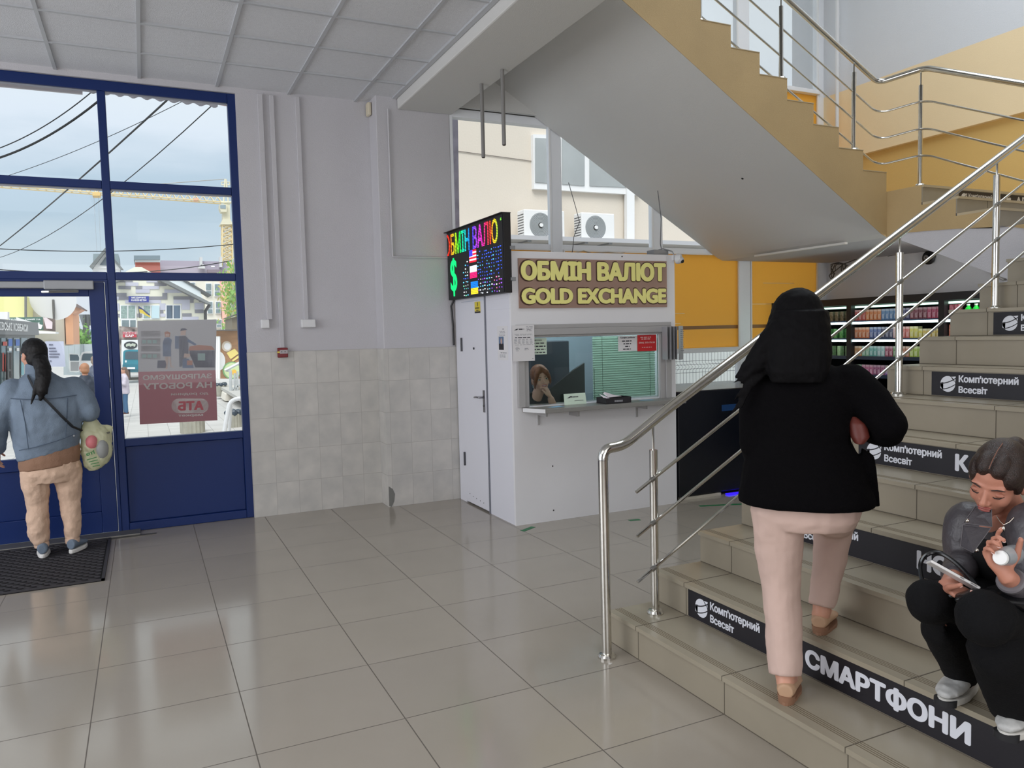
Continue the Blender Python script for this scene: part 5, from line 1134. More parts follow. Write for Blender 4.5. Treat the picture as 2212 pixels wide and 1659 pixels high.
for y in (800, 818): b.tube([SF(4, y)+Vector((.10, 0, 0)), SF(14, y)+Vector((.10, 0, 0))], .025, 6)
b.build('door_bar', M('bar_dark', (50, 52, 54), .5), sp)
yb_ = thing('yellow_building', 'pale yellow building behind the grey shop at the left edge', 'building', PX(20, 760, 40)); face('wall', M('wall_pale_yellow', (236, 232, 164), .8), 40, [(-90, 760), z2(415, 700), z2(415, 150), (-90, 560)], 4, yb_)
face('corner_pipe', M('corner_grey', (120, 120, 116), .7), 39.8, zrect(z2, 415, 100, 440, 510), .4, yb_)
ac = face('air_conditioner', white_o, 27, zrect(z2, -40, 425, 130, 550), .35); tag(ac, 'white air conditioning unit standing on the grey shop roof', 'air conditioner'); 
gb = thing('grey_building', 'beige grey house with an orange corner and overhanging brown roof', 'building', PX(110, 760, 43))
face('wall', M('wall_grey_beige', (198, 194, 184), .8), 43, [z2(438, 1000), z2(1110, 1000), z2(1080, 100), z2(438, 60)], 5, gb)
face('orange_corner', M('wall_orange', (236, 176, 138), .8), 42.8, [z2(1130, 980), z2(1255, 980), z2(1245, 470), z2(1220, 330), z2(1105, 310)], 4, gb)
face('soffit', M('soffit_peach', (214, 166, 140), .8), 42.5, [z2(1200, 320), z2(1420, 368), z2(1245, 468)], 2, gb)
face('roof', M('roof_brown', (120, 106, 104), .7), 42.3, [z2(980, 150), z2(1080, 160), z2(1300, 280), z2(1425, 362), z2(1405, 378), z2(1220, 310), z2(1080, 250), z2(1000, 190)], 3, gb)
b = MB(); b.box(0, 0, 0, 0, 0, 0); 
o = face('air_conditioner', white_o, 42.3, zrect(z2, 1160, 318, 1218, 400), .3); tag(o, 'small white air conditioning unit under the brown roof of the orange corner', 'air conditioner')
face('vent', M('vent_dark', (90, 90, 92), .6), 42.6, zrect(z2, 1070, 445, 1110, 530), .2, gb)
face('ledge', white_o, 35.5, [z2(590, 745), z2(950, 765), z2(950, 792), z2(590, 790)], 1.2, gb)
bs = thing('balcony_sign', 'dark green sign board with white lettering on the balcony of the grey house', 'sign', PX(60, 715, 36))
face('board', M('sign_green', (72, 112, 98), .6), 36, [z2(140, 700), z2(740, 735), z2(725, 510), z2(150, 520)], .1, bs)
b = MB(); txt(b, 'ПІД', 35.95, 160, 540, 270, 570, z2); txt(b, 'ОВИЙ ТА', 35.95, 430, 535, 690, 565, z2); txt(b, 'НЕ', 35.95, 600, 605, 680, 630, z2); b.build('lettering', white_o, bs, fixn=False)
face('brown_end', M('sign_end', (110, 96, 90), .7), 36, [z2(745, 740), z2(945, 760), z2(940, 550), z2(740, 512)], .1, bs)
for p, lab, cl in (([z2(738, 520), z2(790, 520), z2(895, 600), z2(890, 715), z2(790, 710)], 'pale pink cloth hanging over the brown balcony end', (222, 206, 210)), ([z2(275, 515), z2(580, 610), z2(560, 640), z2(275, 570)], 'white sheet lying across the green balcony sign', (226, 226, 226)), ([z2(580, 605), z2(728, 650), z2(700, 720), z2(590, 700)], 'small white sign with red marks beside the green balcony sign', (232, 226, 226))):
    tag(face('cloth' if 'cloth' in lab or 'sheet' in lab else 'small_sign', M('cl_%d' % cl[1]+str(cl[0]), cl, .7), 35.8, p, .04), lab, 'cloth' if 'sign with' not in lab else 'sign')
sd = thing('satellite_dish', 'white satellite dish on a thin pole before the beige grey house', 'satellite dish', PX(115, 690, 41))
c_ = PX(*z2(908, 215), 41); b = MB(); b.lathe([(.02, .12), (1.2*.55, .0), (1.2, -.25)] if False else [(.95, 0), (.8, .12), (.45, .24), (.02, .3)], c_, 28, axis=(.1, 1, .2)); b.build('dish', M('dish_white', (228, 228, 230), .5), sd, smooth=True)
b = MB(); b.tube([c_, PX(*z2(922, 545), 41)], .05, 6); b.build('pole', M('pole_dark', (90, 88, 86), .6), sd)
# overhead cables
cb = M('cable_black', (34, 36, 38), .6)
for p0, Y0_, p1, Y1_, r, sag, lab in (((-40, 333), 13, (200, 197), 12, .008, .1, 'upper of two overhead cables crossing the top left window pane'), ((-40, 352), 13, (225, 208), 12, .016, .12, 'thicker lower overhead cable crossing the top left window pane'), ((-10, 388), 22, (400, 216), 16, .007, .1, 'faint thin overhead cable rising across both upper panes'), ((-60, 575), 30, (370, 208), 11, .013, 0.1, 'thick dark overhead cable rising steeply across all upper panes'), ((-60, 568), 30, (462, 224), 12, .008, .5, 'thin overhead cable rising to the awning corner at the right'), ((-60, 534), 60, (520, 526), 60, .03, .4, 'nearly level upper wire in front of the distant sky'), ((-60, 577), 50, (500, 563), 60, .03, .6, 'nearly level lower wire above the roofs')):
    a, c = PX(*p0, Y0_), PX(*p1, Y1_); pts = [a.lerp(c, i/16) - Vector((0, 0, sag*4*(i/16)*(1-i/16))) for i in range(17)]
    tag(MB().tube(pts, r, 6).build('overhead_cable', cb, smooth=True), lab, 'cable')
# tower crane
DC = 105.0; cr_ = thing('tower_crane', 'pale yellow tower crane with a long jib reaching left', 'crane', PX(492, 600, DC)); cy_ = M('crane_yellow', (226, 206, 160), .6); cyp = M('crane_pale', (222, 216, 190), .6)
def truss(b, A, B, h0, d, n, r):
    """two lower chords and an upper one with diagonals between A and B; h0 and d are vectors"""
    for i in range(n):
        p, q_ = A.lerp(B, i/n), A.lerp(B, (i+1)/n); m = (p+q_)/2 + h0
        for s_ in (0, 1): o = d*s_; b.tube([p+o, m+d*.5], r, 4); b.tube([m+d*.5, q_+o], r, 4)
    for s_ in (0, 1): b.tube([A+d*s_, B+d*s_], r*1.6, 5)
    b.tube([A.lerp(B, .5/n)+h0+d*.5, A.lerp(B, (n-.5)/n)+h0+d*.5], r*1.6, 5)
b = MB(); A = PX(*z3(1940, 378), DC); B_ = PX(-60, 396, DC); hv = Vector((0, 0, PX(400, 440, DC).z-PX(400, 453, DC).z)); truss(b, A, B_, hv, Vector((0, 1.4, 0)), 30, .05); b.build('jib', cy_, cr_)
b = MB(); m0, m1 = PX(*z3(1948, 1560), DC), PX(*z3(1948, 700), DC); wv = Vector(((PX(*z3(2092, 700), DC)-m1).x, 0, 0)); dv = Vector((0, wv.x, 0))
for o in (Vector(), wv, dv, wv+dv): b.tube([m0+o, m1+o], .11, 5)
n = 12
for i in range(n):
    p, q_ = m0.lerp(m1, i/n), m0.lerp(m1, (i+1)/n)
    for o1, o2 in ((Vector(), wv), (dv, wv+dv), (Vector(), dv), (wv, wv+dv)): b.tube([p+o1, q_+o2], .05, 4); b.tube([p+o2, q_+o1], .05, 4); b.tube([p+o1, p+o2], .05, 4)
b.build('mast', cy_, cr_)
face('slewing_ring', cyp, DC-.3, [z3(1918, 700), z3(2098, 700), z3(2060, 622), z3(1955, 622)], 2.4, cr_); face('tower_head', cyp, DC, [z3(1958, 640), z3(2060, 640), z3(2055, 400), z3(1975, 400), z3(1958, 520)], 2, cr_)
cb_ = face('cab', cyp, DC-.6, [z3(1930, 520), z3(2010, 520), z3(2010, 408), z3(1905, 415), z3(1908, 470)], 1.6, cr_); face('cab_glass', M('cab_glass', (150, 164, 170), .2), DC-.65, [z3(1915, 470), z3(1995, 475), z3(1995, 420), z3(1912, 424)], .05, cr_)
b = MB(); top = PX(*z3(1985, 45), DC)
for a, c in ((1965, 400), (2035, 400)): b.tube([PX(*z3(a, c), DC), top + Vector((.1*(a > 2000), 0, 0))], .12, 5)
for c in (90, 130): b.tube([PX(*z3(1935, c), DC), PX(*z3(2050, c), DC)], .06, 4)
b.tube([PX(*z3(1935, 90), DC), PX(*z3(1935, 130), DC)], .06, 4); b.tube([PX(*z3(2050, 90), DC), PX(*z3(2050, 130), DC)], .06, 4); b.tube([PX(*z3(1930, 382), DC), PX(*z3(2300, 392), DC)], .16, 5); b.build('apex', cyp, cr_)
b = MB(); b.tube([top, PX(*z3(1000, 120), DC), PX(*z3(300, 190), DC)], .05, 4); b.build('tie_rod', M('rod_grey', (170, 170, 166), .5), cr_)
b = MB(); b.prism([PX(*z3(*p), DC-.3) for p in ((65, 285), (175, 285), (180, 235), (65, 235))], (0, 1.6, 0)); b.build('trolley', M('trolley_orange', (230, 196, 130), .6), cr_)
b = MB()
for a, e in ((85, 130), (150, 185)): b.tube([PX(*z3(a, 285), DC), PX(*z3(e, 1110), DC)], .022, 4)
b.build('hoist_rope', M('rope_grey', (176, 184, 190), .6), cr_)
face('winch', M('winch_orange', (230, 180, 150), .6), DC-.2, zrect(z3, 1535, 318, 1600, 350), 1.2, cr_)
# awning over the street front
aw = thing('awning', 'pale flat and corrugated awning sheets above the blue street windows', 'awning', (-.5, 8.0, 3.9))
b = MB(); b.prism([PX(-120, 175, 8.3), PX(178, 203, 8.3), PX(178, 190, 8.3), PX(-120, 160, 8.3)], (0, .03, 0)); b.prism([PX(-120, 160, 8.3), PX(178, 190, 8.3), (PX(178, 190, 8.3).x, 7.62, 4.15), (PX(-120, 160, 8.3).x, 7.62, 4.15)], (0, 0, .02)); b.build('flat_sheet', M('awning_flat', (206, 200, 204), .6), aw)
b = MB(); n = 60; ed = []; ed2 = []
for i in range(n+1):
    t = i/n; p = PX(178+t*292, 194+t*34, 8.2); w = .012*math.sin(i*1.05); ed.append(p + Vector((0, 0, -.015+w))); ed2.append(Vector((p.x, 7.62, 4.10+w)))
for i in range(n): b.quad(ed[i], ed[i+1], ed2[i+1], ed2[i])
for i in range(n): b.quad(ed[i], ed[i+1], ed[i+1]+Vector((0, .01, .06)), ed[i]+Vector((0, .01, .06)))
b.build('corrugated_sheet', M('awning_corrugated', (190, 186, 192), .6, transl=.4), aw, smooth=True)
face('end_piece', M('awning_pink', (226, 190, 186), .6), 8.6, [zr(1790, -2990) if False else (473, 219), (492, 219), (492, 227), (473, 224)], .05, aw)
# poster on the glass (seen from behind, so its print is reversed)
ps = thing('window_poster', 'translucent poster with reversed lettering on the tall street window', 'poster', PX(384, 915, 7.386))
DP = 7.386; zp = lambda a, c: (250+a*.12658, 740+c*.12658)
pg = M('poster_grey', (206, 203, 206), .7, transl=.35); pr_ = M('poster_red', (196, 142, 150), .7, transl=.3)
def pq(b, pts, m=0, o=0.): b.add([PX(x, y, DP-.001-o) for x, y in pts], [tuple(range(len(pts)))], m)
b = MB(); b.prism([PX(*p, DP) for p in (zp(385, 500), zp(1705, 470), (468, 690), (297, 693))], (0, .001, 0)); b.build('upper_sheet', pg, ps)
b = MB(); b.prism([PX(*p, DP) for p in (zp(412, 1397), zp(1735, 1325), zp(1705, 470), zp(385, 500))], (0, .001, 0)); b.build('lower_sheet', pr_, ps)
pl = M('poster_letters', (238, 232, 230), .7, transl=.35)
def rtxt(b, s, x0, y0, x1, y1, bold=.03):     # mirrored line: starts at its right end
    a = PX(*zp(x1, y1), DP-.002); c = PX(*zp(x0, y1+(x1-x0)*.03), DP-.002); t = PX(*zp(x1, y0), DP-.002); b.text(s, a, (c-a).normalized(), (t-a).normalized(), h=(t-a).length, w=(c-a).length, bold=bold)
b = MB(); rtxt(b, 'ЗАПРОШУЄМО', 460, 525, 1640, 608); rtxt(b, 'НА РОБОТУ', 470, 668, 1645, 770); rtxt(b, 'до родини', 945, 850, 1580, 895, .02); rtxt(b, 'маркет', 1065, 1218, 1490, 1262, .03); b.build('lettering', pl, ps, fixn=False)
b = MB()
def pill(a0, c0, a1, c1, m, o):
    r_ = (c1-c0)/2; cy0 = (c0+c1)/2; pts = [zp(a1-r_+r_*math.sin(t*math.pi/10), cy0-r_*math.cos(t*math.pi/10)) for t in range(11)] + [zp(a0+r_-r_*math.sin(t*math.pi/10), cy0+r_*math.cos(t*math.pi/10)) for t in range(11)]; pq(b, pts, m, o)
pill(950, 955, 1585, 1205, 0, .001); b.build('logo_plate', pl, ps, fixn=False)
b = MB(); rtxt(b, 'АТБ', 1060, 992, 1500, 1150, .05); 
for v in b.v: v.y -= .001
b.build('logo_lettering', M('poster_logo_red', (216, 120, 130), .7, transl=.3), ps, fixn=False)
b = MB()      # flat drawing of shop staff
def pp_(lst, m, o=.001): pq(b, [zr(*p) for p in lst], m, o)
for r0, r1 in ((985, 1085), (1110, 1220), (1240, 1340), (1370, 1470)): pp_([(430, r1), (760, r1), (760, r0), (430, r0)], 4)
for i in range(3):
    for r_ in (1140, 1385): pp_([(450+i*90, r_+60), (520+i*90, r_+60), (520+i*90, r_), (450+i*90, r_)], 5, .002)
pp_([(1360, 1610), (1690, 1610), (1690, 1320), (1260, 1320), (1260, 1380)], 1); pp_([(1240, 1320), (1690, 1310), (1640, 1245), (1420, 1225), (1260, 1250)], 2, .002)
pp_([(805, 1420), (945, 1420), (940, 1250), (960, 1140), (900, 1095), (830, 1110), (800, 1200)], 0); pp_([(845, 1640), (880, 1640), (900, 1425), (840, 1425)], 3); pp_([(935, 1600), (1010, 1615), (950, 1580), (935, 1425), (905, 1425)], 3)
pp_([(845, 1090), (920, 1090), (935, 1020), (880, 990), (830, 1010)], 2, .002); pp_([(850, 1085), (915, 1085), (915, 1035), (850, 1035)], 3, .003)
pp_([(1085, 1600), (1120, 1600), (1240, 1400), (1240, 1120), (1190, 1070), (1080, 1075), (1080, 1300)], 1); pp_([(1010, 1290), (1080, 1290), (1080, 1080), (1010, 1070)], 0); pp_([(1230, 1120), (1380, 1210), (1350, 1235), (1220, 1170)], 0, .002); pp_([(1105, 1060), (1190, 1060), (1200, 970), (1110, 970)], 3, .002); pp_([(1095, 990), (1225, 965), (1180, 940), (1120, 942)], 1, .003)
pp_([(1140, 1620), (1330, 1620), (1320, 1560), (1240, 1460), (1140, 1470)], 0, .002); pp_([(1160, 1440), (1260, 1440), (1270, 1380), (1170, 1370)], 3, .003); pp_([(1215, 1570), (1310, 1570), (1310, 1490), (1215, 1490)], 2, .003); pp_([(705, 1620), (850, 1620), (865, 1560), (845, 1490), (715, 1490)], 1, .002)
pp_([(1400, 1490), (1525, 1490), (1525, 1370), (1400, 1370)], 5, .002)
b.build('drawing', [M('draw_blue', (156, 166, 188), .7, transl=.35), M('draw_dark', (146, 146, 158), .7, transl=.3), M('draw_orange', (214, 172, 160), .7, transl=.35), M('draw_skin', (228, 208, 200), .7, transl=.35), M('draw_shelf', (192, 189, 192), .7, transl=.35), M('draw_mint', (190, 210, 208), .7, transl=.35)], ps, fixn=False)

# ================================================================== outside: yard behind the glazing
struct(MB().box(2.4, 40, 7.25, 30, -.12, -.02).build('yard_ground', M('yard_paving', (190, 188, 182), .9), loc=(0, 0, 0)), 'pale paved yard behind the glazing')
DN = 13.5; nb = thing('neighbour_building', 'beige rendered building with a white window seen through the tall glazing', 'building', (9, DN+2, 0))
rend = M('render_beige', (222, 212, 198), .85, bump=.3, bscale=30)
b = MB(); b.box(3.5, 13.2, DN, DN+6, 0, 6.2, 0); b.box(3.5, 13.2, DN-.12, DN, 0, 3.1, 0); b.build('wall', rend, nb)
MB().box(3.5, 13.2, DN-.62, DN, PX(1200, 523, DN-.4).z, PX(1200, 514, DN-.4).z).build('ledge', M('ledge_grey', (188, 188, 192), .6), nb)
zn = lambda a, c: (930+a*.3014, 180+c*.3014)
wn_ = face('window', white_o, DN-.10, [zn(742, 755), zn(1500, 800), zn(1500, 385), zn(735, 365)], .12, nb)
for i, (a0, a1) in enumerate(((752, 935), (945, 1105), (1142, 1480))):
    f_ = (a0-740)/600; face('pane', M('neighbour_pane', (168, 172, 172), .2, var=.15, vscale=1), DN-.12, [zn(a0, 708+f_*40), zn(a1, 708+f_*40+12), zn(a1, 400), zn(a0, 390)], .03, wn_)
face('downpipe', white_o, DN-.15, [zn(1408, 1140), zn(1462, 1140), zn(1462, 700), zn(1408, 700)], .1, nb)
face('wire', M('wire_grey', (120, 112, 106), .6), DN-.02, [zn(130, 478), zn(860, 577), zn(1100, 604), zn(1100, 600), zn(860, 573), zn(130, 474)], .01, nb)
def acu(a0, c0, a1, c1, lab, grille):
    p0, p1 = PX(*zn(a0, c1), DN-.55), PX(*zn(a1, c0), DN-.55); x0, x1, z0, z1 = p0.x, p1.x, p0.z, p1.z; o = thing('air_conditioner', lab, 'air conditioner', (x0, DN-.4, z0))
    MB().box(x0, x1, DN-.55, DN-.25, z0, z1).build('casing', white_o, o, bevel=.02)
    w = x1-x0; h = z1-z0; gx = x0+w*grille; r = h*.40
    b = MB()
    for k_ in range(2, 9): b.lathe([(r*k_/8.6, 0), (r*k_/8.6+.012, .004), (r*k_/8.6+.024, 0)], (gx, DN-.552, z0+h*.47), 28, axis=(0, -1, 0))
    b.disc((gx, DN-.551, z0+h*.47), (r*1.08, 0, 0), (0, 0, r*1.08), 32, 0); b.build('fan_grille', M('grille_grey', (150, 154, 156), .5), o, fixn=False)
    MB().lathe([(r*.18, 0), (r*.16, .02)], (gx, DN-.565, z0+h*.47), 18, axis=(0, -1, 0)).build('fan_hub', white_o, o, smooth=True)
    b = MB()
    for i in range(9): b.box(x0-.004, x0+.004, DN-.52, DN-.28, z0+h*(.1+.09*i), z0+h*(.13+.09*i))
    b.build('side_slots', M('slot_dark', (90, 92, 94), .6), o)
    b = MB(); b.box(x0+.06, x0+.14, DN-.55, DN-.12, z0-.06, z0); b.box(x1-.14, x1-.06, DN-.55, DN-.12, z0-.06, z0); b.build('bracket', alu_g, o)
acu(675, 915, 960, 1112, 'white air conditioning unit left of the mullion on the neighbour wall', .40); acu(1085, 935, 1318, 1125, 'white air conditioning unit right of the mullion on the neighbour wall', .42)
b = MB(); b.prism([PX(975, 255, 8.0), PX(989, 255, 8.0), PX(999, 900, 8.0), PX(985, 900, 8.0)], (0, .05, 0)); tag(b.build('insulation_strip', M('strip_lilac', (176, 170, 186), .6, var=.15, vscale=12)), 'grey lilac vertical strip just outside the left edge of the glazing', 'strip')
fn = thing('wire_fence', 'blue framed wire mesh fence outside the low glazing right of the kiosk', 'fence', (6.5, 8.6, 0)); fbl = M('fence_blue', (60, 130, 210), .5); wire = M('wire_dark', (110, 116, 118), .5)
b = MB(); b.box(6.16, 6.24, 8.58, 8.64, 0, 1.46); b.box(9.2, 9.26, 8.58, 8.64, 0, 1.46); b.build('post', fbl, fn)
b = MB(); b.tube([(6.2, 8.6, 1.43), (9.23, 8.6, 1.40)], .012, 6); b.build('top_bar', fbl, fn)
b = MB(); x = 6.26
while x < 9.2: b.tube([(x, 8.6, .05), (x, 8.6, 1.05), (x+.012, 8.55, 1.10), (x, 8.6, 1.15), (x, 8.6, 1.42)], .0028, 4); x += .055
for z in (.25, .5, 1.02, 1.07, 1.13, 1.18): b.tube([(6.24, 8.597, z), (9.2, 8.597, z-.01)], .0028, 4)
b.build('mesh', wire, fn)
tag(MB().box(4.6, 12.8, 10.6, 10.7, -.02, 2.2).build('white_fence', M('fence_white', (240, 244, 240), .7)), 'white sheet fence in the yard behind the wire mesh', 'fence')
# ================================================================== people
def organic(mb, name, mat, parent, voxel=.006, sm=3, fac=.5, disp=None, label=None):
    """overlapping closed shapes fused into one continuous smooth surface"""
    off = OFF[parent.name]; me = bpy.data.meshes.new('tmp'); me.from_pydata([p-off for p in mb.v], [], mb.f); me.update()
    bm = bmesh.new(); bm.from_mesh(me); bmesh.ops.recalc_face_normals(bm, faces=bm.faces); bm.to_mesh(me); bm.free()
    t = bpy.data.objects.new('tmp', me); COL.objects.link(t)
    m = t.modifiers.new('r', 'REMESH'); m.mode = 'VOXEL'; m.voxel_size = voxel
    if sm: m = t.modifiers.new('s', 'SMOOTH'); m.iterations = sm; m.factor = fac
    if disp:
        tx = bpy.data.textures.new('folds', 'CLOUDS'); tx.noise_scale = disp[1]; tx.noise_depth = 2
        m = t.modifiers.new('d', 'DISPLACE'); m.texture = tx; m.strength = disp[0]; m.mid_level = .5
        m = t.modifiers.new('s2', 'SMOOTH'); m.iterations = 2; m.factor = .5
    bpy.context.view_layer.update()
    r = bpy.data.meshes.new_from_object(t.evaluated_get(bpy.context.evaluated_depsgraph_get())); r.name = name
    bpy.data.objects.remove(t); bpy.data.meshes.remove(me)
    r.materials.clear(); r.materials.append(mat); r.polygons.foreach_set('use_smooth', [True]*len(r.polygons))
    o = bpy.data.objects.new(name, r); COL.objects.link(o); o.parent = parent; OFF[o.name] = off
    if label: o['label'] = label
    return o
def limb(mb, pts, rs, n=14, squash=None, flat=False):
    pts = [Vector(p) for p in pts]; mb.tube(pts, rs, n, squash=squash)
    for p, r in list(zip(pts, rs))[:-1 if flat else None]: mb.ell(p, r*.995, r*.995, r*.995, nu=12, nv=8)
class Fr:
    """local frame of a figure: x to the viewer's right, y away from the viewer, z up; base on the ground"""
    def __init__(s, base, fwd):
        s.b = Vector((base[0], base[1], 0)); s.y = Vector((fwd[0], fwd[1], 0)).normalized(); s.x = Vector((s.y.y, -s.y.x, 0))
    def __call__(s, x, y, z): return s.b + s.x*x + s.y*y + Vector((0, 0, z))
    def sec(s, x, y, z, rx, ry, tilt=0): return (s(x, y, z), s.x*rx + Vector((0, 0, tilt*rx)), s.y*ry)
def head(mb, c, rt, fw_, up_, s=1., neck=None, ears=True):
    c = Vector(c); Rm = Matrix((rt, fw_, up_)).transposed()
    P = lambda x, y, z: c + Rm @ Vector((x*s, y*s, z*s))
    e = lambda x, y, z, a, b, d: mb.ell(P(x, y, z), a*s, b*s, d*s, Rm, nu=20, nv=14)
    e(0, -.012, .03, .074, .095, .088); e(0, .018, -.020, .059, .073, .088); e(0, .028, -.074, .041, .047, .042); e(0, .066, -.101, .019, .018, .017)
    for q_ in (-1, 1):
        e(q_*.032, .046, -.030, .027, .033, .032); e(q_*.0105, .094, -.033, .0085, .009, .0075)
        if ears: e(q_*.075, -.012, -.008, .010, .020, .031)
    mb.tube([P(0, .080, .016), P(0, .093, -.008), P(0, .107, -.029)], [.007*s, .0085*s, .0115*s], 10); mb.ell(P(0, .104, -.030), .0115*s, .011*s, .0105*s, Rm)
    e(0, .086, -.053, .020, .0085, .0055); e(0, .085, -.063, .017, .0090, .0065); e(0, .070, .022, .052, .016, .011)
    if neck is not None: limb(mb, [P(0, -.022, -.055), neck], [.05*s, .054*s])
    return P, Rm
def face_parts(P, Rm, s, root, brow, lip, eyes='down', lipw=.020):
    for q_ in (-1, 1):
        b = MB(); b.tube([P(q_*.016, .0875, .020), P(q_*.032, .0865, .027), P(q_*.050, .073, .020)], [.0020*s, .0026*s, .0012*s], 7); b.build('eyebrow', brow, root, smooth=True)
        if eyes == 'down':
            b = MB(); b.ell(P(q_*.032, .0715, -.001), .0165*s, .0095*s, .0080*s, Rm, nu=14, nv=8); b.build('eyelid', M('skin_lid', (176, 116, 95), .5), root, smooth=True)
            b = MB(); b.tube([P(q_*.017, .083, -.004), P(q_*.026, .0845, -.0085), P(q_*.038, .081, -.0085), P(q_*.049, .0715, -.003)], [.0012*s, .002*s, .002*s, .0012*s], 6); b.build('eyelash', M('lash', (40, 28, 26), .6), root, smooth=True)
        else:
            b = MB(); b.ell(P(q_*.031, .0735, .000), .015*s, .010*s, .0075*s, Rm, nu=14, nv=8); o = b.build('eye', M('eye_white', (200, 196, 192), .3), root, smooth=True)
            b = MB(); b.ell(P(q_*.031, .0815, .000), .0062*s, .004*s, .0062*s, Rm, nu=10, nv=6); b.build('iris', M('iris_dark', (50, 36, 30), .2), o, smooth=True)
    b = MB(); b.ell(P(0, .0885, -.0525), lipw*s, .0085*s, .0052*s, Rm, nu=16, nv=8); b.ell(P(0, .0875, -.0625), lipw*.9*s, .0085*s, .0062*s, Rm, nu=16, nv=8); b.build('lips', lip, root, smooth=True)
def hand(mb, wrist, d, n, t, s=1., curl=(.3, .35, .4, .45), thumb=(.7, .5), spread=.1, seg=1.):
    """d: finger direction, n: the way the palm faces, t: thumb side"""
    wrist = Vector(wrist); d = Vector(d).normalized(); n = Vector(n); n = (n-d*n.dot(d)).normalized(); t_ = Vector(t); t = (t_-d*t_.dot(d)-n*t_.dot(n)).normalized()
    mb.loft([(wrist-d*.02*s, t*.026*s, n*.019*s), (wrist+d*.015*s, t*.030*s, n*.018*s), (wrist+d*.05*s, t*.041*s, n*.0165*s), (wrist+d*.088*s, t*.040*s, n*.013*s), (wrist+d*.098*s, t*.036*s, n*.009*s)], 14)
    tips = []
    for i, (o, L, r) in enumerate(((.029, .070, .0088), (.0095, .078, .009), (-.0105, .073, .0088), (-.029, .056, .0078))):
        p = wrist + d*(.088 - .006*(i == 3) - .004*(i == 0))*s + t*o*s; a = curl[i]*.5; dd = (d + t*spread*(1.5-i)*.6).normalized(); pts = [p - dd*.012*s]; pts.append(p); rs = [r*s, r*s*1.02]
        for k_, f_ in enumerate((.45, .32, .25)):
            ax = dd*math.cos(a) + n*math.sin(a); p = p + ax*L*f_*s*seg; pts.append(p); rs.append(r*s*(.96-.08*k_)); a += curl[i]*(1.0, .8, .6)[k_]
        limb(mb, pts, rs, 10); tips.append((pts[-1], (pts[-1]-pts[-2]).normalized(), rs[-1]))
    b0 = wrist + d*.022*s + t*.026*s; dt = (t*thumb[0] + d*(1-thumb[0]*.5) + n*thumb[1]).normalized(); p1 = b0 + dt*.038*s; dt2 = (dt + d*.45 - t*.25).normalized(); p2 = p1 + dt2*.032*s; p3 = p2 + (dt2 + n*.1).normalized()*.024*s
    limb(mb, [b0, p1, p2, p3], [.0155*s, .0115*s, .0100*s, .0085*s], 10); tips.append((p3, (p3-p2).normalized(), .0085*s))
    return tips
def nails(tips, away, root, s=1.):
    b = MB()
    for p, d, r in tips:
        a = Vector(away); a = (a - d*a.dot(d)).normalized(); c = d.cross(a); b.ell(p + a*r*.75 - d*r*.1, .0052*s, .0072*s, .002*s, Matrix((c, d, a)).transposed(), nu=10, nv=6)
    return b.build('fingernails', M('nail', (226, 190, 180), .25), root, smooth=True)
skin = M('skin', (206, 152, 128), .5, var=.05, vscale=14); skin_b = M('skin_tan', (190, 130, 108), .48, var=.05, vscale=16)
hair_bk = M('hair_black', (17, 15, 16), .5, spec=.3, var=.4, vscale=30, bump=.3, bscale=60, stretch=(6, 6, .6)); hair_br = M('hair_dark_brown', (46, 32, 27), .34, var=.45, vscale=26, bump=.4, bscale=60, stretch=(5, 5, 5))
def shoe(mb_up, mb_sole, heel, toe, w, h, up=Vector((0, 0, 1)), sole=.03):
    """upper and sole of a low shoe from heel to toe"""
    heel, toe = Vector(heel), Vector(toe); d = toe-heel; L = d.length; d.normalize(); s_ = d.cross(up).normalized()
    prof = ((.02, .66, .9), (.12, .82, 1.), (.3, .84, .92), (.5, .92, .72), (.7, 1., .52), (.88, .86, .40), (.98, .45, .26))
    mb_up.loft([(heel + d*L*t + up*(sole + h*q/2), s_*w/2*a, up*h*q/2) for t, a, q in prof], 16)
    n = 22; pts = []
    for j in range(n):
        a = 2*math.pi*j/n; y = math.cos(a); x = math.sin(a); wd = (.88 if y > 0 else .78) + .10*max(0, y)*(1-y); pts.append(heel + d*L*(.5+.515*y) + s_*x*w*.56*wd)
    mb_sole.prism(pts, up*sole)

# ------------------------------------------------------------------ woman waiting at the door
c0 = AD(95, 900, 5.85); ray0 = (c0-CAM); A = Fr(c0, ray0)
pa = thing('person', 'person in a blue denim jacket and beige trousers seen from behind at the blue door', 'person', A(0.02, 0, 0.014))
up_z = Vector((0, 0, 1))
hf = (A.y*.86 - A.x*.51).normalized(); hr = hf.cross(up_z)
b = MB(); P, Rm = head(b, A(-.045, .03, 1.545), hr, hf, up_z, 1.0, neck=A(-.02, 0, 1.36))
b.loft([A.sec(.02, 0, z, rx, ry) for z, rx, ry in ((.80, .16, .10), (1.0, .15, .10), (1.2, .17, .10), (1.34, .13, .08), (1.38, .06, .06))], 18)
for sx_, hx, kx, ax in ((-1, -.085, -.075, -.068), (1, .13, .135, .135)): limb(b, [A(hx, 0, .82), A(kx, .02, .45), A(ax, 0, .09)], [.08, .05, .036])
for (ps_, rs) in (([A(-.17, .0, 1.3), A(-.29, -.0, 1.03), A(-.31, .12, .84)], [.05, .04, .028]), ([A(.20, 0, 1.3), A(.27, -.02, 1.08), A(.20, .2, 1.10)], [.05, .04, .028])): limb(b, ps_, rs)
hand(b, A(-.312, .13, .82), A.y*.5 - up_z*.8, A.x, A.y*.8 + up_z*.5, .95); hand(b, A(.19, .22, 1.10), A.y*.8 - A.x*.5, -up_z, A.x*-1, .95)
organic(b, 'body', skin, pa, .006, 3)
face_parts(P, Rm, 1, pa, M('brow_black', (26, 20, 20), .6), M('lips_a', (170, 90, 86), .4), eyes='open')
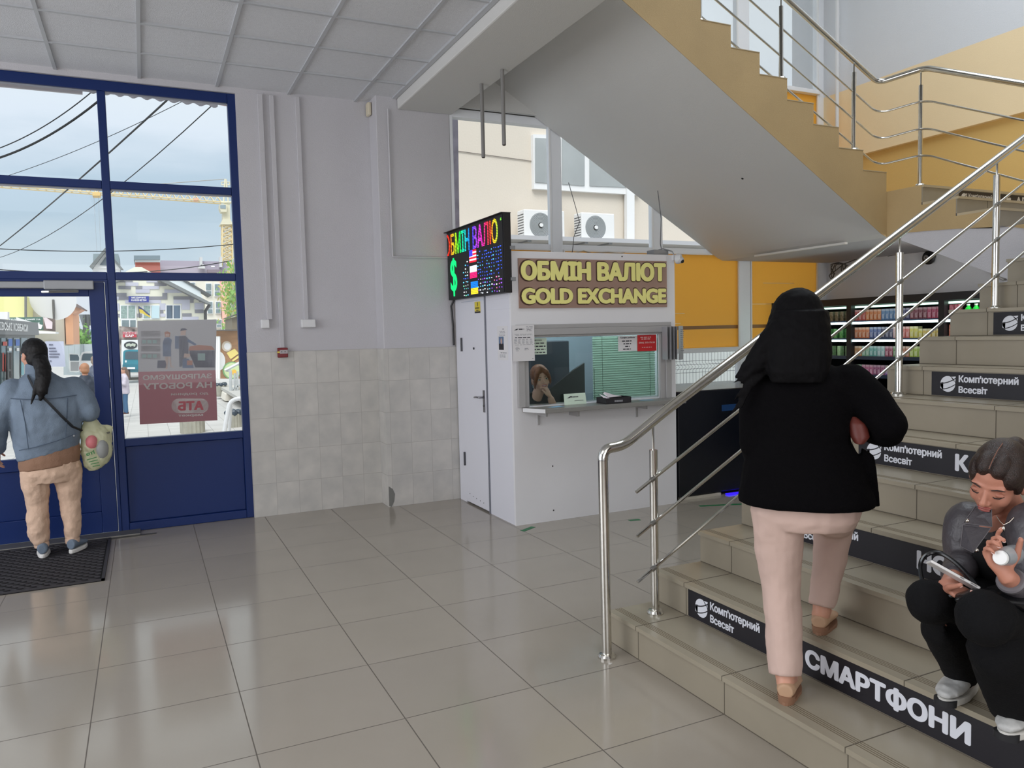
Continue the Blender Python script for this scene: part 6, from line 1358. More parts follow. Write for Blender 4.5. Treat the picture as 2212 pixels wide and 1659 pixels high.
den = M('denim_blue', (116, 131, 148), .8, var=.22, vscale=5, bump=.35, bscale=160); den_l = M('denim_seam', (78, 92, 110), .8)
b = MB(); b.loft([A.sec(.015, 0, .80, .205, .150, .22), A.sec(.015, 0, .83, .212, .155, .2), A.sec(.015, 0, .95, .232, .165, .1), A.sec(.015, -.01, 1.10, .245, .17, .04), A.sec(.015, -.01, 1.22, .255, .155), A.sec(.012, 0, 1.31, .225, .125), A.sec(0, 0, 1.37, .14, .095), A.sec(-.015, .005, 1.415, .082, .075), A.sec(-.02, .01, 1.44, .074, .07)], 26)
limb(b, [A(-.19, 0, 1.28), A(-.265, -.01, 1.16), A(-.31, -.01, 1.03), A(-.315, .06, .92), A(-.312, .11, .86)], [.10, .088, .082, .068, .058], 16)
limb(b, [A(.20, 0, 1.28), A(.265, -.02, 1.19), A(.295, -.03, 1.10), A(.27, .08, 1.08), A(.21, .19, 1.10)], [.10, .092, .086, .076, .058], 16)
jk = organic(b, 'jacket', den, pa, .008, 3, .5, (.022, .11))
b = MB()      # yoke seam, hem band and collar edge on the back
def back(x, z, o=.0):
    r_ = .262 if z > 1.15 else .25; yy = -.16*math.sqrt(max(0, 1-((x-.015)/r_)**2)) - .010 - o; return A(x, yy, z)
for pts in ([(-.20, 1.235), (-.1, 1.225), (.02, 1.222), (.12, 1.225), (.22, 1.235)], [(-.17, .852), (-.08, .868), (.02, .892), (.12, .918), (.20, .944)], [(-.14, 1.22), (-.12, 1.05), (-.11, .86)], [(.16, 1.22), (.145, 1.05), (.13, .93)]): b.tube([back(x, z, .006) for x, z in pts], .0028, 6)
b.build('seam', den_l, jk, smooth=True)
b = MB(); b.lathe([(.008, 0), (.006, .004)], back(.185, .93, .01), 10, axis=-A.y); b.build('button', alu_g, jk, smooth=True)
b = MB(); b.loft([A.sec(-.018, .005, 1.40, .088, .082, 0), A.sec(-.02, .01, 1.465, .080, .074, -.1), A.sec(-.02, .01, 1.475, .074, .068, -.1)], 20); organic(b, 'collar', den, jk, .006, 2)
b = MB(); b.loft([A.sec(.02, 0, .70, .20, .145, .12), A.sec(.02, 0, .76, .208, .15, .16), A.sec(.02, 0, .86, .205, .145, .2)], 24); organic(b, 'pullover_hem', M('pullover_brown', (146, 112, 90), .85, bump=.3, bscale=120), pa, .008, 2, .5, (.012, .09))
pan = M('trousers_beige', (214, 182, 158), .85, var=.06, vscale=5, bump=.25, bscale=90)
b = MB(); b.loft([A.sec(.022, 0, z, rx, ry) for z, rx, ry in ((.80, .185, .13), (.72, .195, .14), (.64, .195, .14), (.58, .17, .12))], 22)
limb(b, [A(-.075, 0, .68), A(-.082, .01, .55), A(-.078, .02, .42), A(-.082, .01, .30), A(-.085, 0, .21), A(-.075, 0, .155), A(-.068, 0, .115)], [.108, .095, .076, .074, .074, .064, .048], 16, flat=True)
limb(b, [A(.12, 0, .68), A(.135, .01, .55), A(.138, .02, .42), A(.138, .01, .30), A(.14, 0, .21), A(.14, 0, .155), A(.136, 0, .12)], [.108, .093, .074, .068, .062, .056, .048], 16, flat=True)
organic(b, 'trousers', pan, pa, .007, 2, .5, (.022, .07))
b = MB()
for x in (-.068, .136): b.lathe([(.048, 0), (.051, .01), (.051, .03), (.048, .04)], A(x, 0, .088), 20)
b.build('ankle_cuff', pan, pa, smooth=True)
sg_ = M('shoe_grey_blue', (112, 126, 142), .85, bump=.3, bscale=160); sw = M('shoe_sole_white', (226, 224, 220), .6)
for h_, t_ in ((A(-.065, -.075, .014), A(-.055, .17, .014)), (A(.118, -.06, .014), A(.225, .15, .014))):
    u_, s_ = MB(), MB(); shoe(u_, s_, h_, t_, .092, .085, sole=.032); so_ = organic(u_, 'shoe', sg_, pa, .006, 2); s_.build('sole', sw, so_, bevel=.008)
b = MB(); cH = A(-.045, .03, 1.545)
b.ell(cH + hf*-.022 + up_z*.036, .083, .100, .094, Rm, nu=20, nv=14); b.ell(cH + hf*-.05 + up_z*-.02, .076, .072, .085, Rm)
limb(b, [A(.0, -.075, 1.50), A(.015, -.115, 1.44), A(.012, -.165, 1.37), A(.0, -.19, 1.29), A(-.015, -.19, 1.22)], [.055, .055, .050, .036, .012], 14)
limb(b, [A(-.02, -.175, 1.36), A(-.05, -.19, 1.27), A(-.075, -.185, 1.19)], [.025, .016, .006], 10); limb(b, [A(.02, -.17, 1.34), A(.03, -.19, 1.26)], [.02, .006], 10)
organic(b, 'hair', hair_bk, pa, .006, 2, .5, (.008, .02))
b = MB(); b.lathe([(.030, -.014), (.036, 0), (.030, .014)], A(.012, -.118, 1.445), 16, axis=(A.y*-.5 - up_z*.8)); b.build('hair_tie', black_p, pa, smooth=True)
b = MB(); pts = [A(-.09, .05, 1.395), A(-.085, -.07, 1.39), back(-.05, 1.30, .012), back(.03, 1.20, .016), back(.11, 1.09, .018), back(.18, 1.0, .012), A(.235, -.05, .96), A(.25, .05, .93)]
b.tube(pts, .014, 8, squash=.35); b.build('bag_strap', M('strap_black', (30, 32, 36), .6), pa, smooth=True)
# plastic carrier bag on her arm
bgm = M('bag_plastic', (226, 226, 190), .3, var=.06, vscale=8, bump=.5, bscale=14, transl=.35)
bg_ = thing('carrier_bag', 'translucent pale carrier bag with shopping hanging from the arm of the denim jacket', 'bag', A(.34, 0, .64))
b = MB(); b.loft([A.sec(.325, .0, .645, .05, .05, .2), A.sec(.335, .0, .68, .092, .075, .1), A.sec(.34, .0, .78, .112, .085), A.sec(.335, .0, .90, .108, .075), A.sec(.315, .0, .99, .075, .05), A.sec(.30, .0, 1.05, .035, .03)], 24)
limb(b, [A(.29, .0, 1.03), A(.262, .03, 1.10), A(.27, .06, 1.13)], [.016, .010, .008], 10); limb(b, [A(.315, .0, 1.02), A(.31, .03, 1.10), A(.28, .06, 1.165)], [.016, .010, .008], 10)
b.prism([A(.36, -.01, 1.0), A(.452, -.01, .965), A(.455, -.01, .84), A(.40, -.01, .84)], A.y*.03)
organic(b, 'sack', bgm, bg_, .007, 2, .5, (.03, .06))
bk_ = lambda x, z, o=.0: A(x, -.098-o, z)
b = MB(); b.ell(A(.305, -.05, .86), .045, .05, .06); b.build('red_package', M('package_red', (208, 120, 124), .5), bg_, smooth=True)
b = MB(); b.ell(A(.37, -.045, .80), .05, .055, .085); b.build('grey_package', M('package_grey', (150, 152, 150), .5), bg_, smooth=True)
b = MB(); o_ = A(.262, -.098, .70); b.text('еті', o_ + up_z*.06, (A.x*.92 + up_z*.25).normalized(), (up_z*.95 - A.x*.2).normalized(), h=.03, w=.06, bold=.03)
for i in range(4): b.prism([bk_(.262+i*.012, .735-i*.018), bk_(.33+i*.006, .750-i*.022), bk_(.33+i*.006, .744-i*.022), bk_(.262+i*.012, .729-i*.018)], A.y*.002)
b.build('green_print', M('print_green', (60, 130, 70), .5), bg_, fixn=False)
b = MB(); b.prism([bk_(.405, .925, -.055), bk_(.435, .93, -.055), bk_(.435, .918, -.055), bk_(.405, .913, -.055)], A.y*.02); b.build('punch_hole', M('hole_dark', (90, 90, 80), .6), bg_)

# ------------------------------------------------------------------ woman walking up the stairs
c0 = AD(1740, 900, 3.02); B = Fr(c0, c0-CAM)
pb = thing('person', 'person with long black hair in a black jacket walking up the stairs', 'person', B(0, 0, HR))
fB = (B.y*.95 + B.x*.3).normalized(); rB = fB.cross(up_z)
b = MB(); P, Rm = head(b, B(-.02, .03, 1.64), rB, fB, up_z, 1.0, neck=B(0, 0, 1.45))
b.loft([B.sec(0, 0, z, rx, ry) for z, rx, ry in ((.86, .16, .11), (1.05, .14, .10), (1.28, .16, .10), (1.42, .13, .08), (1.47, .06, .06))], 18)
limb(b, [B(-.09, -.02, .90), B(-.085, .0, .56), B(-.073, -.10, .25)], [.085, .055, .038]); limb(b, [B(-.073, -.10, .30), B(-.073, -.115, .235)], [.036, .034])
limb(b, [B(.09, .0, .92), B(.10, .27, .78), B(.062, .19, .42)], [.085, .055, .036])
limb(b, [B(-.15, 0, 1.38), B(-.18, -.02, 1.15), B(-.17, .14, 1.04)], [.05, .04, .03]); limb(b, [B(.19, 0, 1.38), B(.285, -.06, 1.24), B(.23, .10, 1.22), B(.17, .12, 1.23)], [.05, .045, .032, .028])
hand(b, B(.175, .105, 1.225), (-B.x*.9 - B.y*.3 + up_z*.15), B.y, up_z, .95, curl=(.9, 1., 1.1, 1.2)); hand(b, B(-.168, .16, 1.02), B.y*.8 - up_z*.6, B.x, up_z, .95)
for hx, hy, hz, tx, ty in ((-.073, -.15, HR+.012, -.05, .02), (.055, .17, 2*HR+.012, .085, .33)): limb(b, [B(hx, hy+.03, hz+.06), B((hx+tx)/2, (hy+ty)/2, hz+.045), B(tx, ty, hz+.03)], [.033, .034, .026])
organic(b, 'body', skin, pb, .006, 3)
face_parts(P, Rm, 1, pb, M('brow_black'), M('lips_a'), eyes='open')
wool = M('wool_black', (9, 8, 10), .95, bump=.3, bscale=240, spec=.08)
b = MB(); b.loft([B.sec(0, 0, .925, .255, .180, 0), B.sec(0, 0, .95, .257, .182), B.sec(-.01, 0, 1.06, .228, .168), B.sec(-.022, 0, 1.18, .185, .15), B.sec(-.015, 0, 1.30, .195, .145), B.sec(0, 0, 1.39, .205, .13), B.sec(0, 0, 1.445, .14, .10), B.sec(-.005, .01, 1.48, .075, .07)], 26)
limb(b, [B(-.15, 0, 1.39), B(-.178, -.01, 1.28), B(-.185, -.02, 1.16), B(-.18, .06, 1.08), B(-.17, .14, 1.04)], [.085, .072, .062, .056, .05], 16)
limb(b, [B(.16, 0, 1.385), B(.235, -.02, 1.32), B(.292, -.05, 1.245), B(.285, -.02, 1.22), B(.245, .06, 1.215), B(.20, .10, 1.22)], [.09, .078, .064, .064, .058, .048], 16)
b.prism([B(.20, -.02, .93), B(.268, -.02, .925), B(.245, -.02, 1.12), B(.20, -.02, 1.15)], B.y*.05)
organic(b, 'jacket', wool, pb, .008, 3, .5, (.010, .12))
pk = M('trousers_pale_pink', (206, 178, 166), .85, var=.05, vscale=5, bump=.08, bscale=300)
b = MB(); b.loft([B.sec(0, .01, z, rx, ry) for z, rx, ry in ((1.0, .19, .13), (.93, .205, .15), (.87, .20, .15), (.83, .17, .13))], 22)
limb(b, [B(-.10, -.01, .90), B(-.100, .0, .76), B(-.095, .0, .62), B(-.088, -.02, .52), B(-.080, -.05, .42), B(-.076, -.08, .32), B(-.074, -.10, .262)], [.108, .092, .080, .072, .070, .066, .063], 18, flat=True)
limb(b, [B(.10, .0, .92), B(.105, .13, .86), B(.11, .26, .80)], [.108, .098, .082], 18); limb(b, [B(.11, .26, .80), B(.10, .245, .70), B(.09, .225, .60), B(.072, .205, .50), B(.062, .19, .452)], [.082, .070, .064, .055, .050], 18, flat=True)
organic(b, 'trousers', pk, pb, .007, 2, .5, (.016, .09))
bs_ = M('shoe_beige', (188, 152, 122), .6, var=.05, vscale=10); bh = M('heel_brown', (146, 108, 84), .6)
for (hx, hy, z, tx, ty) in ((-.073, -.165, HR, -.045, .06), (.050, .150, 2*HR, .105, .37)):
    u_, s_ = MB(), MB(); h_, t_ = B(hx, hy, z+.012), B(tx, ty, z+.012); shoe(u_, s_, h_, t_, .088, .062, sole=.012); so_ = organic(u_, 'shoe', bs_, pb, .005, 2)
    d_ = (t_-h_).normalized(); sd_ = d_.cross(up_z); s2 = MB(); s2.loft([(h_ + d_*.035 - up_z*.012, sd_*.030, d_*.034), (h_ + d_*.035 + up_z*.022, sd_*.034, d_*.040)], 18); s2.build('heel', bh, so_, smooth=True)
    s3 = MB(); s3.v = [v - up_z*.012 + d_*0 for v in s_.v]; s3.f = s_.f; s3.m = s_.m; s3.build('sole', bh, so_)
b = MB(); cH = B(-.02, .03, 1.64)
b.ell(cH - fB*.03 + up_z*.025, .098, .108, .105, Rm, nu=20, nv=14)
b.loft([B.sec(-.022, -.02, 1.68, .105, .10), B.sec(-.03, -.045, 1.60, .122, .105), B.sec(-.03, -.075, 1.52, .125, .095), B.sec(-.03, -.10, 1.45, .115, .07), B.sec(-.03, -.12, 1.41, .09, .04)], 22)
limb(b, [B(-.09, -.07, 1.60), B(-.15, -.09, 1.53), B(-.205, -.10, 1.475), B(-.25, -.10, 1.43)], [.06, .045, .026, .008], 12); limb(b, [B(-.11, -.08, 1.56), B(-.17, -.10, 1.48), B(-.225, -.11, 1.41)], [.05, .035, .007], 12)
rr = random.Random(4)
for i in range(16):
    a = rr.uniform(0, 1); limb(b, [B(-.10-.03*a, -.09, 1.56-.1*a), B(-.16-.04*a, -.11, 1.50-.12*a), B(-.23-.045*rr.random(), -.12, 1.45-.14*a-.03*rr.random())], [.014, .009, .0035], 6)
organic(b, 'hair', M('hair_jet', (7, 6, 8), .7, spec=.12, var=.3, vscale=30, bump=.15, bscale=60, stretch=(6, 6, .5)), pb, .005, 2, .5, (.008, .03))
hp = thing('handbag', 'small rust red clutch held under the bent arm of the black jacket', 'bag', B(.19, -.08, 1.17)); b = MB(); b.loft([(B(.190, -.055, 1.175), B.x*.018, B.y*.03), (B(.192, -.05, 1.20), B.x*.034, B.y*.035), (B(.182, -.04, 1.25), B.x*.034, B.y*.032), (B(.168, -.02, 1.285), B.x*.016, B.y*.022)], 16); organic(b, 'pouch', M('leather_rust', (96, 40, 32), .5), hp, .005, 2)

# ------------------------------------------------------------------ seated woman with a phone
pc = thing('person', 'person in a grey leather jacket sitting on the steps looking at a phone', 'person', (2.75, 1.6, 2*HR))
hc = AD(2153, 1036, 2.50)
vr = (hc-CAM).normalized(); rx_ = vr.cross(up_z).normalized(); uy_ = rx_.cross(vr)
scr_ = lambda x, y, t: (rx_*x + uy_*y - vr*t)
fC = scr_(-.34, -.55, .76).normalized(); uC = scr_(.06, .80, .60); uC = (uC - fC*uC.dot(fC)).normalized(); rC = fC.cross(uC)
nk = AD(2190, 1125, 2.58)
b = MB(); P, Rm = head(b, hc, rC, fC, uC, 1.0, neck=nk)
shR, shL = AD(2085, 1130, 2.70), AD(2250, 1140, 2.40); hip = Vector((2.82, 1.60, .62)); ch = (shR+shL)/2
tr_ = (shL-shR).normalized(); tf = (ch-hip).cross(tr_).normalized(); tu = (ch-hip).normalized()
if tf.x > 0: tf = -tf
def T(x, y, z): return hip + tr_*x + tf*y + tu*z
HL = (ch-hip).length
b.loft([(T(0, 0, z*HL), tr_*a, tf*d) for z, a, d in ((-.1, .15, .11), (.2, .13, .10), (.6, .15, .10), (.95, .13, .08), (1.08, .06, .055))], 18)
elR, wrR = AD(2084, 1218, 2.66), AD(2050, 1262, 2.46); elL, wrL = AD(2236, 1310, 2.36), AD(2176, 1246, 2.26)
limb(b, [shR, elR, wrR], [.05, .042, .026]); limb(b, [shL, elL, wrL], [.05, .042, .026])
kR, aR = AD(2006, 1300, 2.47), AD(2082, 1462, 2.68); kL, aL = AD(2128, 1335, 2.27), AD(2200, 1530, 2.45)
for kk, aa, ho in ((kR, aR, -.08), (kL, aL, .08)): limb(b, [hip + tr_*ho, kk, aa], [.08, .055, .036])
phd = scr_(.86, -.42, -.12)           # along the phone, left end higher
tipsR = hand(b, AD(2046, 1264, 2.455), scr_(.78, -.30, .55), scr_(.05, .95, .3), scr_(-.35, .5, .75), .90, curl=(.75, .7, .7, .65), thumb=(.55, .9), seg=.9)
tipsL = hand(b, AD(2174, 1243, 2.255), scr_(-.45, .88, .15), scr_(.55, .30, .78), scr_(.85, .35, .3), .92, curl=(.5, .95, 1.05, 1.1), thumb=(.85, .55))
organic(b, 'body', skin_b, pc, .0042, 3)
face_parts(P, Rm, 1, pc, M('brow_brown', (48, 32, 28), .6), M('lips_c', (160, 84, 78), .4), eyes='down')
nails(tipsR, -scr_(0, .9, .4), pc, .9); nails(tipsL, -scr_(.5, .3, .8), pc, .9)
lea = M('leather_grey', (74, 70, 74), .42, var=.12, vscale=7, bump=.35, bscale=50); lea_e = M('leather_edge', (108, 104, 108), .45); stud = M('stud_silver', (220, 214, 204), .2, metal=1)
b = MB(); b.loft([(T(0, -.01, z*HL), tr_*a, tf*d) for z, a, d in ((-.02, .20, .15), (.15, .195, .15), (.45, .20, .145), (.75, .205, .135), (.93, .185, .11), (1.03, .11, .085), (1.07, .075, .07))], 26)
limb(b, [shR + tr_*.02, shR.lerp(elR, .5), elR, elR.lerp(wrR, .6)], [.080, .072, .062, .046], 16); limb(b, [shL - tr_*.02, shL.lerp(elL, .5), elL, elL.lerp(wrL, .5), elL.lerp(wrL, .84)], [.085, .078, .068, .052, .037], 16, flat=True)
jc = organic(b, 'jacket', lea, pc, .007, 3, .5, (.014, .10))
b = MB(); e_ = elL.lerp(wrL, .86); ax_ = (wrL-elL).normalized(); b.lathe([(.038, -.010), (.0405, -.005), (.0405, .005), (.036, .010)], e_, 20, axis=ax_); b.build('cuff', lea_e, jc, smooth=True)
# open front: black top, lapels with studs
def F_(px, py, dep): return AD(px, py, dep)
D0 = 2.42
b = MB(); b.loft([(T(.0, .125, .42*HL), tr_*.085, tf*.035), (T(.0, .128, .62*HL), tr_*.085, tf*.03), (T(0, .118, .80*HL), tr_*.08, tf*.03), (T(0, .09, .95*HL), tr_*.075, tf*.03), (T(0, .065, 1.03*HL), tr_*.07, tf*.03)], 20); organic(b, 'black_top', M('cotton_black', (16, 16, 18), .85), pc, .006, 2)
def lap(pts, dd, name):
    q_ = [AD(x, y, d) for x, y, d in pts]; o = MB().prism(q_, vr*.008).build(name, lea, jc, bevel=.003); e = MB(); e.tube([p - vr*.001 for p in q_] + [q_[0] - vr*.001], .0013, 6); e.build('lapel_edge', lea_e, o, smooth=True); return o
dl = D0+.055
lap([(2108, 1093, dl+.05), (2142, 1100, dl), (2143, 1138, dl-.02), (2080, 1130, dl+.03)], 0, 'lapel'); lap([(2080, 1134, dl+.04), (2140, 1141, dl-.02), (2102, 1194, dl-.04), (2075, 1180, dl+.02)], 0, 'lapel')
b = MB()
for x, y, d in ((2090, 1125, dl), (2111, 1189, dl-.06)): b.ell(AD(x, y, d), .0062, .0062, .0062)
b.build('stud', stud, jc, smooth=True)
b = MB(); pts = [AD(2152, 1114, 2.435), AD(2160, 1126, 2.415), AD(2168, 1134, 2.405), AD(2180, 1128, 2.405), AD(2190, 1118, 2.41)]; b.tube(pts, .0012, 6); b.ell(AD(2168, 1142, 2.400), .0062, .005, .009); b.build('necklace', stud, pc, smooth=True)
blk = M('trousers_black', (15, 15, 17), .9, bump=.3, bscale=160, spec=.2)
b = MB(); b.loft([(hip - tu*.10, tr_*.19, tf*.16), (hip, tr_*.19, tf*.15), (hip + tu*.09, tr_*.17, tf*.13)], 20)
limb(b, [hip + tr_*-.08, kR.lerp(hip, .4), kR, kR.lerp(aR, .35), kR.lerp(aR, .75), kR.lerp(aR, .97)], [.10, .086, .072, .066, .058, .056], 16, flat=True)
limb(b, [hip + tr_*.08, kL.lerp(hip, .4), kL, kL.lerp(aL, .35), kL.lerp(aL, .75), kL.lerp(aL, .97)], [.10, .092, .084, .084, .084, .082], 16, flat=True)
organic(b, 'trousers', blk, pc, .008, 3, .5, (.014, .10))
shm = M('sneaker_silver', (186, 186, 184), .45, var=.18, vscale=30); shs = M('sneaker_sole', (214, 212, 206), .6); shd_ = M('sneaker_dark', (30, 30, 34), .6)
for (hx, tx) in (((2104, 1490, 2.73), (2036, 1500, 2.58)), ((2236, 1562, 2.50), (2168, 1570, 2.36))):
    h_, t_ = AD(*hx), AD(*tx); h_.z = t_.z = 2*HR; u_, s_ = MB(), MB(); shoe(u_, s_, h_, t_, .09, .085, sole=.026); so_ = organic(u_, 'sneaker', shm, pc, .005, 2, .5, (.006, .02)); s_.build('sole', shs, so_, bevel=.006)
    d_ = (t_-h_).normalized(); sd_ = d_.cross(up_z); s2 = MB(); s2.loft([(t_ - d_*.02 + up_z*.002, sd_*.036, d_*.026), (t_ - d_*.022 + up_z*.022, sd_*.036, d_*.028)], 16); s2.build('toe_guard', shd_, so_, smooth=True)
b = MB(); b.ell(P(0, -.026, .040), .079, .096, .090, Rm, nu=22, nv=16); b.ell(P(0, -.06, .0), .070, .065, .075, Rm); b.ell(P(.046, .012, .045), .031, .056, .052, Rm); b.ell(P(-.046, .012, .045), .031, .056, .052, Rm); b.ell(P(.062, -.005, .01), .019, .036, .045, Rm); b.ell(P(-.062, -.005, .01), .019, .036, .045, Rm); b.ell(P(.02, .03, .078), .03, .052, .040, Rm); b.ell(P(-.02, .03, .078), .03, .052, .040, Rm)
b.ell(P(0, -.125, .055), .035, .03, .03, Rm); limb(b, [P(0, -.14, .05), P(0.0, -.18, .0), P(0, -.19, -.08)], [.03, .032, .02])
organic(b, 'hair', hair_br, pc, .0045, 5, .5)
b = MB(); b.tube([P(0, .078, .093), P(0, .055, .112), P(0, .02, .1275), P(0, -.02, .1325)], .0013, 6); b.build('hair_parting', M('parting', (128, 88, 72), .6), pc, smooth=True)
# phone, earphone case, bag
phn = thing('phone', 'white smartphone held in the hand of the seated person', 'phone', AD(2060, 1243, 2.40)); pcn = AD(2058, 1242, 2.405); px_ = scr_(.88, -.44, -.14).normalized(); pn = scr_(.38, .82, -.25); pn = (pn - px_*pn.dot(px_)).normalized(); pyv = pn.cross(px_)
Rp = Matrix((px_, pyv, pn)).transposed(); MB().obox(pcn, .150, .072, .0085, Rp).build('case', M('phone_white', (226, 224, 222), .35), phn, bevel=.0035, seg=3)
MB().obox(pcn + pn*.0046, .142, .066, .0008, Rp).build('screen', M('phone_screen', (14, 14, 16), .1), phn)
b = MB(); b.obox(pcn - px_*(-.02) - pyv*.0365, .012, .002, .003, Rp); b.obox(pcn + px_*.055 - pyv*.0365, .02, .002, .003, Rp); b.build('side_button', M('button_grey', (120, 118, 116), .3), phn)
ea = thing('earphone_case', 'small round white case in the raised hand of the seated person', 'case', AD(2172, 1207, 2.185)); b = MB(); b.lathe([(.0205, 0), (.0215, .006), (.019, .011), (.001, .012)], AD(2163, 1205, 2.235), 22, axis=scr_(-.35, .05, .93)); b.build('lid', M('case_white', (236, 236, 234), .25), ea, smooth=True); b = MB(); b.loft([(AD(2165, 1205, 2.238), scr_(.02, 0, .008), scr_(0, .021, 0)), (AD(2172, 1202, 2.262), scr_(.026, 0, .01), scr_(0, .028, 0)), (AD(2190, 1198, 2.30), scr_(.026, 0, .01), scr_(0, .029, 0)), (AD(2200, 1196, 2.325), scr_(.016, 0, .006), scr_(0, .018, 0))], 22); b.build('shell', M('case_glassy', (168, 172, 176), .2), ea, smooth=True)
hb = thing('handbag', 'shiny black handbag on the lap of the seated person', 'bag', AD(2150, 1290, 2.30)); bl_ = M('leather_black', (20, 20, 22), .22)
b = MB(); c_ = AD(2162, 1294, 2.33); b.loft([(c_ + scr_(-.12, -.015, 0), scr_(0, .012, 0), scr_(0, 0, .05)), (c_ + scr_(-.06, 0, 0), scr_(0, .026, 0), scr_(0, 0, .07)), (c_ + scr_(.06, .0, 0), scr_(0, .03, 0), scr_(0, 0, .075)), (c_ + scr_(.16, -.005, 0), scr_(0, .03, 0), scr_(0, 0, .07))], 18); organic(b, 'pouch', bl_, hb, .006, 3)
b = MB(); pts = [AD(2078, 1282, 2.40), AD(2030, 1288, 2.44), AD(1996, 1262, 2.50), AD(1988, 1222, 2.54), AD(2000, 1200, 2.57), AD(2028, 1194, 2.56), AD(2062, 1214, 2.52), AD(2092, 1244, 2.47), AD(2112, 1270, 2.42), AD(2120, 1290, 2.38)]
sp_ = []
for i in range(len(pts)-1): sp_ += bez(pts[i], pts[i] + (pts[min(i+1, len(pts)-1)]-pts[max(i-1, 0)])/6, pts[i+1] - (pts[min(i+2, len(pts)-1)]-pts[i])/6, pts[i+1], 5)[:-1]
b.tube(sp_, .007, 8); b.build('strap', bl_, hb, smooth=True)

# ------------------------------------------------------------------ cashier behind the glass
pd = thing('person', 'smiling person with auburn hair behind the kiosk glass, hand at the chin', 'person', PX(1160, 900, 6.12))
hd = PX(1168, 819, 6.10); vd = (hd-CAM).normalized(); rd = vd.cross(up_z).normalized(); ud = rd.cross(vd)
fD = (-vd + rd*.28 - ud*.02).normalized(); uD = (up_z*.98 - rd*.16); uD = (uD - fD*uD.dot(fD)).normalized(); rD = fD.cross(uD); sD = .98
b = MB(); nD = PX(1156, 866, 6.16); P, Rm = head(b, hd, rD, fD, uD, sD, neck=nD)
tb = PX(1152, 900, 6.20); b.loft([(Vector((tb.x, tb.y, z)), Vector((a, 0, 0)), Vector((0, d, 0))) for z, a, d in ((.60, .15, .10), (.80, .16, .10), (.94, .15, .09), (1.02, .07, .06))], 18)
sR, eR, wR = PX(1200, 885, 6.15), PX(1205, 905, 5.98), PX(1190, 862, 6.0); limb(b, [sR, eR, wR], [.05, .045, .03]); limb(b, [PX(1110, 890, 6.2), PX(1100, 960, 6.1), PX(1130, 950, 5.98)], [.05, .045, .03])
tp = hand(b, PX(1189, 858, 6.0), up_z*.85 - rd*.35 - vd*.1, (-rd*.8 + vd*.2), -vd + rd*.1, .90, curl=(.7, .85, .95, 1.0), thumb=(.5, .3))
organic(b, 'body', M('skin_fair', (214, 160, 138), .5), pd, .0048, 3)
face_parts(P, Rm, sD, pd, M('brow_auburn', (90, 52, 36), .6), M('lips_d', (176, 84, 84), .4), eyes='open', lipw=.027)
b = MB(); b.ell(P(0, .0925, -.057), .019, .004, .0035, Rm, nu=14, nv=6); b.build('teeth', white_p, pd, smooth=True)
tp_ = M('top_black', (22, 22, 24), .8); b = MB(); b.loft([(Vector((tb.x, tb.y, z)), Vector((a, 0, 0)), Vector((0, d, 0))) for z, a, d in ((.62, .20, .14), (.80, .20, .14), (.93, .19, .125), (1.01, .11, .09), (1.055, .068, .066), (1.085, .060, .060))], 22); limb(b, [sR + Vector((-.03, .02, .0)), eR.lerp(sR, .3), eR, eR.lerp(wR, .55)], [.07, .062, .056, .042]); limb(b, [PX(1112, 890, 6.2), PX(1102, 960, 6.1), PX(1125, 952, 6.0)], [.07, .06, .045]); organic(b, 'pullover', tp_, pd, .007, 2, .5, (.01, .08))
ab = M('hair_auburn', (132, 76, 48), .4, var=.3, vscale=26, bump=.4, bscale=50, stretch=(5, 5, .6)); b = MB(); b.ell(P(0, -.022, .045), .083, .098, .092, Rm, nu=20, nv=14); b.ell(P(0, -.06, -.02), .078, .06, .08, Rm); limb(b, [P(.0, .06, .108), P(.045, .078, .06), P(.070, .052, -.01), P(.078, .035, -.075)], [.02, .022, .017, .006]); limb(b, [P(.0, .06, .108), P(-.045, .078, .06), P(-.070, .052, -.0), P(-.076, .04, -.05)], [.02, .022, .016, .006]); organic(b, 'hair', ab, pd, .005, 2, .5, (.006, .02))
b = MB(); c_ = Vector((tb.x, tb.y, 1.035)); b.tube([c_ + Vector((.085*math.cos(a), .085*math.sin(a) - .01, -.045*max(0, -math.sin(a)))) for a in [i*math.pi/10 for i in range(10, 21)]], .003, 6); b.build('necklace', stud, pd, smooth=True)
b = MB()
for q_ in (-1, 1): b.lathe([(.018, -.001), (.019, 0), (.018, .001)], P(q_*.080, -.012, -.055), 16, axis=rD)
b.build('earring', stud, pd, smooth=True)

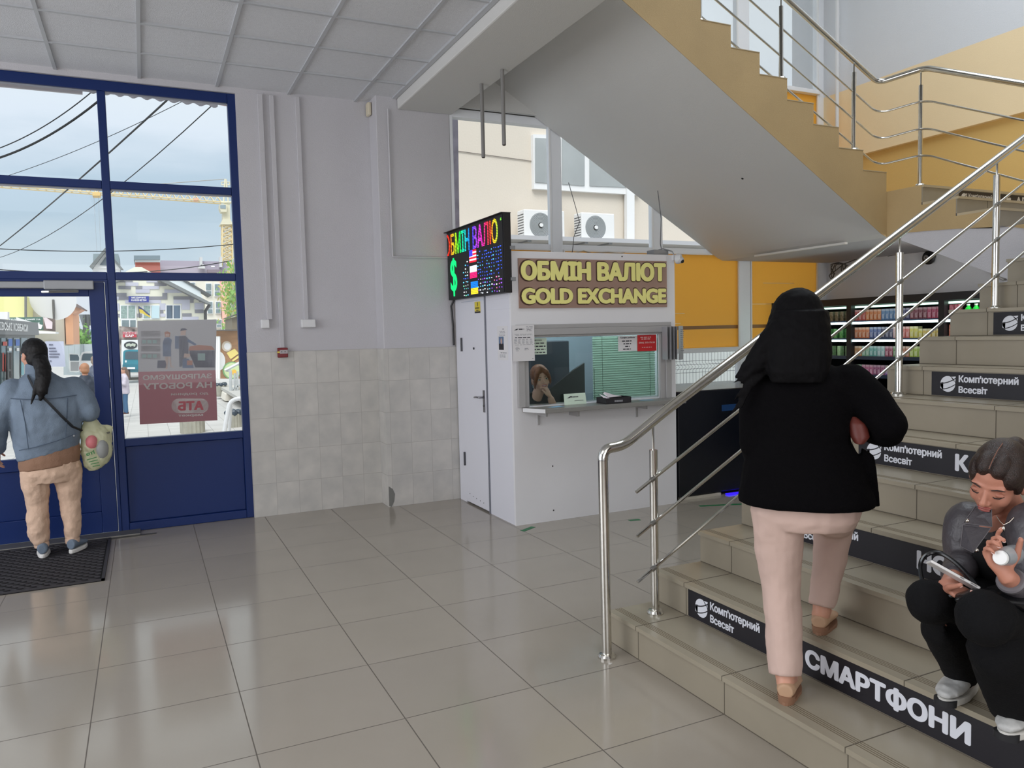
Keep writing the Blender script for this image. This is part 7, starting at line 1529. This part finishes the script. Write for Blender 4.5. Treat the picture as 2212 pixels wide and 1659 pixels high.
# ------------------------------------------------------------------ passers-by outside
def passer(base_px, dep, zg, hgt, fwd, lab, coat, legs, hairm, hair_long=False, shoes_c=(90, 50, 40), arms='down', ztop=None):
    c0 = AD(*base_px, dep); K = Fr(c0, fwd); s = hgt/1.65; o = thing('person', lab, 'person', K(0, 0, zg)); Z = lambda z: zg + z*s
    sec = lambda x, y, z, rx, ry: (K(x*s, y*s, Z(z)), K.x*rx*s, K.y*ry*s); k_ = lambda x, y, z: K(x*s, y*s, Z(z))
    b = MB(); P, Rm = head(b, k_(0, .0, 1.53), -K.x, K.y, up_z, s*1.02, neck=k_(0, -.02, 1.36)) if False else head(b, k_(0, .0, 1.53), K.y.cross(up_z), K.y, up_z, s*1.02, neck=k_(0, -.02, 1.36))
    b.loft([sec(0, 0, z, a, d) for z, a, d in ((.8, .14, .10), (1.1, .13, .09), (1.36, .12, .07))], 14)
    for q_ in (-1, 1):
        limb(b, [k_(q_*.09, 0, .85), k_(q_*.09, .01, .45), k_(q_*.09, 0, .06)], [.07*s, .045*s, .035*s], 10)
        hnd = k_(q_*.26, .05, .82) if arms == 'down' else k_(q_*.05, .20, 1.15); limb(b, [k_(q_*.18, 0, 1.32), k_(q_*.25, -.02 if arms == 'down' else .05, 1.08), hnd], [.045*s, .038*s, .028*s], 10); hand(b, hnd, -up_z if arms == 'down' else -K.x*q_, -K.x*q_, K.y, s)
    organic(b, 'body', skin, o, .012, 2)
    b = MB(); b.loft([sec(0, 0, z, a, d) for z, a, d in ((.72, .205, .15), (.9, .20, .15), (1.12, .195, .14), (1.3, .19, .12), (1.38, .11, .09), (1.43, .075, .075))], 18)
    for q_ in (-1, 1): limb(b, [k_(q_*.17, 0, 1.31), k_(q_*.25, -.02 if arms == 'down' else .06, 1.08), k_(q_*.26, .04, .88) if arms == 'down' else k_(q_*.10, .18, 1.13)], [.085*s, .07*s, .055*s], 12)
    organic(b, 'coat', coat, o, .014, 2, .5, (.03*s, .09))
    b = MB(); b.loft([sec(0, 0, z, a, d) for z, a, d in ((.7, .16, .12), (.85, .17, .12))], 14)
    for q_ in (-1, 1): limb(b, [k_(q_*.085, 0, .78), k_(q_*.09, .01, .45), k_(q_*.09, 0, .09)], [.088*s, .068*s, .062*s], 12)
    organic(b, 'trousers', legs, o, .012, 2)
    for q_ in (-1, 1):
        u_, s_ = MB(), MB(); shoe(u_, s_, k_(q_*.09, -.07, 0), k_(q_*.10, .17, 0), .09*s, .07*s, sole=.02*s); so_ = u_.build('shoe', M('sh_%d' % shoes_c[0], shoes_c, .6), o, smooth=True); s_.build('sole', white_o, so_)
    b = MB(); b.ell(P(0, -.02, .045), .084*s, .10*s, .09*s, Rm); b.ell(P(0, -.05, -.01), .078*s, .065*s, .075*s, Rm)
    if hair_long: limb(b, [P(0, -.07, .0), P(.0, -.10, -.10), P(.0, -.12, -.24), P(0, -.10, -.34)], [.07*s, .07*s, .055*s, .02*s], 12); limb(b, [P(.05, -.03, .03), P(.07, .0, -.08), P(.06, -.02, -.2)], [.03*s, .03*s, .02*s], 8)
    organic(b, 'hair', hairm, o, .010, 1); return o
cof = CAM.copy()
def away(px, py, a=0):
    d = AD(px, py, 1)-CAM; d.z = 0; d.normalize(); return Matrix.Rotation(a, 3, 'Z') @ d
passer((186, 850), 14.2, -.3, 1.56, away(191, 850, .1), 'child with ginger hair in a dark padded coat seen from behind outside the door glass', M('coat_dark', (54, 62, 76), .6), M('jeans_pale', (140, 156, 178), .8), M('hair_ginger', (170, 116, 78), .5))
passer((207, 820), 18.5, -.3, 1.62, away(207, 820, -.2), 'adult in a slate jacket half hidden by the blue door edge outside', M('coat_slate', (84, 92, 110), .7), M('trousers_dark', (60, 62, 70), .8), M('hair_grey_brown', (150, 130, 112), .5))
passer((270, 850), 20.8, -.3, 1.27, away(270, 850, 1.75), 'girl in a pale lilac jacket and jeans standing on the paving outside', M('coat_lilac', (206, 198, 212), .7), M('jeans_blue', (74, 110, 146), .8), M('hair_light_brown', (110, 84, 70), .5), True, arms='up')
